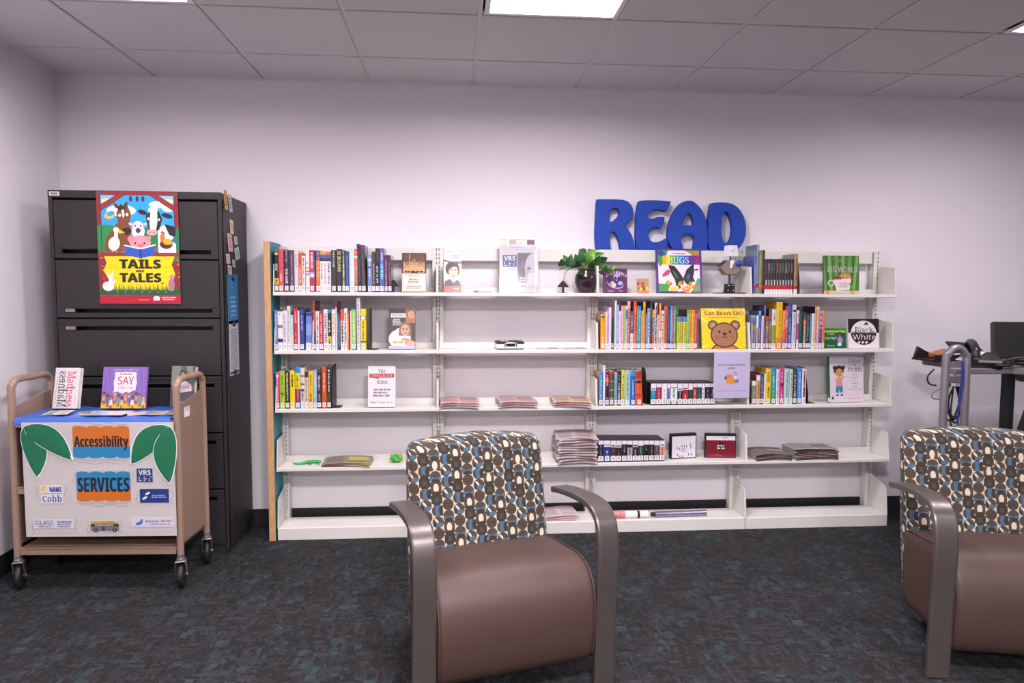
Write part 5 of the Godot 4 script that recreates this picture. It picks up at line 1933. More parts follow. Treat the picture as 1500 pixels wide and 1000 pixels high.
func poster(at: Vector3) -> void:
	var w := 0.408
	var h := 0.58
	var t := thing("poster", "bright farm-animal poster with a yellow title board on the file cabinet", "poster", Vector3(at.x + 0.004, 1.362, at.z))
	var im := Image.create(816, 1160, false, Image.FORMAT_RGB8)
	var p := pad_on(im, Rect2i(0, 0, 816, 1160))
	var hh := p.high()
	p.fill(hx("8a2a30"))
	# barn opening and sky
	p.rect(5, 5, 90, 73, hx("2f9fdc"))
	p.ell(30, 24, 18, 7, hx("f0f0f4"))
	p.ell(78, 16, 14, 4.5, hx("f0f0f4"))
	p.ell(88, 21, 8, 4, hx("f0f0f4"))
	p.ell(10, 62, 26, 20, hx("2c8a4a"))
	p.ell(80, 66, 40, 24, hx("2c7a44"))
	p.ell(16, 30, 7, 4.6, hx("e8b830"), -20)
	p.ell(17, 28, 5, 3, hx("2f9fdc"), -20)
	# roof beams
	for s in [0, 1]:
		var m := func(x: float) -> float: return x if s == 0 else 100.0 - x
		p.poly([[m.call(5), 5], [m.call(24), 5], [m.call(5), 18]], hx("7cbcd8"))
		p.ell(m.call(12), 12, 6, 3, hx("e8d8a0"))
		p.poly([[m.call(4), 18], [m.call(26), 4], [m.call(35), 4], [m.call(4), 25]], hx("9a3034"))
		p.line([[m.call(4), 25], [m.call(35), 4]], 0.9, hx("4a1c22"))
		p.line([[m.call(4), 18], [m.call(26), 4]], 0.9, hx("4a1c22"))
		p.poly([[m.call(1), 1], [m.call(7), 1], [m.call(7), 5], [m.call(1), 5]], hx("5a4a5a"))
		p.line([[m.call(5), 5], [m.call(5), 78]], 0.9, hx("4a1c22"))
	for x in [42, 50, 57]:
		p.poly([[x - 1.6, 6], [x + 1.6, 6], [x + 2, 11], [x, 13], [x - 2, 11]], hx("3a2a4a"))
	# horse
	p.poly([[8, 74], [10, 60], [18, 48], [24, 40], [38, 44], [42, 58], [40, 76], [8, 76]], hx("7c4a28"))
	p.poly([[24, 26], [30, 18], [38, 18], [42, 28], [40, 42], [42, 50], [38, 54], [30, 52], [25, 38]], hx("7c4a28"))
	p.poly([[22, 20], [21, 13], [27, 18], [28, 22]], hx("5c3620"))
	p.poly([[38, 20], [38, 12], [33, 16], [34, 20]], hx("5c3620"))
	p.poly([[24, 20], [30, 16], [36, 20], [34, 26], [27, 24]], hx("3a241a"))
	p.poly([[30, 24], [33, 22], [34, 30], [32, 34]], hx("f0e8e0"))
	p.ell(36, 50, 6, 4.5, hx("33231f"))
	p.ell(28, 30, 1.6, 2, hx("f4f0f0"))
	p.ell(37, 29, 1.6, 2, hx("f4f0f0"))
	# cow
	p.poly([[74, 46], [84, 40], [96, 48], [96, 78], [74, 78]], hx("f0ecec"))
	p.poly([[82, 40], [96, 44], [96, 58], [88, 54]], hx("2a2426"))
	p.poly([[60, 30], [66, 24], [76, 24], [80, 34], [76, 48], [64, 50], [61, 40]], hx("2a2426"))
	p.poly([[66, 24], [74, 24], [74, 38], [72, 48], [65, 50], [64, 40]], hx("f0ecec"))
	p.ell(56, 26, 6, 3, hx("2a2426"), 20)
	p.ell(86, 30, 7, 3, hx("2a2426"), 15)
	p.ell(69, 23, 6, 4, hx("f0ecec"))
	p.ell(67, 51, 6.4, 4, hx("e8a8b0"))
	p.ell(64.6, 51, 1, 0.8, hx("6a3038"))
	p.ell(69.4, 51, 1, 0.8, hx("6a3038"))
	p.ell(63, 34, 1.3, 1.7, hx("f4f0f0"))
	p.ell(76, 35, 1.3, 1.7, hx("f4f0f0"))
	# lamb
	p.ell(50, 50, 8, 9, hx("e6e0e0"))
	p.ell(50, 44, 6.6, 7, hx("dcd4d6"))
	p.ell(41.5, 41, 3.4, 1.8, hx("c8b8bc"), 20)
	p.ell(58.5, 41, 3.4, 1.8, hx("c8b8bc"), -20)
	p.ell(50, 49, 3, 3.2, hx("4a4044"))
	p.ell(46.6, 43, 1, 1.3, hx("3a5a50"))
	p.ell(53.4, 43, 1, 1.3, hx("3a5a50"))
	# pig with a blue book
	p.ell(52, 64, 13, 9, hx("e898a0"))
	p.ell(41, 60, 4.4, 4.4, hx("e08890"))
	p.ell(61.5, 59, 4.4, 3, hx("e08890"), -30)
	p.ell(46, 65, 1.1, 1.3, hx("2a1c20"))
	p.ell(57, 65, 1.1, 1.3, hx("2a1c20"))
	p.ell(52, 68, 4, 2, hx("c86a78"))
	# duck and hen
	p.ell(20, 66, 7, 9, hx("f0ecec"), 15)
	p.poly([[20, 60], [21, 48], [25, 47], [25, 62]], hx("f0ecec"))
	p.ell(23, 48.5, 3.6, 3.6, hx("f0ecec"))
	p.poly([[26, 47], [34, 52], [26, 53]], hx("f0c020"))
	p.line([[18, 75], [17, 78]], 1.2, hx("e0a020"))
	p.line([[22, 75], [23, 78]], 1.2, hx("e0a020"))
	p.ell(84, 66, 8, 6, hx("5a2a28"))
	p.poly([[77, 54], [82, 52], [83, 62], [77, 64]], hx("e07030"))
	p.ell(86, 63, 6, 4, hx("e8a828"))
	p.poly([[90, 62], [96, 54], [97, 66]], hx("2c6a9a"))
	p.poly([[77, 52], [80, 49], [83, 53]], hx("c83028"))
	# sill and title board
	p.rect(0, 77, 100, 5, hx("9a3034"))
	p.line([[5, 78], [95, 78]], 0.7, hx("4a1c22"))
	p.poly([[7, 82], [94, 81.5], [90, 92], [94, 104], [90, 118], [94, 126], [8, 126], [12, 112], [6, 100], [10, 90]], hx("f0d414"))
	p.poly([[32, 67], [52, 71], [71, 66], [71, 68], [52, 73], [32, 69]], hx("f0ecec"))
	p.poly([[32, 68.6], [51, 72.8], [51, 84], [34, 80]], hx("2f58b8"))
	p.poly([[71, 67.6], [53, 72.8], [53, 84], [69, 80]], hx("2f58b8"))
	p.rect(50.6, 72.6, 2.8, 12, hx("203c80"))
	p.ell(32, 73, 2.4, 2.6, hx("8a5a40"))
	p.ell(71, 73, 2.4, 2.6, hx("8a5a40"))
	for y in [96, 109]:
		p.line([[12, y], [40, y + 0.6], [88, y - 0.4]], 0.4, hx("b09410"))
	for d in [[-0.7, 0.0], [0.7, 0.0], [0.0, -0.4], [0.0, 0.4], [-0.6, 0.4], [0.6, -0.4]]:
		p.text("TAILS", 51 + d[0], 91.5 + d[1], 50, 11, hx("2e2414"), 0)
		p.text("AND", 50.5 + d[0] * 0.3, 100.4 + d[1] * 0.4, 10, 3, hx("2e2414"), 0)
		p.text("TALES", 51 + d[0], 109 + d[1], 50, 11, hx("2e2414"), 0)
	# grass, rabbit, mouse, leaves
	for k in 60:
		var x := k * 1.75
		p.poly([[x - 1, 128], [x + 0.6 * sin(k), 118 + 3 * sin(k * 2.1)], [x + 1.2, 128]], hx(["1f5a34", "2c7440", "184828"][k % 3]))
	p.rect(0, 125, 100, 7, hx("1f5a34"))
	p.ell(11, 120, 7, 6, hx("ece6e8"))
	p.ell(16, 113, 4, 4, hx("ece6e8"))
	p.ell(12.5, 107, 1.6, 5, hx("ece6e8"), -25)
	p.ell(16, 106.5, 1.5, 5, hx("ece6e8"), 10)
	p.ell(17.4, 112, 0.7, 0.8, hx("2a2020"))
	p.ell(89, 118, 4, 8, hx("a87890"))
	p.ell(90, 108, 3, 3.4, hx("b88a98"))
	p.ell(78, 116, 2, 1.4, hx("c06a20"), -20)
	for k in 14:
		p.ell(4 + (k % 2) * 90 + fmod(k * 3.7, 7), 84 + k * 2.6, 1.7, 1.0, hx(["d89020", "c86a20", "8a3a28"][k % 3]), k * 40.0)
	for k in 7:
		p.ell(22 + k * 10, 127, 1.2, 1.0, hx("6a8ac8"))
	p.rect(0, 131, 100, hh - 131, hx("b01c30"))
	p.marks(46, 136.5, 17, 1.2, 1, hx("e0b0b4"), 3)
	p.ell(70, 135, 4, 3, hx("f0e4e6"))
	p.rect(66, 136, 8, 2, hx("f0e4e6"))
	p.text("collaborative", 85, 134, 18, 2.2, hx("f0e4e6"), 0)
	p.marks(76, 136, 18, 1.8, 1, hx("e8d0d4"), 4)
	var m2 := mat("poster_print", Color.WHITE, 0.35)
	m2.albedo_texture = ImageTexture.create_from_image(im)
	var b := MB.new()
	b.box(Vector3(0, h / 2, 0), Vector3(w, h, 0.0016), 0.0, Transform3D(), Rect2(0, 0, 1, 1), Vector2(0.01, 0.99))
	part(t, "poster_sheet", b, m2)


func side_papers() -> void:
	# on the cabinet's side, facing +x: sticky notes, a blue flyer, a white notice and round magnets
	var x := -1.3855
	var face_x := Basis(Vector3(0, 0, -1), Vector3(0, 1, 0), Vector3(1, 0, 0))
	var notes := [
		["orange sticky note with dark writing, high on the cabinet's side", 1.9157, 0.39, 0.052, 0.105, "e8a04c", "6a4020", 0],
		["pale blue sticky note beside the orange one", 1.9064, 0.315, 0.055, 0.095, "b8c8c8", "6a7878", 2],
		["cream sticky note under the pale blue one", 1.7808, 0.3, 0.058, 0.075, "e8dcb0", "7a6a40", -4],
		["large pink sticky note on the cabinet's side", 1.6937, 0.335, 0.075, 0.1, "e0b0b8", "b87880", 3],
		["small white sticky note beside the pink one", 1.7114, 0.235, 0.055, 0.045, "d8d4d0", "8a8684", 2],
		["grey-white square note turned askew", 1.6401, 0.215, 0.08, 0.066, "c8ccc4", "70746c", 12],
		["cream note with an orange star", 1.6034, 0.375, 0.06, 0.052, "e0ccb4", "d08040", 3],
		["little ivory note between the star note and the flyer", 1.5813, 0.28, 0.042, 0.04, "d8d0c8", "807870", -3],
		["white note with dark lines just above the blue flyer", 1.5452, 0.35, 0.062, 0.048, "d4ccc8", "3a3638", -4],
	]
	for q in notes:
		var t := thing("sticky_note", q[0], "note", Vector3(x, q[1], q[2]), 0.0, "sticky notes on the cabinet side")
		t.basis = face_x * Basis(Vector3(0, 0, 1), deg_to_rad(q[7]))
		var c := cell(roundi(q[3] * 700), roundi(q[4] * 700))
		var p := pad_on(atlas, c)
		p.fill(hx(q[5]))
		p.marks(14, p.high() * 0.2, 70, p.high() * 0.62, 4, hx(q[6]), int(q[1] * 900))
		var b := MB.new()
		b.box(Vector3(0, 0, 0.001), Vector3(q[3], q[4], 0.0008), 0.0, turned(Vector3.RIGHT, -3.0), uv_of(c), uv_of(c).position)
		part(t, "paper", b, M.print_matte)
	for q in [["blue flyer with pale writing hung on the cabinet's side", 1.3854, 0.31, 0.175, 0.27, 0], ["white notice sheet hung beneath the blue flyer", 1.1174, 0.31, 0.165, 0.30, 1]]:
		var t := thing("notice_sheet", q[0], "notice", Vector3(x, q[1], q[2]))
		t.basis = face_x
		var c := cell(roundi(q[3] * 900), roundi(q[4] * 900))
		var p := pad_on(atlas, c)
		var hh := p.high()
		if q[5] == 0:
			p.fill(hx("2f78b4"))
			p.ell(46, hh * 0.2, 9, 14, hx("7ab0d8"))
			p.ell(48, hh * 0.2, 5, 9, hx("2f78b4"))
			p.marks(20, hh * 0.42, 60, hh * 0.46, 5, hx("8cbce0"), 4)
		else:
			p.fill(hx("cfc8d0"))
			p.marks(24, hh * 0.05, 60, hh * 0.06, 1, hx("7a80b0"), 4)
			p.marks(10, hh * 0.15, 78, hh * 0.74, 22, hx("88848c"), 5)
			p.rect(4, hh * 0.93, 92, hh * 0.05, hx("3a4a8c"))
		var b := MB.new()
		b.box(Vector3(0, 0, 0.0012), Vector3(q[3], q[4], 0.0008), 0.0, Transform3D(), uv_of(c), uv_of(c).position)
		part(t, "paper", b, M.print_matte)
	for q in [["round black magnet at the top of the blue flyer", 1.4979], ["round black magnet between flyer and white notice", 1.2499], ["round black magnet at the foot of the white notice", 0.9843]]:
		var t := thing("magnet", q[0], "magnet", Vector3(x + 0.0018, q[1], 0.31), 0.0, "magnets on the cabinet side")
		t.basis = face_x
		var b := MB.new()
		b.lathe([Vector2(0.0, 0.008), Vector2(0.010, 0.0078), Vector2(0.0135, 0.006), Vector2(0.0145, 0.0)], 18, turned(Vector3.RIGHT, 90.0))
		part(t, "disc", b, M.magnet)


func caster(t: Node3D, x: float, z: float, turn: float, locked: bool) -> void:
	var c := Node3D.new()
	c.name = "caster"
	t.add_child(c, true)
	c.position = Vector3(x, 0, z)
	c.rotation.y = turn
	var w := MB.new()
	w.lathe([Vector2(0.02, 0.015), Vector2(0.052, 0.015), Vector2(0.060, 0.011), Vector2(0.0635, 0.004), Vector2(0.0635, -0.004), Vector2(0.060, -0.011), Vector2(0.052, -0.015), Vector2(0.02, -0.015)], 28, Transform3D(Basis(Vector3.BACK, PI / 2), Vector3(0, 0.0637, -0.02)))
	part(c, "wheel", w, M.black_rubber)
	var hub := MB.new()
	hub.tube([Vector3(-0.019, 0.0637, -0.02), Vector3(0.019, 0.0637, -0.02)], 0.021, 16)
	part(c, "hub", hub, M.black_plastic)
	var f := MB.new()
	for s in [-1.0, 1.0]:
		f.extrude(PackedVector2Array([Vector2(-0.034, 0.052), Vector2(-0.022, 0.045), Vector2(-0.008, 0.05), Vector2(0.02, 0.128), Vector2(0.02, 0.138), Vector2(-0.02, 0.138)]), [], -0.0012, 0.0012, 0.0004, Transform3D(Basis(Vector3(0, 0, 1), Vector3(0, 1, 0), Vector3(-1, 0, 0)), Vector3(s * 0.022, 0, 0)), false)
	f.box(Vector3(0, 0.138, 0), Vector3(0.047, 0.004, 0.042), 0.001)
	f.tube([Vector3(0, 0.138, 0), Vector3(0, 0.152, 0)], 0.02, 18)
	f.tube([Vector3(0, 0.152, 0), Vector3(0, 0.172, 0)], 0.0165, 18)
	part(c, "fork", f, M.steel)
	var ax := MB.new()
	ax.tube([Vector3(-0.026, 0.0637, -0.02), Vector3(0.026, 0.0637, -0.02)], 0.006, 10)
	part(c, "axle_bolt", ax, M.steel)


const CART_TURN := -0.05
const CART_AT := Vector3(-1.853, 0, 0.715)


func book_cart() -> void:
	var t := thing("book_cart", "tan metal library book cart on black casters, outreach board on its front", "cart", CART_AT, CART_TURN)
	var W := 0.382
	var D := 0.15
	for s in [-1.0, 1.0]:
		var loop := curve([Vector3(s * W, 0.172, D + 0.004), Vector3(s * W, 0.5, D + 0.002), Vector3(s * W, 0.93, D), Vector3(s * W, 0.985, D - 0.012), Vector3(s * W, 1.008, D - 0.05), Vector3(s * W, 1.008, 0.0), Vector3(s * W, 1.008, -D + 0.05), Vector3(s * W, 0.985, -D + 0.012), Vector3(s * W, 0.93, -D), Vector3(s * W, 0.5, -D - 0.002), Vector3(s * W, 0.172, -D - 0.004)], 7)
		var b := MB.new()
		b.tube(loop, 0.0165, 14)
		part(t, "end_frame", b, M.tan_metal)
		var pn := MB.new()
		pn.extrude(PackedVector2Array([Vector2(-D, 0.22), Vector2(D, 0.22), Vector2(D, 0.88), Vector2(-D, 0.93)]), [], -0.006, 0.006, 0.001, Transform3D(Basis(Vector3(0, 0, 1), Vector3(0, 1, 0), Vector3(-1, 0, 0)), Vector3(s * W, 0, 0)), false)
		var panel := part(t, "end_panel", pn, M.tan_panel)
		if s > 0:
			var lb := MB.new()
			var fx := Transform3D(Basis(Vector3(0, 0, -1), Vector3(0, 1, 0), Vector3(1, 0, 0)), Vector3(W + 0.0066, 0.845, 0.055))
			lb.extrude(PackedVector2Array([Vector2(-0.03, -0.025), Vector2(0.03, -0.025), Vector2(0.03, 0.025), Vector2(0.018, 0.025), Vector2(0.018, 0.0), Vector2(0.008, 0.0), Vector2(0.008, 0.025), Vector2(-0.008, 0.025), Vector2(-0.008, 0.005), Vector2(-0.018, 0.005), Vector2(-0.018, 0.025), Vector2(-0.03, 0.025)]), [], 0.0, 0.0008, 0.0, fx, false)
			part(panel, "torn_sticker", lb, M.paper)
	for y in [0.205, 0.50, 0.818]:
		var b := MB.new()
		b.box(Vector3(0, y - 0.003, 0), Vector3(2 * W - 0.016, 0.006, 2 * D + 0.03), 0.001)
		for s in [-1.0, 1.0]:
			b.box(Vector3(0, y - 0.014, s * (D + 0.0125)), Vector3(2 * W - 0.034, 0.034, 0.005), 0.0015)
		part(t, "shelf", b, M.tan_metal)
	for x in [-W, W]:
		caster(t, x, D + 0.004, 0.35 if x < 0 else 0.25, true)
		caster(t, x, -D - 0.004, 0.3, false)
	var fr := Transform3D(Basis(Vector3.UP, CART_TURN), CART_AT)
	# the plastic cloth over the top shelf
	var cl := thing("plastic_cover", "shiny blue plastic cover over the cart's top shelf", "cloth", fr * Vector3(0, 0.821, 0), CART_TURN)
	var rows := []
	for i in 15:
		var row := []
		for j in 29:
			var u := (j / 28.0 - 0.5) * 2.0
			var f := i / 14.0
			var z := lerpf(-D - 0.015, D + 0.018, minf(f / 0.8, 1.0))
			var y := 0.012 + 0.0035 * sin(u * 7.0 + z * 30.0) * (1.0 - absf(u)) + 0.003 * sin(u * 17.0)
			if f > 0.8:
				var g := (f - 0.8) / 0.2
				y = lerpf(0.014, -0.019, g) + 0.002 * sin(u * 19.0)
				z += 0.010 * sin(g * PI * 0.5) + 0.0025 * sin(u * 23.0 + 1.0)
			row.append(Vector3(u * (W - 0.022), y, z))
		rows.append(row)
	var cb := MB.new()
	cb.sheet(rows, Vector3(0, 1, 0.5))
	part(cl, "sheet", cb, M.blue_plastic)
	board(fr * Vector3(0.0, 0.0, D + 0.034))
	# leaflets on the cloth
	for q in [[-0.225, 0.055, 0.11, 0.13, 14.0, "leaflet with rows of small food pictures on the blue cover", "f0e8e0", ["8a4a2c", "c8a040", "4a7a3c", "d8c8b0"]], [-0.095, 0.06, 0.05, 0.075, 18.0, "small gold and cream card on the blue cover", "d8c090", ["b09050", "e8d8b0", "c0a068", "d0b880"]], [0.015, 0.07, 0.2, 0.12, 0.0, "white sheet in front of the purple picture book", "ece8f0", ["e4e0e8", "ece8f0", "8ab8d8", "e8e4ec"]], [0.185, 0.075, 0.13, 0.1, 28.0, "pale leaflet with pink and yellow pictures on the cover", "dcd8e8", ["d8a8b0", "c8b880", "e8e0ec", "b0a0c0"]], [0.285, 0.065, 0.11, 0.11, 8.0, "leaflet with yellow and brown pictures beside the cart handle", "e4dcd0", ["e0b040", "8a6a40", "e8e0d8", "4a6a90"]]]:
		var o := thing("leaflet", q[5], "leaflet", fr * Vector3(q[0], 0.8395, q[1]), CART_TURN + deg_to_rad(q[4]), "leaflets on the cart")
		var c := cell(roundi(q[2] * 700), roundi(q[3] * 700))
		var p := pad_on(atlas, c)
		p.fill(hx(q[6]))
		for k in 8:
			p.ell(28 + 46 * (k % 2), p.high() * (0.16 + 0.23 * (k / 2)), 18, p.high() * 0.08, hx(q[7][(k * 3) % 4]))
		var f := MB.new()
		f.box(Vector3.ZERO, Vector3(q[2], q[3], 0.001), 0.0, turned(Vector3.RIGHT, -90.0), uv_of(c), uv_of(c).position)
		part(o, "paper", f, M.print_gloss)
	# three books stand at the back
	var sy := 0.838
	var a := faced("madness", "white book with red and black upright lettering on the cart", "book", -2.166, -2.04, sy, 1.037, 0.665, 0.026, 12.0, -6.0, "d8d4d0")
	var b2 := faced("say", "purple picture book with a speech bubble on the cart", "book", -1.937, -1.715, sy, 1.043, 0.66, 0.011, 12.0, -3.0, "6c4c9c")
	var c3 := faced("somebody", "grey novel with a dark-haired woman, behind the cart's handle", "book", -1.612, -1.488, sy, 1.042, 0.64, 0.03, 10.0, -8.0, "4a4844")


func card_on(t: Node3D, called: String, label: String, x: float, y: float, w: float, h: float, draw: Callable, lift := 0.003, turn := 0.0) -> void:
	var c := cell(roundi(w * 1100), roundi(h * 1100))
	var p := pad_on(atlas, c)
	draw.call(p)
	var b := MB.new()
	b.box(Vector3(x, y, lift), Vector3(w, h, 0.001), 0.0, Transform3D(), uv_of(c), uv_of(c).position)
	part(t, called, b, M.print_matte, label)


func board(at: Vector3) -> void:
	# x, y: metres from the board's upper middle
	var W := 0.70
	var HH := 0.545
	var t := thing("outreach_board", "white poster board with leaves and service logos, hung on the cart", "poster board", at + Vector3(0.03, 0.815, 0), CART_TURN)
	var b := MB.new()
	b.box(Vector3(0, -HH / 2, 0), Vector3(W, HH, 0.003), 0.0005)
	part(t, "board", b, M.board_paper)
	var cloud := func(p: Pad, top: Color, low: Color, word: String, split: float, ty: float, th: float) -> void:
		var hh := p.high()
		p.fill(hx("c2bdba"))
		p.rect(0, hh * 0.1, 100, hh * (split - 0.1), top)
		p.rect(0, hh * split, 100, hh * (0.9 - split), low)
		for k in 4:
			p.ell(12 + k * 25, hh * 0.12, 14, hh * 0.09, top)
			p.ell(14 + k * 25, hh * 0.88, 13, hh * 0.08, low)
		for d in [-0.5, 0.0, 0.5]:
			p.text(word, 50 + d, hh * ty, 95, hh * th, hx("14171c"), 0)
	card_on(t, "title_card", "orange over blue scalloped card", 0.015, -0.094, 0.262, 0.165, func(p: Pad): cloud.call(p, hx("d4701c"), hx("1e86bc"), "Accessibility", 0.62, 0.52, 0.42))
	card_on(t, "title_card", "blue over orange scalloped card", 0.018, -0.305, 0.25, 0.155, func(p: Pad): cloud.call(p, hx("1e86bc"), hx("d4701c"), "SERVICES", 0.6, 0.44, 0.44))
	card_on(t, "logo_card", "", -0.222, -0.34, 0.1, 0.085, func(p: Pad):
		p.fill(hx("e8e4e8"))
		p.ell(16, 18, 12, 14, hx("e0c050"))
		p.ell(22, 22, 9, 10, hx("f0dc90"))
		for d in [-1.0, 0.0, 1.0]:
			p.text("NAMI", 68 + d, 20, 54, 24, hx("2c4a96"), 0)
		p.rect(4, 39, 92, 3, hx("6a78a8"))
		p.text("Cobb", 50, 64, 88, 32, hx("2f5a94"), 1))
	card_on(t, "logo_card", "", -0.218, -0.482, 0.185, 0.042, func(p: Pad):
		p.fill(hx("dcd8e2"))
		p.text("GLASS", 26, 9, 44, 11, hx("3a3f70"), 2)
		p.marks(8, 16, 40, 5, 1, hx("5a5f8a"), 2)
		p.marks(56, 4, 40, 17, 3, hx("5a5f8a"), 3))
	card_on(t, "logo_card", "", 0.21, -0.252, 0.074, 0.066, func(p: Pad):
		p.fill(hx("24407c"))
		p.text("VRS", 50, 26, 76, 32, hx("f0f0f6"), 0)
		braille(p, 16, 56, 15.0))
	card_on(t, "logo_card", "", 0.252, -0.35, 0.135, 0.066, func(p: Pad):
		p.fill(hx("15387e"))
		p.ell(27, 16, 10, 4, hx("f0f0f6"), -30)
		p.ell(17, 32, 10, 4, hx("f0f0f6"), -30)
		p.marks(36, 20, 58, 13, 2, hx("9ab0d8"), 4))
	card_on(t, "logo_card", "", 0.24, -0.477, 0.2, 0.045, func(p: Pad):
		p.fill(hx("dcd8e4"))
		p.ell(19, 14, 9, 3.6, hx("3c6ab0"), -20)
		p.ell(24, 8, 3, 5, hx("5a88c4"), 30)
		p.text("Behavior", 49, 9, 32, 5.4, hx("4a5890"), 0)
		p.marks(66, 5, 30, 8, 1, hx("c08a9c"), 6)
		p.marks(40, 14, 54, 5, 1, hx("8a8ab0"), 5))
	card_on(t, "logo_card", "", 0.017, -0.497, 0.132, 0.056, func(p: Pad):
		p.fill(hx("c2bdba"))
		p.poly([[0, 14], [4, 4], [78, 2], [100, 14]], hx("c8981c"))
		p.rect(0, 12, 100, 26, hx("7a7480"))
		p.rect(0, 12, 100, 9, hx("3c3040"))
		p.text("PARATRANSIT", 48, 16.4, 64, 6.4, hx("f0e8ec"), 0)
		for x in [18, 84]:
			p.ell(x, 35, 8, 7, hx("201c24"))
			p.ell(x, 35, 3, 3, hx("a8a4ac"))
		p.rect(40, 23, 10, 12, hx("3c3844")))
	# cut-paper leaves, creased along the middle, with a white edge
	for q in [[-0.335, -0.018, 78, 0.245, 0.105, 0.006], [-0.335, -0.018, 36, 0.265, 0.105, 0.009], [0.335, -0.018, -44, 0.255, 0.11, 0.006], [0.335, -0.018, -88, 0.27, 0.105, 0.009]]:
		var left: bool = q[0] < 0
		var ang := deg_to_rad(q[2] if left else q[2])
		var dir := Vector2(cos(ang), -sin(ang)) if left else Vector2(-cos(ang), sin(ang))
		var nor := Vector2(-dir.y, dir.x)
		for pass_k in 2:
			var rows := []
			for i in 13:
				var f := i / 12.0
				var half: float = q[4] * 0.5 * pow(sin(PI * pow(f, 0.85)), 0.8) + (0.0035 if pass_k == 0 else 0.0)
				var row := []
				for j in 5:
					var u := (j - 2) / 2.0
					var bend := 0.022 * sin(PI * f) * (1.0 if left else -1.0)
					var g := f * (1.02 if pass_k == 0 else 1.0)
					var pt: Vector2 = Vector2(q[0], q[1]) + dir * q[3] * g + nor * (u * half + bend)
					row.append(Vector3(pt.x, pt.y, q[5] + (0.0012 * pass_k) - 0.004 * absf(u) * 0.6))
				rows.append(row)
			var lb := MB.new()
			lb.sheet(rows, Vector3(0, 0, 1))
			part(t, "paper_leaf" if pass_k == 1 else "leaf_backing", lb, M.leaf_paper if pass_k == 1 else M.paper)
	# hand-drawn pencil curls and hatching along the foot
	var ink := MB.new()
	for k in 26:
		var x := -0.32 + k * 0.0252
		ink.tube([Vector3(x, -0.533, 0.0018), Vector3(x + 0.014, -0.522, 0.0018)], 0.0006, 5, false)
	for q in [[-0.292, -0.30], [-0.158, -0.30], [-0.315, -0.46], [-0.118, -0.46], [0.17, -0.33], [0.335, -0.33], [-0.118, -0.24], [0.152, -0.24], [-0.062, -0.47], [0.092, -0.47]]:
		var pts := []
		for i in 9:
			pts.append(Vector3(q[0] + 0.006 * sin(i * 0.9), q[1] - i * 0.0075, 0.0018))
		ink.tube(pts, 0.0007, 5, false)
	for q in [[-0.1, -0.192], [-0.09, -0.395], [-0.08, -0.006]]:
		var pts := []
		for i in 22:
			pts.append(Vector3(q[0] + i * 0.0105, q[1] + 0.005 * sin(i * 0.6), 0.0018))
		ink.tube(pts, 0.0007, 5, false)
	part(t, "pencil_lines", ink, M.desk_grey).set_meta("kind", "stuff")


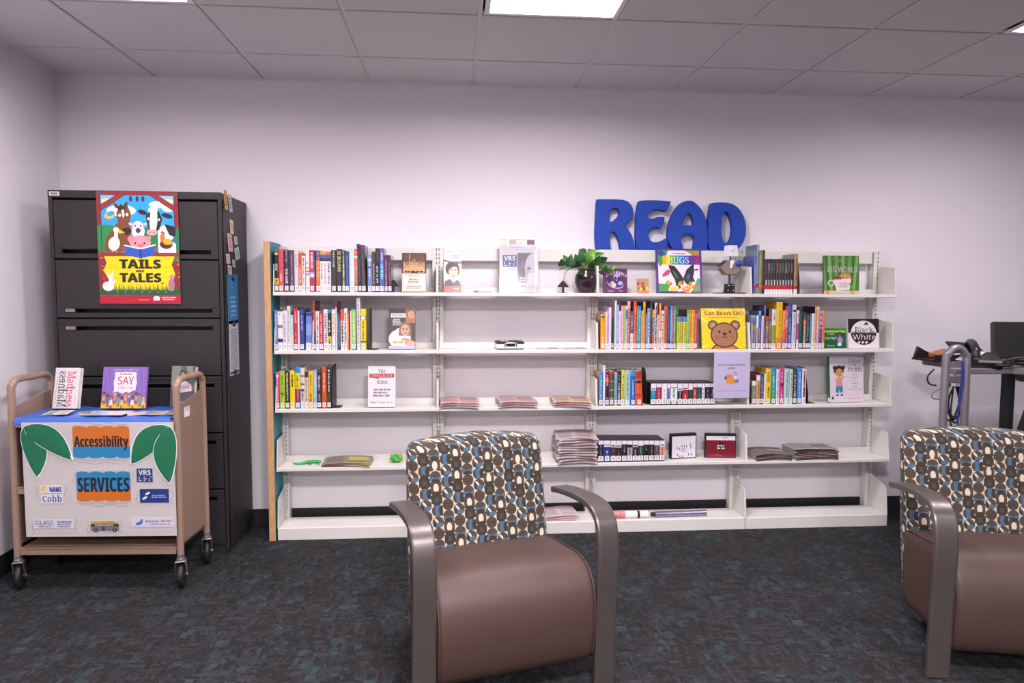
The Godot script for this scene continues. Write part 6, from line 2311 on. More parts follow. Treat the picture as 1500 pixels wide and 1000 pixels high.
func lounge_chair(label: String, at: Vector3, turn: float) -> void:
	var t := thing("lounge_chair", label, "chair", at, turn, "lounge chairs facing the room")
	var W := 0.296
	# seat block: a waterfall profile carried across, its ends rounded
	var prof := smooth_loop([[-0.2, 0.13], [-0.22, 0.25], [-0.21, 0.38], [-0.17, 0.424], [-0.05, 0.44], [0.06, 0.452], [0.14, 0.455], [0.2, 0.438], [0.245, 0.395], [0.268, 0.33], [0.272, 0.25], [0.262, 0.17], [0.24, 0.115], [0.2, 0.098], [0.0, 0.10], [-0.15, 0.10]], 5)
	var mid := Vector2(0.02, 0.28)
	var rows := []
	var uvs := []
	for q in [[-1.0, 0.045], [-0.985, 0.018], [-0.955, 0.006], [-0.9, 0.0], [-0.6, 0.0], [-0.3, 0.0], [0.0, 0.0], [0.3, 0.0], [0.6, 0.0], [0.9, 0.0], [0.955, 0.006], [0.985, 0.018], [1.0, 0.045]]:
		var row := []
		for k in prof.size() + 1:
			var p := prof[k % prof.size()]
			var c := p.lerp(mid, clampf(q[1] / maxf(0.12, p.distance_to(mid)), 0.0, 1.0))
			var crown: float = 0.01 * (1.0 - q[0] * q[0]) * smoothstep(0.4, 0.46, p.y)
			row.append(Vector3(q[0] * W, c.y + crown, c.x))
		rows.append(row)
	var b := MB.new()
	b.sheet(rows, Vector3.ZERO, true)
	for s in [0, rows.size() - 1]:
		b.fan(rows[s].slice(0, prof.size()), Vector3(-1 if s == 0 else 1, 0, 0))
	var seat := part(t, "seat", b, M.brown_vinyl)
	for s in [-1.0, 1.0]:
		var pipe := []
		for k in prof.size():
			if prof[k].y > 0.12 and prof[k].x > -0.19:
				pipe.append(Vector3(s * W * 0.968, prof[k].lerp(mid, 0.02).y, prof[k].lerp(mid, 0.02).x))
		var pb := MB.new()
		pb.tube(pipe, 0.0035, 8)
		part(seat, "piping", pb, M.brown_vinyl)
	# reclined back: closed rounded loops from hem to crown
	rows = []
	uvs = []
	var BH := [0.16, 0.165, 0.18, 0.3, 0.42, 0.52, 0.62, 0.7, 0.76, 0.795, 0.815, 0.827, 0.834, 0.837]
	var inset := [0.03, 0.012, 0.0, 0.0, 0.0, 0.0, 0.0, 0.0, 0.0, 0.002, 0.008, 0.018, 0.034, 0.051]
	var N := 56
	for i in BH.size():
		var row := []
		var ur := []
		var y: float = BH[i]
		var a: float = W - 0.004 - inset[i] * 1.15 - 0.008 * smoothstep(0.42, 0.84, y)
		var th: float = maxf(0.0525 - inset[i], 0.001)
		var run := 0.0
		var last := Vector2.ZERO
		for k in N + 1:
			var g := TAU * k / N
			var cx := signf(cos(g)) * pow(absf(cos(g)), 0.26) * a
			var cz := signf(sin(g)) * pow(absf(sin(g)), 0.45) * th
			var wide := cx / a
			var zz := -0.215 - (y - 0.42) * 0.17 + cz - 0.012 * wide * wide * (1.0 if cz > 0 else 0.4)
			var yy := y + 0.022 * (1.0 - wide * wide) * smoothstep(0.5, 0.82, y)
			if k > 0:
				run += Vector2(cx, cz).distance_to(last)
			last = Vector2(cx, cz)
			row.append(Vector3(cx, yy, zz))
			ur.append(Vector2(run / 0.35, -(yy + inset[i] * 0.8) / 0.35))
		rows.append(row)
		uvs.append(ur)
	b = MB.new()
	b.sheet(rows, Vector3.ZERO, true, uvs)
	b.fan(rows[0].slice(0, N), Vector3.DOWN)
	b.fan(rows[rows.size() - 1].slice(0, N), Vector3.UP, uvs[rows.size() - 1])
	part(t, "backrest", b, M.circle_fabric)
	# bent metal arms that run down into the front legs
	for s in [-1.0, 1.0]:
		var path := curve([Vector3(s * 0.334, 0.618, -0.17), Vector3(s * 0.334, 0.634, -0.08), Vector3(s * 0.334, 0.647, 0.03), Vector3(s * 0.334, 0.652, 0.12), Vector3(s * 0.334, 0.646, 0.185), Vector3(s * 0.334, 0.624, 0.228), Vector3(s * 0.334, 0.588, 0.252), Vector3(s * 0.334, 0.53, 0.262), Vector3(s * 0.334, 0.45, 0.263), Vector3(s * 0.334, 0.3, 0.252), Vector3(s * 0.334, 0.12, 0.245), Vector3(s * 0.334, 0.004, 0.242)], 6)
		var sec := []
		for q in smooth_loop([[-0.039, -0.010], [-0.033, -0.0125], [0.033, -0.0125], [0.039, -0.010], [0.0405, 0.0], [0.039, 0.010], [0.033, 0.0125], [-0.033, 0.0125], [-0.039, 0.010], [-0.0405, 0.0]], 1):
			sec.append(q)
		sec.append(sec[0])
		b = MB.new()
		b.sweep(path, sec, Vector3.RIGHT)
		part(t, "arm", b, M.bronze_metal)
		b = MB.new()
		b.box(Vector3(s * 0.334, 0.002, 0.242), Vector3(0.06, 0.004, 0.022), 0.001)
		part(t, "foot_pad", b, M.black_plastic)
		# rear leg: a bar from the arm's height at the back down and outward
		b = MB.new()
		b.sweep(curve([Vector3(s * 0.15, 0.2, -0.17), Vector3(s * 0.15, 0.12, -0.18), Vector3(s * 0.15, 0.06, -0.19), Vector3(s * 0.15, 0.0, -0.2)], 6), sec, Vector3.RIGHT)
		part(t, "rear_leg", b, M.bronze_metal)
	b = MB.new()
	b.box(Vector3(0, 0.105, 0.0), Vector3(0.62, 0.03, 0.05), 0.004)
	b.box(Vector3(0, 0.105, 0.18), Vector3(0.62, 0.03, 0.04), 0.004)
	b.box(Vector3(0, 0.2, -0.19), Vector3(0.5, 0.03, 0.03), 0.004)
	part(t, "underframe", b, M.black_metal)


func desk() -> void:
	var top_y := 1.045
	var t := thing("standing_desk", "grey standing desk with a rounded end and a looped tube leg", "desk", Vector3(3.0, 0, 0.62))
	var out := []
	for q in [[-0.37, -0.30], [-0.385, -0.2], [-0.36, 0.0], [-0.29, 0.16], [-0.15, 0.29], [0.05, 0.35], [0.4, 0.36], [1.1, 0.36], [1.1, -0.32], [0.4, -0.32], [-0.2, -0.33]]:
		out.append(q)
	var loop := smooth_loop(out, 5)
	var b := MB.new()
	var flat := Transform3D(Basis(Vector3.RIGHT, Vector3(0, 0, 1), Vector3.DOWN), Vector3(0, top_y, 0))
	b.extrude(loop, [], 0.0, 0.036, 0.004, flat)
	part(t, "desktop", b, M.desk_grey)
	var x0 := -0.66
	b = MB.new()
	var arch := curve([Vector3(-0.655, 0.02, 0.28), Vector3(-0.655, 0.5, 0.28), Vector3(-0.653, 1.07, 0.28), Vector3(-0.645, 1.115, 0.28), Vector3(-0.625, 1.143, 0.28), Vector3(-0.597, 1.153, 0.28), Vector3(-0.569, 1.143, 0.28), Vector3(-0.549, 1.115, 0.28), Vector3(-0.541, 1.07, 0.28), Vector3(-0.537, 0.5, 0.28), Vector3(-0.537, 0.02, 0.28)], 6)
	b.tube(arch, 0.0195, 16)
	part(t, "leg_loop", b, M.tube_grey)
	part(t, "foot_bar", boxed(Vector3(-0.596, 0.02, 0.28), Vector3(0.16, 0.04, 0.1), 0.008), M.tube_grey)
	b = MB.new()
	b.box(Vector3(-0.33, 1.025, 0.2), Vector3(0.46, 0.03, 0.05), 0.004)
	b.box(Vector3(-0.596, 0.99, 0.265), Vector3(0.11, 0.04, 0.02), 0.003)
	part(t, "support_arm", b, M.tube_grey)
	part(t, "column", boxed(Vector3(-0.07, 0.5, 0.0), Vector3(0.045, 1.0, 0.06), 0.006), M.black_metal)
	part(t, "column", boxed(Vector3(0.3, 0.5, 0.05), Vector3(0.07, 1.0, 0.07), 0.006), M.black_metal)
	part(t, "cable_tray", boxed(Vector3(0.02, 0.985, 0.16), Vector3(0.3, 0.05, 0.1), 0.01), M.black_plastic)
	# lanyard on the loop
	var ln := thing("lanyard", "blue braided lanyard hanging from the desk's tube loop", "lanyard", Vector3(3.0 - 0.6, 1.05, 0.93))
	b = MB.new()
	b.tube(curve([Vector3(0.012, 0.04, 0.0), Vector3(0.004, -0.05, 0.012), Vector3(0.002, -0.16, 0.004), Vector3(-0.002, -0.3, 0.01), Vector3(-0.006, -0.52, 0.006)], 8), 0.0042, 8)
	b.tube(curve([Vector3(0.018, 0.04, 0.0), Vector3(0.016, -0.06, 0.012), Vector3(0.004, -0.16, 0.012), Vector3(-0.01, -0.24, 0.014)], 8), 0.004, 8)
	part(ln, "cord", b, M.lanyard_blue)
	# hanging cables and a white adaptor
	var cb := thing("cable_bundle", "coil of black cables and white adaptors under the desk end", "cables", Vector3(2.49, 0.95, 0.78))
	b = MB.new()
	for k in 5:
		var pts := []
		for i in 25:
			var a := TAU * i / 24.0
			pts.append(Vector3(sin(a) * (0.035 + 0.008 * sin(k * 2.0)) + 0.01 * sin(k), -0.09 + cos(a) * (0.1 + 0.018 * sin(k * 1.7)), 0.012 * sin(a * 2.0 + k)))
		b.tube(pts, 0.0045, 7)
	b.tube(curve([Vector3(0.0, 0.06, 0), Vector3(-0.02, -0.2, 0.01), Vector3(0.04, -0.26, 0.0)], 8), 0.0045, 7)
	b.tube(curve([Vector3(-0.045, 0.07, -0.1), Vector3(-0.08, 0.03, -0.1), Vector3(-0.07, -0.01, -0.1), Vector3(-0.03, -0.02, -0.1)], 8), 0.0045, 7)
	part(cb, "cable", b, M.black_rubber)
	part(cb, "adaptor", boxed(Vector3(0.01, 0.02, 0.02), Vector3(0.07, 0.06, 0.04), 0.006), M.white_plastic)
	b = MB.new()
	b.tube(curve([Vector3(-0.04, -0.03, -0.05), Vector3(-0.08, -0.05, -0.05), Vector3(-0.085, -0.08, -0.05), Vector3(-0.04, -0.09, -0.05)], 8), 0.004, 7)
	part(cb, "cord_loop", b, M.desk_grey)
	# things on the desktop
	var pa := thing("pen_tray", "black tray with an orange box on the desk's rounded end", "tray", Vector3(2.6310, top_y, 0.45), 0.15)
	b = MB.new()
	b.box(Vector3(0, 0.006, 0), Vector3(0.22, 0.012, 0.16), 0.003)
	b.extrude(PackedVector2Array([Vector2(-0.11, 0.01), Vector2(0.09, 0.01), Vector2(0.04, 0.03), Vector2(-0.03, 0.05), Vector2(-0.085, 0.078)]), [], -0.07, -0.055, 0.002, Transform3D(), false)
	b.box(Vector3(0.0, 0.022, 0.072), Vector3(0.2, 0.03, 0.008), 0.002)
	part(pa, "tray_body", b, M.black_plastic)
	var ob := thing("small_box", "orange and tan box lying in the black tray", "box", Vector3(2.6541, top_y + 0.02, 0.45), 0.25)
	part(ob, "carton", boxed(Vector3(0, 0.02, 0), Vector3(0.11, 0.026, 0.08), 0.003, turned(Vector3.BACK, 12.0)), mat("carton_orange", hx("9a6238"), 0.6))
	part(ob, "carton_band", boxed(Vector3(0, 0.012, 0.0), Vector3(0.112, 0.008, 0.082), 0.001, turned(Vector3.BACK, 12.0)), mat("carton_red", hx("b03428"), 0.6))
	var tb := thing("tablet", "black tablet leaning back on a white stand on the desk", "tablet", Vector3(2.6199, top_y, 0.7), -0.1)
	var tilt := Transform3D(Basis(Vector3.BACK, deg_to_rad(-4.0)) * Basis(Vector3.RIGHT, deg_to_rad(-62.0)), Vector3(0, 0.075, 0))
	part(tb, "screen_slab", boxed(Vector3(0, 0.03, 0), Vector3(0.17, 0.11, 0.012), 0.004, tilt), M.black_plastic)
	part(tb, "stand", boxed(Vector3(0.03, 0.035, 0.01), Vector3(0.1, 0.004, 0.12), 0.001, turned(Vector3.BACK, 32.0, Vector3(0, 0.004, 0))), M.white_plastic)
	var ph := thing("desk_phone", "black desk phone with its handset on the desk", "phone", Vector3(2.6676, top_y, 0.75), -0.5)
	part(ph, "base", boxed(Vector3(0, 0.03, 0), Vector3(0.16, 0.05, 0.18), 0.01, turned(Vector3.RIGHT, 12.0)), M.black_plastic)
	b = MB.new()
	b.tube(curve([Vector3(-0.05, 0.075, -0.1), Vector3(-0.05, 0.115, -0.085), Vector3(-0.05, 0.118, 0.0), Vector3(-0.05, 0.09, 0.085), Vector3(-0.05, 0.055, 0.1)], 6), 0.021, 12)
	part(ph, "handset", b, M.black_plastic)
	var mo := thing("monitor", "black computer monitor seen from behind on the desk", "monitor", Vector3(3.07, top_y, 0.62), PI - 0.25)
	part(mo, "back_shell", boxed(Vector3(0, 0.125, 0), Vector3(0.42, 0.21, 0.035), 0.01, turned(Vector3.RIGHT, 8.0)), M.black_plastic)
	part(mo, "stand_neck", boxed(Vector3(0, 0.06, 0.03), Vector3(0.06, 0.12, 0.02), 0.004), M.black_plastic)
	part(mo, "stand_foot", boxed(Vector3(0, 0.006, 0.02), Vector3(0.2, 0.012, 0.15), 0.004), M.black_plastic)
	var wr := thing("cable_heap", "tangle of black cables lying across the desk", "cables", Vector3(2.78, top_y, 0.82))
	b = MB.new()
	var g := RandomNumberGenerator.new()
	g.seed = 5
	for k in 7:
		var pts := []
		for i in 5:
			pts.append(Vector3(-0.12 + i * 0.075 + g.randf_range(-0.02, 0.02), 0.008 + absf(g.randf_range(0.0, 0.045)) * (1.0 if i in [1, 2, 3] else 0.2), g.randf_range(-0.07, 0.09)))
		b.tube(curve(pts, 6), 0.0055, 7)
	part(wr, "cable", b, M.black_rubber)
	# the dark chair behind the desk, its edge in view
	var ch := thing("office_chair", "black fabric office chair behind the desk at the picture's edge", "chair", Vector3(2.72, 0, 1.2), PI + 0.2)
	rows_back(ch)


func rows_back(ch: Node3D) -> void:
	var rows := []
	for q in [[0.46, 0.10], [0.50, 0.19], [0.62, 0.235], [0.8, 0.24], [0.94, 0.22], [1.04, 0.17], [1.08, 0.08]]:
		var row := []
		for k in 29:
			var a := TAU * k / 28
			var cx: float = signf(cos(a)) * pow(absf(cos(a)), 0.6) * q[1]
			var cz := sin(a) * 0.035
			row.append(Vector3(cx, q[0], cz - 0.06 * pow(cx / 0.24, 2) * -1.0 - (q[0] - 0.5) * 0.12))
		rows.append(row)
	var b := MB.new()
	b.sheet(rows, Vector3.ZERO, true)
	b.fan(rows[0].slice(0, 28), Vector3.DOWN)
	b.fan(rows[6].slice(0, 28), Vector3.UP)
	part(ch, "backrest", b, M.black_cloth)
	part(ch, "seat", boxed(Vector3(0, 0.45, 0.24), Vector3(0.48, 0.09, 0.46), 0.035), M.black_cloth)
	b = MB.new()
	b.tube([Vector3(0, 0.42, 0.22), Vector3(0, 0.08, 0.22)], 0.026, 14)
	part(ch, "gas_post", b, M.black_metal)
	for k in 5:
		var a := TAU * k / 5
		b = MB.new()
		b.tube([Vector3(0, 0.1, 0.22), Vector3(cos(a) * 0.28, 0.065, 0.22 + sin(a) * 0.28)], 0.02, 10, true, 0.7)
		var leg := part(ch, "leg", b, M.black_metal)
		b = MB.new()
		b.lathe([Vector2(0.0, 0.02), Vector2(0.024, 0.018), Vector2(0.0275, 0.0), Vector2(0.024, -0.018), Vector2(0.0, -0.02)], 14, Transform3D(Basis(Vector3.BACK, PI / 2), Vector3(cos(a) * 0.28, 0.0277, 0.22 + sin(a) * 0.28)))
		part(leg, "wheel", b, M.black_plastic)
	b = MB.new()
	b.box(Vector3(0, 0.5, -0.06), Vector3(0.06, 0.2, 0.02), 0.004)
	part(ch, "back_bar", b, M.black_metal)


func stock_shelves():
	row(1.4262, "books on the top shelf beside the teal end panel", "book", [
		[-1.1781, 0.0236, 0.2322, 0.156, "1d1a20", "e,.0,.5,2277c8;e,.08,.28,f0d030;t,.32,.5,f4f0f0,MAC;b,.67,.82,f2d31d;m,.69,.8,403000", "black guide book with blue dome and yellow foot, first from the teal panel, top shelf"],
		[-1.1539, 0.0263, 0.2427, 0.153, "e4505a", "m,.1,.5,c03a6a;M,.58,.78,f8d8d0;b,.985,1,7a2020", "coral red paperback, second from the teal panel, top shelf"],
		[-1.1257, 0.0294, 0.2344, 0.16, "37323a", "m,.02,.3,c8c0c8;M,.45,.8,e8e4e8", "charcoal book with white spine lettering, third from the teal panel, top shelf"],
		[-1.0952, 0.0271, 0.2346, 0.154, "5d3c58", "m,.1,.9,a888a4", "plum purple hardback, fourth from the teal panel, top shelf"],
		[-1.0675, 0.0218, 0.2348, 0.152, "dcd6e4", "m,.1,.4,8a8aa8;b,.88,.9,7a2a3a", "pale lavender paperback, fifth from the teal panel, top shelf"],
		[-1.0451, 0.0192, 0.2213, 0.16, "ee6a28", "m,.05,.3,7a2a10;M,.4,.78,ffe8d0;b,.84,1,f4c890", "bright orange paperback, sixth from the teal panel, top shelf"],
		[-1.0252, 0.0173, 0.2025, 0.173, "f4f0ee", "m,.05,.5,2a2a30;m,.6,.8,9a90a0", "short white paperback with black lettering, seventh from the teal panel, top shelf"],
		[-1.0049, 0.0201, 0.2388, 0.17, "f4ecec", "m,.3,.35,d08a8a;b,.42,.46,e8b048;b,.5,.54,7a8ad8;b,.57,.6,d85a5a", "white paperback with small coloured marks, eighth from the teal panel, top shelf"],
		[-0.9842, 0.0283, 0.2356, 0.169, "c23848", "M,.05,.46,f8ece8;b,.52,.66,aab0c0;e,.6,.3,e8e8f0", "red hardback with white title and grey picture, ninth from the teal panel, top shelf"],
		[-0.9554, 0.0062, 0.2357, 0.156, "4a4a98", "", "thin violet blue book, tenth from the teal panel, top shelf", {"lean": -0.02}],
		[-0.9478, 0.0218, 0.2342, 0.163, "6a4858", "b,.22,1,e87a38;m,.03,.2,d0b8c0;m,.26,.7,f8c8a0", "orange paperback with a mauve top, eleventh from the teal panel, top shelf"],
		[-0.9254, 0.0187, 0.2274, 0.157, "f6f2f2", "b,0,.07,e8a030;b,.07,.13,3a62b8;b,.13,.16,c83040;b,.16,.24,3a3a44;m,.28,.8,8a8890", "white paperback, striped top, grey lettering, twelfth from the teal panel, top shelf"],
		[-0.9061, 0.0178, 0.2276, 0.154, "f6f2f2", "b,0,.07,e8a030;b,.07,.13,3a62b8;b,.13,.16,c83040;b,.16,.24,3a3a44;m,.28,.8,a86a90", "white paperback, striped top, mauve lettering, thirteenth from the teal panel, top shelf"],
		[-0.8876, 0.0220, 0.2278, 0.153, "f6f2f2", "b,0,.07,e8763a;b,.07,.13,3a62b8;b,.13,.16,c83040;b,.16,.24,3a3a44;m,.28,.8,404048", "white paperback, striped top, dark lettering, fourteenth from the teal panel, top shelf"],
		[-0.8635, 0.0284, 0.2366, 0.155, "3a383c", "m,.03,.4,d8d4d4", "dark grey hardback, white letters, fifteenth from the teal panel, top shelf"],
		[-0.8330, 0.0291, 0.2421, 0.173, "343236", "t,.05,.52,e6dc9a,IS INSANE", "black hardback, large cream capitals, sixteenth from the teal panel, top shelf"],
		[-0.8032, 0.0185, 0.2371, 0.171, "2c3a30", "m,.02,.9,b8d88a;m,.2,.9,d8e8b0", "dark green paperback with lime lettering, seventeenth from the teal panel, top shelf"],
		[-0.7841, 0.0196, 0.2304, 0.17, "3c4a98", "m,.1,.8,7a88c8", "navy blue paperback, eighteenth from the teal panel, top shelf"],
		[-0.7627, 0.0292, 0.2427, 0.17, "cfe4f4", "m,.1,.8,e8f4fa;b,.4,.75,dceeea", "pale sky blue hardback, nineteenth from the teal panel, top shelf"],
		[-0.7328, 0.0172, 0.2429, 0.155, "ea5a28", "m,.05,.8,ffc8a0;b,.16,.2,ffffff", "vivid orange paperback, twentieth from the teal panel, top shelf"],
		[-0.7108, 0.0165, 0.2725, 0.158, "262c50", "m,.1,.8,5a6090", "tall navy book, twenty-first from the teal panel, top shelf", {"lean": -0.035}],
		[-0.6937, 0.0258, 0.2658, 0.166, "423a3a", "b,0,.1,382a58;m,.03,.12,d84a78;m,.2,.9,6a6060", "thick brown-black hardback, twenty-second from the teal panel, top shelf", {"lean": -0.035, "side": "3c3434"}],
		[-0.6599, 0.0228, 0.2100, 0.168, "7a90d0", "m,.05,.6,e8ecf8;b,.1,.16,e0e4f0;b,.3,.36,4a62b0", "blue and white mottled paperback, twenty-third from the teal panel, top shelf"],
		[-0.6362, 0.0200, 0.2299, 0.171, "4e4648", "m,.3,.8,b0a8a0", "grey brown paperback, twenty-fourth from the teal panel, top shelf"],
		[-0.6153, 0.0228, 0.2492, 0.172, "262428", "m,.05,.3,4a6a50;t,.4,.8,f6f2f2,are u ok", "black paperback with bold white lower-case title, twenty-fifth from the teal panel, top shelf"],
		[-0.5918, 0.0242, 0.2494, 0.152, "4470c0", "b,0,.25,7a5a9a;b,.4,.65,3a96d0;m,.1,.7,d0e0f0", "violet to blue paperback, twenty-sixth from the teal panel, top shelf"],
		[-0.5652, 0.0187, 0.2107, 0.165, "5c2c4c", "m,.1,.8,d8a0b0", "maroon paperback with a pink label, twenty-seventh from the teal panel, top shelf", {"lab": "f0b0c0"}],
		[-0.5423, 0.0173, 0.2109, 0.167, "4c3040", "m,.2,.8,907888", "dusky maroon book leaning at the row's end, twenty-eighth from the teal panel, top shelf", {"lean": -0.03, "side": "8a8088"}],
	])
	row(1.0955, "books on the second shelf beside the teal end panel", "book", [
		[-1.1840, 0.0171, 0.2267, 0.163, "7488c0", "m,.1,.7,c8d0e8", "steel blue paperback, first from the teal panel, second shelf"],
		[-1.1661, 0.0270, 0.2202, 0.154, "f0ecf0", "m,.04,.08,404048;b,.7,.8,22307c;b,.35,.42,8a7a7a", "white book with a navy square, second from the teal panel, second shelf"],
		[-1.1378, 0.0236, 0.2255, 0.162, "ece6ec", "m,.1,.8,a098a8", "off-white paperback, third from the teal panel, second shelf"],
		[-1.1129, 0.0180, 0.2509, 0.152, "e6eade", "m,.1,.8,9aa890", "tall pale green paperback, fourth from the teal panel, second shelf"],
		[-1.0942, 0.0148, 0.2006, 0.173, "b4cce4", "m,.1,.7,f4f4f4;b,.6,1,e8e4cc", "short powder blue paperback, fifth from the teal panel, second shelf"],
		[-1.0779, 0.0232, 0.2388, 0.172, "be2c38", "m,.08,.35,f0c0b8;m,.6,.9,e89090", "red hardback with pale lettering, sixth from the teal panel, second shelf"],
		[-1.0541, 0.0090, 0.2248, 0.164, "f0eaea", "", "thin white booklet, seventh from the teal panel, second shelf"],
		[-1.0444, 0.0267, 0.2336, 0.158, "38408c", "m,.15,.5,b8c0e8", "indigo hardback, eighth from the teal panel, second shelf"],
		[-1.0125, 0.0332, 0.2139, 0.173, "6484d0", "b,.3,.6,8aa4e0;b,.8,1,e0e4f0;b,.02,.08,22306c", "sky blue gradient paperback, ninth from the teal panel, second shelf", {"lean": 0.02}],
		[-0.9766, 0.0103, 0.2784, 0.164, "c43640", "b,.4,1,e8e0d8;m,.45,.9,908888", "tall thin red and cream book leaning, tenth from the teal panel, second shelf", {"lean": 0.03, "side": "5a2a30"}],
		[-0.9653, 0.0112, 0.2249, 0.172, "c05a30", "b,.5,1,5a3468", "narrow rust and purple paperback, eleventh from the teal panel, second shelf"],
		[-0.9533, 0.0168, 0.2215, 0.171, "f2ecec", "m,.05,.9,3a343c", "white paperback with black spine lettering, twelfth from the teal panel, second shelf"],
		[-0.9357, 0.0238, 0.2140, 0.163, "be3044", "m,.05,.85,f0c8c8", "crimson paperback, thirteenth from the teal panel, second shelf"],
		[-0.9104, 0.0229, 0.2325, 0.16, "f0eaea", "t,.1,.82,3a3a40,CONNECT FIRST", "white paperback, wide-spaced capitals, fourteenth from the teal panel, second shelf"],
		[-0.8866, 0.0191, 0.2295, 0.165, "242428", "e,.04,.5,2a8ad8;m,.25,.55,e8e0d0;b,.66,1,f0e030;m,.7,.85,404000", "black guide with blue top and yellow foot, fifteenth from the teal panel, second shelf"],
		[-0.8649, 0.0199, 0.2326, 0.161, "f0ebe8", "t,.1,.38,d88a3a,THINK;M,.4,.66,d88a3a", "white paperback with orange capitals, sixteenth from the teal panel, second shelf"],
		[-0.8431, 0.0078, 0.2757, 0.154, "ece4e4", "b,0,.12,8a2840", "tall thin cream booklet, maroon tip, seventeenth from the teal panel, second shelf", {"side": "7c2038"}],
		[-0.8347, 0.0085, 0.2120, 0.158, "3c62a0", "m,.1,.8,a0b8e0", "narrow denim blue paperback, eighteenth from the teal panel, second shelf"],
		[-0.8256, 0.0082, 0.2230, 0.17, "1e1e22", "m,.1,.9,c8d0c0", "narrow black paperback, white marks, nineteenth from the teal panel, second shelf"],
		[-0.8155, 0.0200, 0.2318, 0.151, "f0e6e4", "b,0,.28,e85a34;m,.3,.85,1c1c20;m,.32,.8,1c1c20", "white paperback, orange-red top and heavy black marks, twentieth from the teal panel, second shelf"],
		[-0.7941, 0.0161, 0.2385, 0.151, "f2ecea", "m,.1,.9,2a282c", "white paperback with slim black lettering, twenty-first from the teal panel, second shelf"],
		[-0.7774, 0.0086, 0.2098, 0.166, "ee7a2e", "m,.2,.7,f8d0a0", "narrow orange paperback, twenty-second from the teal panel, second shelf"],
		[-0.7673, 0.0061, 0.2275, 0.157, "3a2a28", "", "thin dark brown booklet, twenty-third from the teal panel, second shelf"],
		[-0.7604, 0.0060, 0.2253, 0.163, "f0ece8", "", "thin white pamphlet, twenty-fourth from the teal panel, second shelf"],
		[-0.7538, 0.0253, 0.2363, 0.162, "3c98a4", "b,.04,.9,98cc6c;m,.1,.8,e0f0a0;b,.9,1,3c98a4", "teal book with a lime centre, twenty-fifth from the teal panel, second shelf"],
		[-0.7238, 0.0187, 0.2981, 0.159, "eee4ee", "m,.02,.9,8a6a98", "very tall white book, twenty-sixth from the teal panel, second shelf"],
		[-0.7027, 0.0301, 0.2365, 0.175, "f2da18", "b,.19,.27,4a3070;e,.23,.3,f0f0f0;m,.3,.75,6a5a20;b,.78,.82,6a3040", "bright yellow paperback with a violet band, twenty-seventh from the teal panel, second shelf"],
	])
	row(0.7605, "books on the third shelf beside the teal end panel", "book", [
		[-1.1835, 0.0191, 0.2099, 0.155, "d6488c", "m,.05,.8,f4c0d8;e,.1,.4,f8e0ec", "magenta pink paperback, first from the teal panel, third shelf"],
		[-1.1622, 0.0301, 0.2154, 0.16, "a6cc28", "m,.1,.7,5a8010;e,.6,.15,b04030", "lime green hardback, second from the teal panel, third shelf"],
		[-1.1300, 0.0233, 0.2166, 0.155, "221e22", "M,.05,.6,f0ecec;m,.6,.8,d0e060", "black paperback, white lettering, third from the teal panel, third shelf"],
		[-1.1046, 0.0274, 0.2179, 0.166, "f0d82c", "m,.1,.45,403810;m,.1,.4,403810", "yellow paperback, black script, fourth from the teal panel, third shelf"],
		[-1.0747, 0.0275, 0.2410, 0.157, "2a8ed4", "b,.15,.55,f0e020;m,.2,.5,403800;b,.53,.85,9c2a5a;m,.56,.8,f0c0d0", "blue, yellow and maroon banded paperback, fifth from the teal panel, third shelf"],
		[-1.0454, 0.0234, 0.2338, 0.159, "e0dad4", "e,.2,.3,7a9a60;e,.4,.3,a05a70;e,.55,.3,384858;m,.6,.8,404040", "white floral patterned paperback, sixth from the teal panel, third shelf"],
		[-1.0210, 0.0193, 0.2125, 0.169, "ead2c4", "b,0,.16,4c3028;m,.2,.8,a06050", "cream paperback with a brown top, seventh from the teal panel, third shelf"],
		[-1.0003, 0.0269, 0.2145, 0.158, "f2c81c", "m,.1,.4,7a4a10;M,.6,.8,302010", "golden yellow paperback, eighth from the teal panel, third shelf"],
		[-0.9720, 0.0186, 0.2193, 0.164, "9ec4e4", "m,.1,.7,d8e8f4", "baby blue paperback, ninth from the teal panel, third shelf"],
		[-0.9521, 0.0248, 0.2122, 0.173, "36201e", "M,.1,.5,e8d8d0;m,.6,.8,c0a8a0", "dark brown paperback, tenth from the teal panel, third shelf"],
		[-0.9255, 0.0262, 0.2403, 0.153, "cc5c28", "m,.15,.6,f8d8b0", "burnt orange paperback, eleventh from the teal panel, third shelf"],
		[-0.8979, 0.0242, 0.2366, 0.152, "1e1c20", "m,.05,.6,e0d8d4;b,.62,.85,3c4a30", "black paperback with a mossy foot, twelfth from the teal panel, third shelf"],
	])
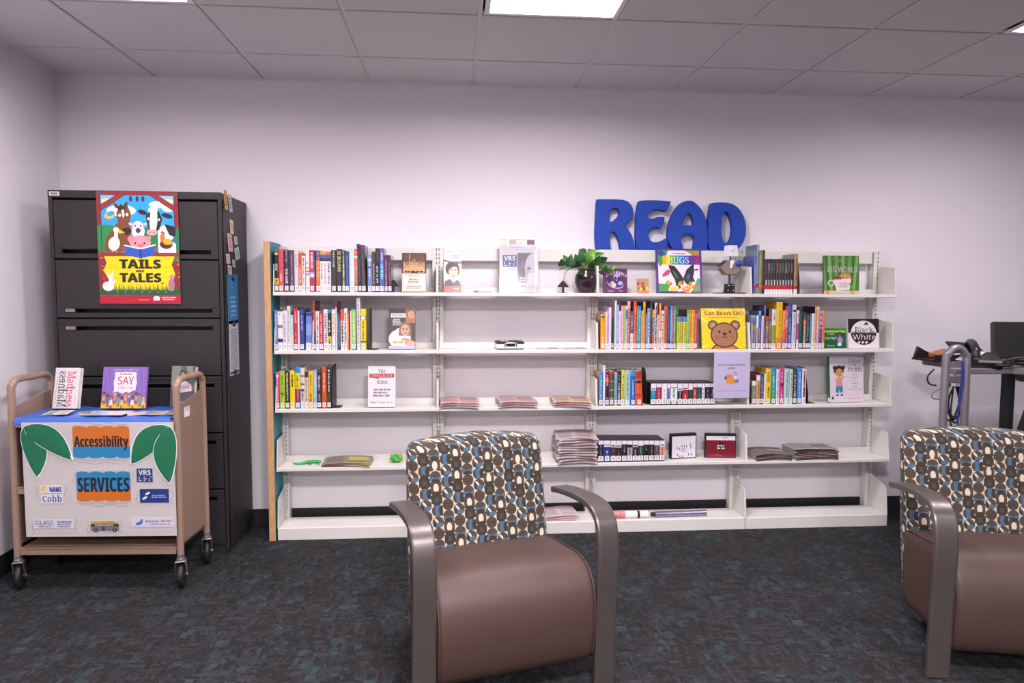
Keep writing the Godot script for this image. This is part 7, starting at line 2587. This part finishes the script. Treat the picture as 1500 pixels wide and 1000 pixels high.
	row(1.0955, "picture books on the second shelf behind the bear book", "book", [
		[0.6881, 0.0280, 0.2076, 0.147, "f08a10", "b,.02,.9,f6aa14;m,.08,.2,7a4400;m,.65,.85,fff0d0;e,.08,.2,7a4400", "orange picture book, first from the plant-side bracket, second shelf", {"side": "b06a3c"}],
		[0.7169, 0.0090, 0.2194, 0.163, "f0e4ec", "m,.1,.8,d0a0c0", "thin white picture book, second from the plant-side bracket, second shelf", {"side": "e8e0e4"}],
		[0.7267, 0.0105, 0.2311, 0.158, "d898c4", "m,.1,.8,8a7ab8", "thin pink and mauve picture book, third from the plant-side bracket, second shelf"],
		[0.7379, 0.0133, 0.2474, 0.147, "f2eef2", "m,.1,.7,c8b0d0", "thin snow white picture book, fourth from the plant-side bracket, second shelf", {"side": "f0ecf0"}],
		[0.7535, 0.0186, 0.1879, 0.15, "145040", "", "dark green picture book set back, fifth from the plant-side bracket, second shelf", {"back": 0.03, "side": "0e4034"}],
		[0.7726, 0.0099, 0.2872, 0.145, "ece4ec", "m,.1,.8,c8b8d0", "tall thin lilac-white picture book, sixth from the plant-side bracket, second shelf", {"side": "d8c8d8"}],
		[0.7838, 0.0133, 0.2639, 0.154, "8a9cd0", "m,.05,.8,e8ecf8", "periwinkle picture book, seventh from the plant-side bracket, second shelf"],
		[0.7981, 0.0124, 0.2265, 0.141, "eae4f0", "m,.1,.8,9a8ab0", "small white picture book, eighth from the plant-side bracket, second shelf", {"side": "4a3a6a"}],
		[0.8111, 0.0151, 0.2569, 0.161, "f090a8", "m,.1,.8,f8d0d8", "rose pink picture book, ninth from the plant-side bracket, second shelf"],
		[0.8272, 0.0114, 0.2570, 0.167, "a4cc70", "m,.1,.8,6a9a40", "apple green picture book, tenth from the plant-side bracket, second shelf"],
		[0.8393, 0.0075, 0.2570, 0.169, "e8e0d8", "b,.1,.3,3c5ab8;m,.3,.8,6a7ac0", "thin white and blue picture book, eleventh from the plant-side bracket, second shelf"],
		[0.8474, 0.0171, 0.2827, 0.162, "b04860", "m,.1,.9,e8b0b8;b,0,.15,e0b0a8", "dusty red picture book, twelfth from the plant-side bracket, second shelf", {"side": "a03040"}],
		[0.8664, 0.0172, 0.2243, 0.169, "60545c", "m,.1,.5,c8c0c8;b,.58,1,f0e4e0;m,.65,.9,c08080", "grey brown picture book, white foot, thirteenth from the plant-side bracket, second shelf", {"side": "5a3424"}],
		[0.8842, 0.0185, 0.2829, 0.141, "d8482c", "b,.25,.6,b43038;m,.1,.9,f0b080", "orange-red picture book, fourteenth from the plant-side bracket, second shelf", {"side": "a03828"}],
		[0.9041, 0.0096, 0.2571, 0.149, "3c9464", "m,.1,.8,c0e0c8", "thin jade picture book, fifteenth from the plant-side bracket, second shelf", {"side": "e0a020"}],
		[0.9143, 0.0143, 0.2548, 0.169, "3c86c8", "m,.1,.8,c0dcf0", "azure picture book, sixteenth from the plant-side bracket, second shelf"],
		[0.9304, 0.0105, 0.2291, 0.163, "f0b418", "m,.1,.8,a06000", "small amber picture book, seventeenth from the plant-side bracket, second shelf", {"side": "28347c"}],
		[0.9416, 0.0133, 0.2807, 0.152, "f4b030", "b,.55,.9,e89048;m,.1,.5,a05810", "tall yellow-orange picture book, eighteenth from the plant-side bracket, second shelf", {"side": "28307c"}],
		[0.9576, 0.0091, 0.2127, 0.168, "6880b0", "m,.1,.8,d0d8e8", "thin slate blue picture book, nineteenth from the plant-side bracket, second shelf"],
		[0.9673, 0.0176, 0.2432, 0.159, "8098a4", "m,.08,.9,3a4a58;m,.1,.85,e0e8ec", "grey-teal picture book, twentieth from the plant-side bracket, second shelf", {"side": "243830"}],
		[0.9854, 0.0102, 0.2831, 0.165, "26284c", "m,.1,.8,8088c0", "tall midnight blue picture book, twenty-first from the plant-side bracket, second shelf", {"side": "3c2a2a"}],
		[0.9975, 0.0134, 0.2339, 0.149, "f0a020", "b,.2,.6,5c5868;b,.62,1,dc5a34;m,.22,.6,d8d0d8", "orange and grey picture book, red-orange foot, twenty-second from the plant-side bracket, second shelf", {"side": "903048"}],
		[1.0116, 0.0150, 0.2738, 0.146, "f0ece8", "m,.03,.9,22222a;m,.05,.85,22222a", "white picture book, bold black marks, twenty-third from the plant-side bracket, second shelf", {"side": "a04058"}],
		[1.0288, 0.0087, 0.2034, 0.153, "eeccd4", "m,.1,.8,c06a80", "small pale pink picture book, twenty-fourth from the plant-side bracket, second shelf", {"side": "5c3428"}],
		[1.0381, 0.0129, 0.2739, 0.144, "ee7a28", "m,.05,.9,f8d0a0;b,.6,.75,f4e0d0", "tangerine picture book, twenty-fifth from the plant-side bracket, second shelf", {"side": "c86030"}],
		[1.0529, 0.0159, 0.2293, 0.151, "e0ecec", "e,.1,.2,3a8a90;e,.3,.2,4a4a50;e,.5,.2,3a8a90;m,.1,.9,4a7a80", "white picture book with teal speckles, twenty-sixth from the plant-side bracket, second shelf", {"side": "382c30"}],
		[1.0694, 0.0177, 0.2552, 0.169, "d86438", "m,.1,.8,903818", "terracotta picture book, twenty-seventh from the plant-side bracket, second shelf"],
		[1.0885, 0.0173, 0.2562, 0.15, "2c2c60", "m,.1,.8,7a80c0", "deep navy picture book, twenty-eighth from the plant-side bracket, second shelf"],
		[1.1068, 0.0096, 0.2562, 0.14, "4a9cdc", "m,.1,.8,d0e8f8", "thin bright blue picture book, twenty-ninth from the plant-side bracket, second shelf"],
		[1.1170, 0.0086, 0.2562, 0.141, "b8387c", "m,.1,.8,f0b0d0", "thin fuchsia picture book, thirtieth from the plant-side bracket, second shelf"],
		[1.1266, 0.0140, 0.2553, 0.145, "3a9c4c", "m,.1,.8,b0e0b0", "emerald picture book, thirty-first from the plant-side bracket, second shelf"],
		[1.1472, 0.0116, 0.1918, 0.164, "d8d838", "b,0,.16,3aa0a8;m,.2,.8,6a7a20", "short yellow-green reader, teal tip, thirty-second from the plant-side bracket, second shelf"],
		[1.1594, 0.0120, 0.1918, 0.151, "e0cc34", "b,0,.16,2f8fc0;m,.2,.8,7a6a20", "short yellow reader, blue tip, thirty-third from the plant-side bracket, second shelf"],
		[1.1720, 0.0130, 0.1918, 0.149, "d8c038", "b,0,.16,a83c98;m,.2,.8,7a6a20", "short yellow reader, violet tip, thirty-fourth from the plant-side bracket, second shelf"],
		[1.1859, 0.0199, 0.1918, 0.143, "d4d838", "b,0,.16,3a9cd8;m,.2,.8,6a7a20", "thicker yellow reader, sky blue tip, thirty-fifth from the plant-side bracket, second shelf", {"side": "40a0d8"}],
		[1.2064, 0.0145, 0.2319, 0.169, "6ab048", "m,.1,.8,d0e8b0", "leaf green picture book, thirty-sixth from the plant-side bracket, second shelf", {"side": "4a2e24"}],
		[1.2218, 0.0155, 0.2329, 0.153, "f0a030", "e,.05,.25,b83820;m,.15,.7,b06810", "marigold picture book, thirty-seventh from the plant-side bracket, second shelf"],
		[1.2383, 0.0141, 0.2329, 0.146, "f0b438", "e,.05,.25,c86820;m,.15,.7,b07810", "honey yellow picture book, thirty-eighth from the plant-side bracket, second shelf"],
		[1.2533, 0.0160, 0.2320, 0.142, "d4403c", "e,.05,.25,701818;m,.1,.8,f0a090", "scarlet picture book, thirty-ninth from the plant-side bracket, second shelf"],
	])
	row(0.7605, "books on the third shelf beside the audiobooks", "book", [
		[0.6829, 0.0226, 0.2003, 0.151, "2c8cd4", "m,.1,.8,b8dcf4", "bright blue hardback, first from the plant-side bracket, third shelf", {"side": "d88a60"}],
		[0.7079, 0.0113, 0.2405, 0.154, "f0ecf0", "", "tall plain white book, second from the plant-side bracket, third shelf"],
		[0.7216, 0.0212, 0.2049, 0.167, "6c2244", "e,.26,.6,f08a28;m,.1,.8,e0a0a8;b,.45,.75,3a2430", "maroon paperback with an orange flame, third from the plant-side bracket, third shelf", {"side": "d8c8e0"}],
		[0.7437, 0.0315, 0.2072, 0.154, "5a4438", "b,0,.08,d87a4a;e,.05,.3,c83c20;m,.1,.9,4a8a3c;e,.3,.14,8a7a9a;e,.55,.14,7a94a0;e,.8,.2,70a0b8", "brown speckled hardback, fourth from the plant-side bracket, third shelf"],
		[0.7764, 0.0158, 0.1974, 0.151, "94c0c8", "m,.1,.8,3c7a88", "pale turquoise paperback, fifth from the plant-side bracket, third shelf"],
		[0.7930, 0.0237, 0.2070, 0.162, "2e2c34", "m,.1,.3,6a8ac0;M,.35,.9,e0d8e0", "black hardback with silver title, sixth from the plant-side bracket, third shelf"],
		[0.8176, 0.0188, 0.2079, 0.156, "e6da40", "m,.1,.8,7a7010", "lemon yellow paperback, seventh from the plant-side bracket, third shelf"],
		[0.8379, 0.0331, 0.2077, 0.175, "a8ccc8", "m,.1,.9,5a9088;m,.1,.5,4a7a7a", "pale mint hardback, eighth from the plant-side bracket, third shelf"],
		[0.8725, 0.0322, 0.2075, 0.153, "2460b4", "b,0,.15,3a96d8;m,.25,.8,c0d8f0", "royal blue hardback, ninth from the plant-side bracket, third shelf", {"lean": -0.015}],
		[0.9057, 0.0426, 0.2039, 0.163, "e05a30", "b,0,.2,b04030;e,.32,.18,302020;e,.7,.2,c04020;m,.02,.25,904028", "thick orange hardback with an eye picture, tenth from the plant-side bracket, third shelf", {"lean": -0.05, "side": "904828"}],
	])
	row(0.7605, "boxed audiobooks on the third shelf", "case", [
		[0.9948, 0.0324, 0.1349, 0.15, "f0eaf0", "e,.26,.12,30303a;b,.34,.78,0e86a4;m,.4,.7,70c0d0;m,.82,.95,6a6a7a", "white-topped audiobook case, teal insert, first from the orange eye book, third shelf"],
		[1.0281, 0.0329, 0.1347, 0.15, "f0eaf0", "b,.18,.82,a81854;m,.25,.35,f0b0c8;m,.4,.75,f0d890", "white-topped audiobook case, magenta insert, second from the orange eye book, third shelf"],
		[1.0620, 0.0314, 0.1345, 0.15, "f2eef2", "m,.3,.4,a0b0d0;m,.5,.9,c0b8d0", "all white audiobook case, third from the orange eye book, third shelf"],
		[1.0945, 0.0190, 0.1343, 0.15, "f0eaf0", "b,.22,.82,8a84c0;m,.25,.8,3a4a8a", "narrow audiobook case, lilac insert, fourth from the orange eye book, third shelf"],
		[1.1145, 0.0430, 0.1341, 0.15, "f0eaf0", "b,.18,1,4a9c84;b,.22,.85,f0f0f0;m,.25,.7,30504a", "wide audiobook case, green insert, fifth from the orange eye book, third shelf"],
		[1.1585, 0.0301, 0.1339, 0.15, "f0eaf0", "e,.28,.12,202028;b,.36,.8,2a2230;m,.4,.75,e0d8e0", "audiobook case, black insert with white marks, sixth from the orange eye book, third shelf"],
		[1.1895, 0.0331, 0.1336, 0.15, "f0eaf0", "e,.24,.12,202028;b,.3,.8,c01c30;m,.5,.7,f4d0d0", "audiobook case, red insert, seventh from the orange eye book, third shelf"],
		[1.2237, 0.0276, 0.1334, 0.15, "f0eaf0", "b,.3,.8,243430;m,.35,.75,607870", "audiobook case, green-black insert, eighth from the orange eye book, third shelf"],
		[1.2523, 0.0241, 0.1333, 0.15, "f0eaf0", "b,.18,.8,a81c30;m,.3,.8,f0d0a0", "narrow audiobook case, dark red insert, ninth from the orange eye book, third shelf"],
		[1.2774, 0.0292, 0.1331, 0.15, "f0eaf0", "b,.18,.8,1c4c5c;m,.3,.7,80a8b0", "audiobook case, petrol blue insert, tenth from the orange eye book, third shelf"],
		[1.3076, 0.0166, 0.1329, 0.15, "f2eef2", "e,.28,.2,303040;m,.4,.9,b0a8b8", "narrow plain white audiobook case, eleventh from the orange eye book, third shelf"],
		[1.3253, 0.0343, 0.1327, 0.15, "f0eaf0", "b,.18,.8,2c2038;m,.25,.7,b0a0c0", "audiobook case, dark purple insert, twelfth from the orange eye book, third shelf"],
		[1.3606, 0.0278, 0.1325, 0.15, "f0eaf0", "b,.18,.85,242a48;m,.3,.5,e0e0f0;b,.55,.6,9ab0d0", "audiobook case, blue-black insert, thirteenth from the orange eye book, third shelf"],
	])
	row(0.421, "boxed audiobooks on the fourth shelf", "case", [
		[0.6823, 0.0339, 0.1356, 0.15, "f0eaf0", "b,.2,.78,26222e;m,.25,.7,8a90c0", "white-topped case, charcoal insert, first from the newspaper pile, fourth shelf"],
		[0.7167, 0.0406, 0.1351, 0.15, "3a50a8", "b,0,.2,f0eaf0;b,.24,.3,f4f4f8;b,.35,.75,2c3a80;m,.5,.78,d0d8f0", "white-topped case, blue insert, second from the newspaper pile, fourth shelf"],
		[0.7579, 0.0321, 0.1346, 0.15, "f0eaf0", "e,.26,.12,303040;b,.33,.78,3c2830;m,.4,.75,907078", "white-topped case, brown insert, third from the newspaper pile, fourth shelf"],
		[0.7906, 0.0328, 0.1341, 0.15, "f0eaf0", "e,.27,.12,303040;b,.34,.78,241c24;m,.4,.75,807078", "white-topped case, black-brown insert, fourth from the newspaper pile, fourth shelf"],
		[0.8240, 0.0340, 0.1337, 0.15, "1a181c", "b,0,.18,f0eaf0;m,.25,.6,a8a8b0", "white-topped case, jet black insert, fifth from the newspaper pile, fourth shelf"],
		[0.8587, 0.0317, 0.1332, 0.15, "f0eaf0", "b,.2,.78,201c22;b,.35,.75,b0a8b0;m,.3,.7,302830", "white-topped case, black and grey insert, sixth from the newspaper pile, fourth shelf"],
		[0.8910, 0.0329, 0.1328, 0.15, "f0eaf0", "e,.25,.14,303040;b,.33,.78,2c2028;m,.4,.75,d0c0c8", "white-topped case, dark plum insert, seventh from the newspaper pile, fourth shelf"],
		[0.9245, 0.0330, 0.1323, 0.15, "f0eaf0", "b,.25,.78,1c4034;m,.3,.7,70a080", "white-topped case, bottle green insert, eighth from the newspaper pile, fourth shelf"],
		[0.9581, 0.0330, 0.1319, 0.15, "1a1a1c", "b,0,.2,f0eaf0;m,.25,.5,90a0a8", "white-topped case, ink black insert, ninth from the newspaper pile, fourth shelf"],
		[0.9917, 0.0300, 0.1315, 0.15, "1c1c20", "b,0,.2,f0eaf0;m,.25,.7,a0a8b0", "white-topped case, soot black insert, tenth from the newspaper pile, fourth shelf"],
		[1.0223, 0.0331, 0.1310, 0.15, "f0eaf0", "b,.25,.95,544854;m,.3,.9,c0b0c0", "white-topped case, grey-mauve insert, eleventh from the newspaper pile, fourth shelf"],
		[1.0560, 0.0307, 0.1306, 0.15, "f0eaf0", "e,.23,.12,303040;b,.31,.78,e8a090;m,.35,.75,a04a40", "white-topped case, salmon insert, twelfth from the newspaper pile, fourth shelf"],
	])
	row(1.4262, "books on the top shelf beside the robot figure", "book", [
		[1.6084, 0.0151, 0.2273, 0.163, "5a68b0", "m,.2,.8,a0a8e0;b,.78,.86,b81c28", "violet blue picture book, first from the robot, top shelf", {"side": "4c5aa8", "art": "label"}],
		[1.6241, 0.0134, 0.2908, 0.166, "8c9aa4", "m,.15,.75,b83848;b,.8,.88,b81c28", "tall grey-teal picture book with a red arch, second from the robot, top shelf", {"side": "74909c", "art": "arch"}],
		[1.6397, 0.0178, 0.2548, 0.165, "70924a", "m,.1,.75,a8c080;b,.8,.88,b81c28;e,.83,.3,d8b040", "moss green book, third from the robot, top shelf", {"side": "4c2c24"}],
		[1.6581, 0.0151, 0.2586, 0.16, "4a2620", "b,.8,.88,b81c28;m,.1,.7,70403a", "dark mahogany book, fourth from the robot, top shelf", {"side": "3c2420"}],
		[1.6763, 0.0170, 0.2061, 0.152, "2a2629", "M,.12,.4,4a5a9a;s,.6,.76,e8e0e4;b,.77,.87,c81c24;b,.87,1,f0ecf0", "slim black series volume, indigo title, fifth from the robot, top shelf"],
		[1.6940, 0.0168, 0.2062, 0.154, "2a2629", "M,.12,.4,f0a088;s,.6,.76,e8e0e4;b,.77,.87,c81c24;b,.87,1,f0ecf0", "slim black series volume, peach title, sixth from the robot, top shelf"],
		[1.7114, 0.0168, 0.2064, 0.167, "2a2629", "M,.12,.4,4aa0c0;s,.6,.76,e8e0e4;b,.77,.87,c81c24;b,.87,1,f0ecf0", "slim black series volume, cyan title, seventh from the robot, top shelf"],
		[1.7288, 0.0168, 0.2065, 0.168, "2a2629", "M,.12,.4,7a3a88;s,.6,.76,e8e0e4;b,.77,.87,c81c24;b,.87,1,f0ecf0", "slim black series volume, purple title, eighth from the robot, top shelf"],
		[1.7463, 0.0169, 0.2066, 0.168, "2a2629", "M,.12,.4,e8684a;s,.6,.76,e8e0e4;b,.77,.87,c81c24;b,.87,1,f0ecf0", "slim black series volume, red-orange title, ninth from the robot, top shelf"],
		[1.7638, 0.0169, 0.2068, 0.157, "2a2629", "M,.12,.4,8ab848;s,.6,.76,e8e0e4;b,.77,.87,c81c24;b,.87,1,f0ecf0", "slim black series volume, green title, tenth from the robot, top shelf"],
		[1.7812, 0.0169, 0.2069, 0.163, "2a2629", "M,.12,.4,3a8aa8;s,.6,.76,e8e0e4;b,.77,.87,c81c24;b,.87,1,f0ecf0", "slim black series volume, teal title, eleventh from the robot, top shelf"],
		[1.7987, 0.0169, 0.2070, 0.166, "2a2629", "M,.12,.4,f0d830;s,.6,.76,e8e0e4;b,.77,.87,c81c24;b,.87,1,f0ecf0", "slim black series volume, yellow title, twelfth from the robot, top shelf"],
		[1.8162, 0.0169, 0.2072, 0.163, "2a2629", "M,.12,.4,2f8cc0;s,.6,.76,e8e0e4;b,.77,.87,c81c24;b,.87,1,f0ecf0", "slim black series volume, blue title, thirteenth from the robot, top shelf"],
		[1.8337, 0.0169, 0.2073, 0.166, "2a2629", "M,.12,.4,e06848;s,.6,.76,e8e0e4;b,.77,.87,c81c24;b,.87,1,f0ecf0", "slim black series volume, coral title, fourteenth from the robot, top shelf"],
		[1.8576, 0.0206, 0.2385, 0.161, "b09660", "m,.1,.75,6a5030;b,.8,.88,b81c28;b,.88,1,f0ecec", "tan clothbound book ending the black series, fifteenth from the robot, top shelf", {"side": "8c8484"}],
	])
	row(1.0955, "picture books on the second shelf behind the paper sign", "book", [
		[1.6022, 0.0292, 0.2035, 0.16, "8a94b8", "b,.1,.25,70708a;b,.3,.45,b0a850;m,.2,.9,4a4a90", "slate blue picture book, first from the bear book, second shelf, last bay", {"side": "8088a8"}],
		[1.6323, 0.0132, 0.2016, 0.161, "e0e8f4", "b,.36,.9,f0a040;m,.4,.85,c87020", "white and orange picture book, second from the bear book, second shelf, last bay", {"side": "3a4a9a"}],
		[1.6461, 0.0154, 0.2287, 0.148, "2c58b8", "b,0,.12,58b8e8;m,.2,.8,90b0e8", "cobalt picture book, third from the bear book, second shelf, last bay", {"side": "184058"}],
		[1.6644, 0.0137, 0.1997, 0.168, "ece2d4", "m,.1,.8,908878", "cream picture book, fourth from the bear book, second shelf, last bay", {"side": "183a30"}],
		[1.6787, 0.0116, 0.2597, 0.169, "28388c", "b,0,.1,5a60c0;b,.2,.9,701c38;m,.1,.85,b0a0d0", "dark blue and maroon picture book, fifth from the bear book, second shelf, last bay", {"side": "283858"}],
		[1.6931, 0.0161, 0.1958, 0.142, "c83a30", "b,.15,.3,2c90d8;b,.3,.4,f09030;b,.42,.9,8a90a0;m,.5,.9,30303a", "red picture book with blue dot, sixth from the bear book, second shelf, last bay", {"side": "5a2028"}],
		[1.7110, 0.0165, 0.2404, 0.169, "6a4834", "b,0,.25,70604c;m,.3,.8,c8a888", "brown picture book, seventh from the bear book, second shelf, last bay", {"side": "503428"}],
		[1.7283, 0.0270, 0.2385, 0.169, "dcdce4", "b,.4,.9,88a438;m,.1,.3,7a6a58;b,.32,.38,f0e8a0", "white picture book with green foot, eighth from the bear book, second shelf, last bay", {"side": "7c5c3c"}],
		[1.7563, 0.0378, 0.2812, 0.16, "e8b81c", "b,.75,1,e88a20;m,.2,.7,b07810;b,0,.02,e8d878", "thick golden yellow picture book, ninth from the bear book, second shelf, last bay", {"side": "d0a414"}],
		[1.7966, 0.0161, 0.2309, 0.141, "f4a060", "b,.5,.9,e87858;b,.75,.9,6a70c0;m,.2,.7,b05828", "orange-pink picture book, tenth from the bear book, second shelf, last bay", {"side": "e89a20"}],
		[1.8133, 0.0146, 0.2581, 0.167, "c42830", "b,.3,.5,e07868;m,.1,.9,f0b0a8", "cherry red picture book, eleventh from the bear book, second shelf, last bay", {"side": "a82838"}],
		[1.8291, 0.0226, 0.2737, 0.144, "28488c", "b,.06,.2,3a5aa8;m,.3,.85,a0b8e0", "navy picture book with pale marks, twelfth from the bear book, second shelf, last bay", {"side": "283a7c"}],
		[1.8540, 0.0263, 0.2660, 0.169, "cfccd0", "e,.14,.25,28282c;m,.2,.8,908c94", "light grey picture book, black bird mark, thirteenth from the bear book, second shelf, last bay", {"side": "3c2830"}],
		[1.8830, 0.0134, 0.2330, 0.16, "f0e4ec", "b,.35,.75,b85898;m,.1,.8,8a4880", "white and magenta picture book, fourteenth from the bear book, second shelf, last bay", {"side": "503068"}],
		[1.8970, 0.0235, 0.2486, 0.142, "142c34", "m,.1,.8,2c7068;m,.2,.7,3a5a60", "black-teal picture book, fifteenth from the bear book, second shelf, last bay", {"side": "102028"}],
		[1.9239, 0.0178, 0.2194, 0.145, "3a2a2c", "b,.2,.45,c83a28;b,.48,.8,2c8c90;b,.8,.95,8aa840;m,.1,.9,f0c080", "red, teal and green picture book, sixteenth from the bear book, second shelf, last bay", {"side": "2a1c20"}],
		[1.9429, 0.0207, 0.2117, 0.159, "241c20", "m,.05,.8,90a8a0", "black picture book, seventeenth from the bear book, second shelf, last bay", {"side": "1c1418"}],
		[1.9648, 0.0118, 0.2117, 0.157, "1c708c", "m,.1,.8,80c0d0", "teal picture book, eighteenth from the bear book, second shelf, last bay", {"side": "185060"}],
		[1.9777, 0.0171, 0.2137, 0.162, "eceaf0", "m,.1,.8,c0bcc8", "white picture book, no cover picture, nineteenth from the bear book, second shelf, last bay", {"side": "381820"}],
		[1.9957, 0.0122, 0.2546, 0.168, "f0ac40", "m,.1,.8,b87020", "amber picture book, twentieth from the bear book, second shelf, last bay", {"side": "34141c"}],
		[2.0095, 0.0138, 0.2547, 0.147, "eeb4c8", "m,.1,.8,b87898;b,.75,.9,c0a0d8", "pastel pink picture book, twenty-first from the bear book, second shelf, last bay", {"side": "f0c0d0"}],
		[2.0255, 0.0175, 0.2294, 0.14, "b8aca8", "e,.1,.4,605450;e,.25,.4,887870;e,.4,.4,504844;b,.47,.95,4a4888;b,.5,.7,7a4898", "grey patterned picture book, violet foot, twenty-second from the bear book, second shelf, last bay", {"side": "807878"}],
		[2.0442, 0.0151, 0.2294, 0.168, "e89058", "m,.1,.8,a85828", "apricot picture book, twenty-third from the bear book, second shelf, last bay", {"side": "d88850"}],
	])
	row(0.7605, "books on the third shelf beside the paper sign", "book", [
		[1.6160, 0.0275, 0.1418, 0.15, "7c8878", "b,0,.2,f0ecf0;m,.3,.7,d0d8c8", "grey-green book with a white top, first from the paper sign, third shelf", {"side": "5a6058"}],
		[1.6441, 0.0234, 0.1770, 0.172, "e0a060", "b,0,.18,f0ecec;m,.3,.8,8a5020", "tan and orange book, white top, second from the paper sign, third shelf", {"side": "a03028"}],
		[1.6688, 0.0210, 0.1847, 0.153, "384868", "m,.1,.8,a0b0d0", "dark slate book, third from the paper sign, third shelf", {"side": "20303c"}],
		[1.6915, 0.0105, 0.1846, 0.17, "ece8ec", "", "thin white book, fourth from the paper sign, third shelf"],
		[1.7026, 0.0316, 0.2159, 0.17, "f2d01c", "M,.1,.4,605010;m,.5,.8,806a10", "yellow hardback with dark lettering, fifth from the paper sign, third shelf", {"side": "c89020"}],
		[1.7357, 0.0300, 0.2197, 0.172, "2490b0", "b,.62,1,2a9a60;m,.1,.8,d0e8f0", "teal and green hardback, sixth from the paper sign, third shelf"],
		[1.7675, 0.0187, 0.2117, 0.164, "e8e4f0", "m,.05,.8,4a4a58", "white paperback with grey lettering, seventh from the paper sign, third shelf"],
		[1.7877, 0.0284, 0.2155, 0.172, "d03c80", "m,.1,.4,f0c0d8;e,.45,.35,802038;m,.6,.9,f0c0d8", "magenta paperback, eighth from the paper sign, third shelf"],
		[1.8178, 0.0325, 0.2137, 0.155, "b4d8d0", "m,.1,.8,3c7068", "mint green paperback, ninth from the paper sign, third shelf"],
		[1.8520, 0.0179, 0.2112, 0.167, "c8dcc8", "m,.1,.8,c06a8a", "pale green paperback, pink lettering, tenth from the paper sign, third shelf"],
		[1.8716, 0.0252, 0.2072, 0.158, "1e1c24", "m,.05,.8,e8e4e8", "black paperback with white marks, eleventh from the paper sign, third shelf"],
		[1.8990, 0.0293, 0.2173, 0.172, "3a86d0", "m,.1,.8,d0e4f8", "cornflower blue paperback, twelfth from the paper sign, third shelf"],
		[1.9301, 0.0245, 0.2132, 0.169, "f0e4ec", "m,.05,.8,c03c70;m,.1,.8,28242c", "white paperback, pink and black lettering, thirteenth from the paper sign, third shelf"],
	])
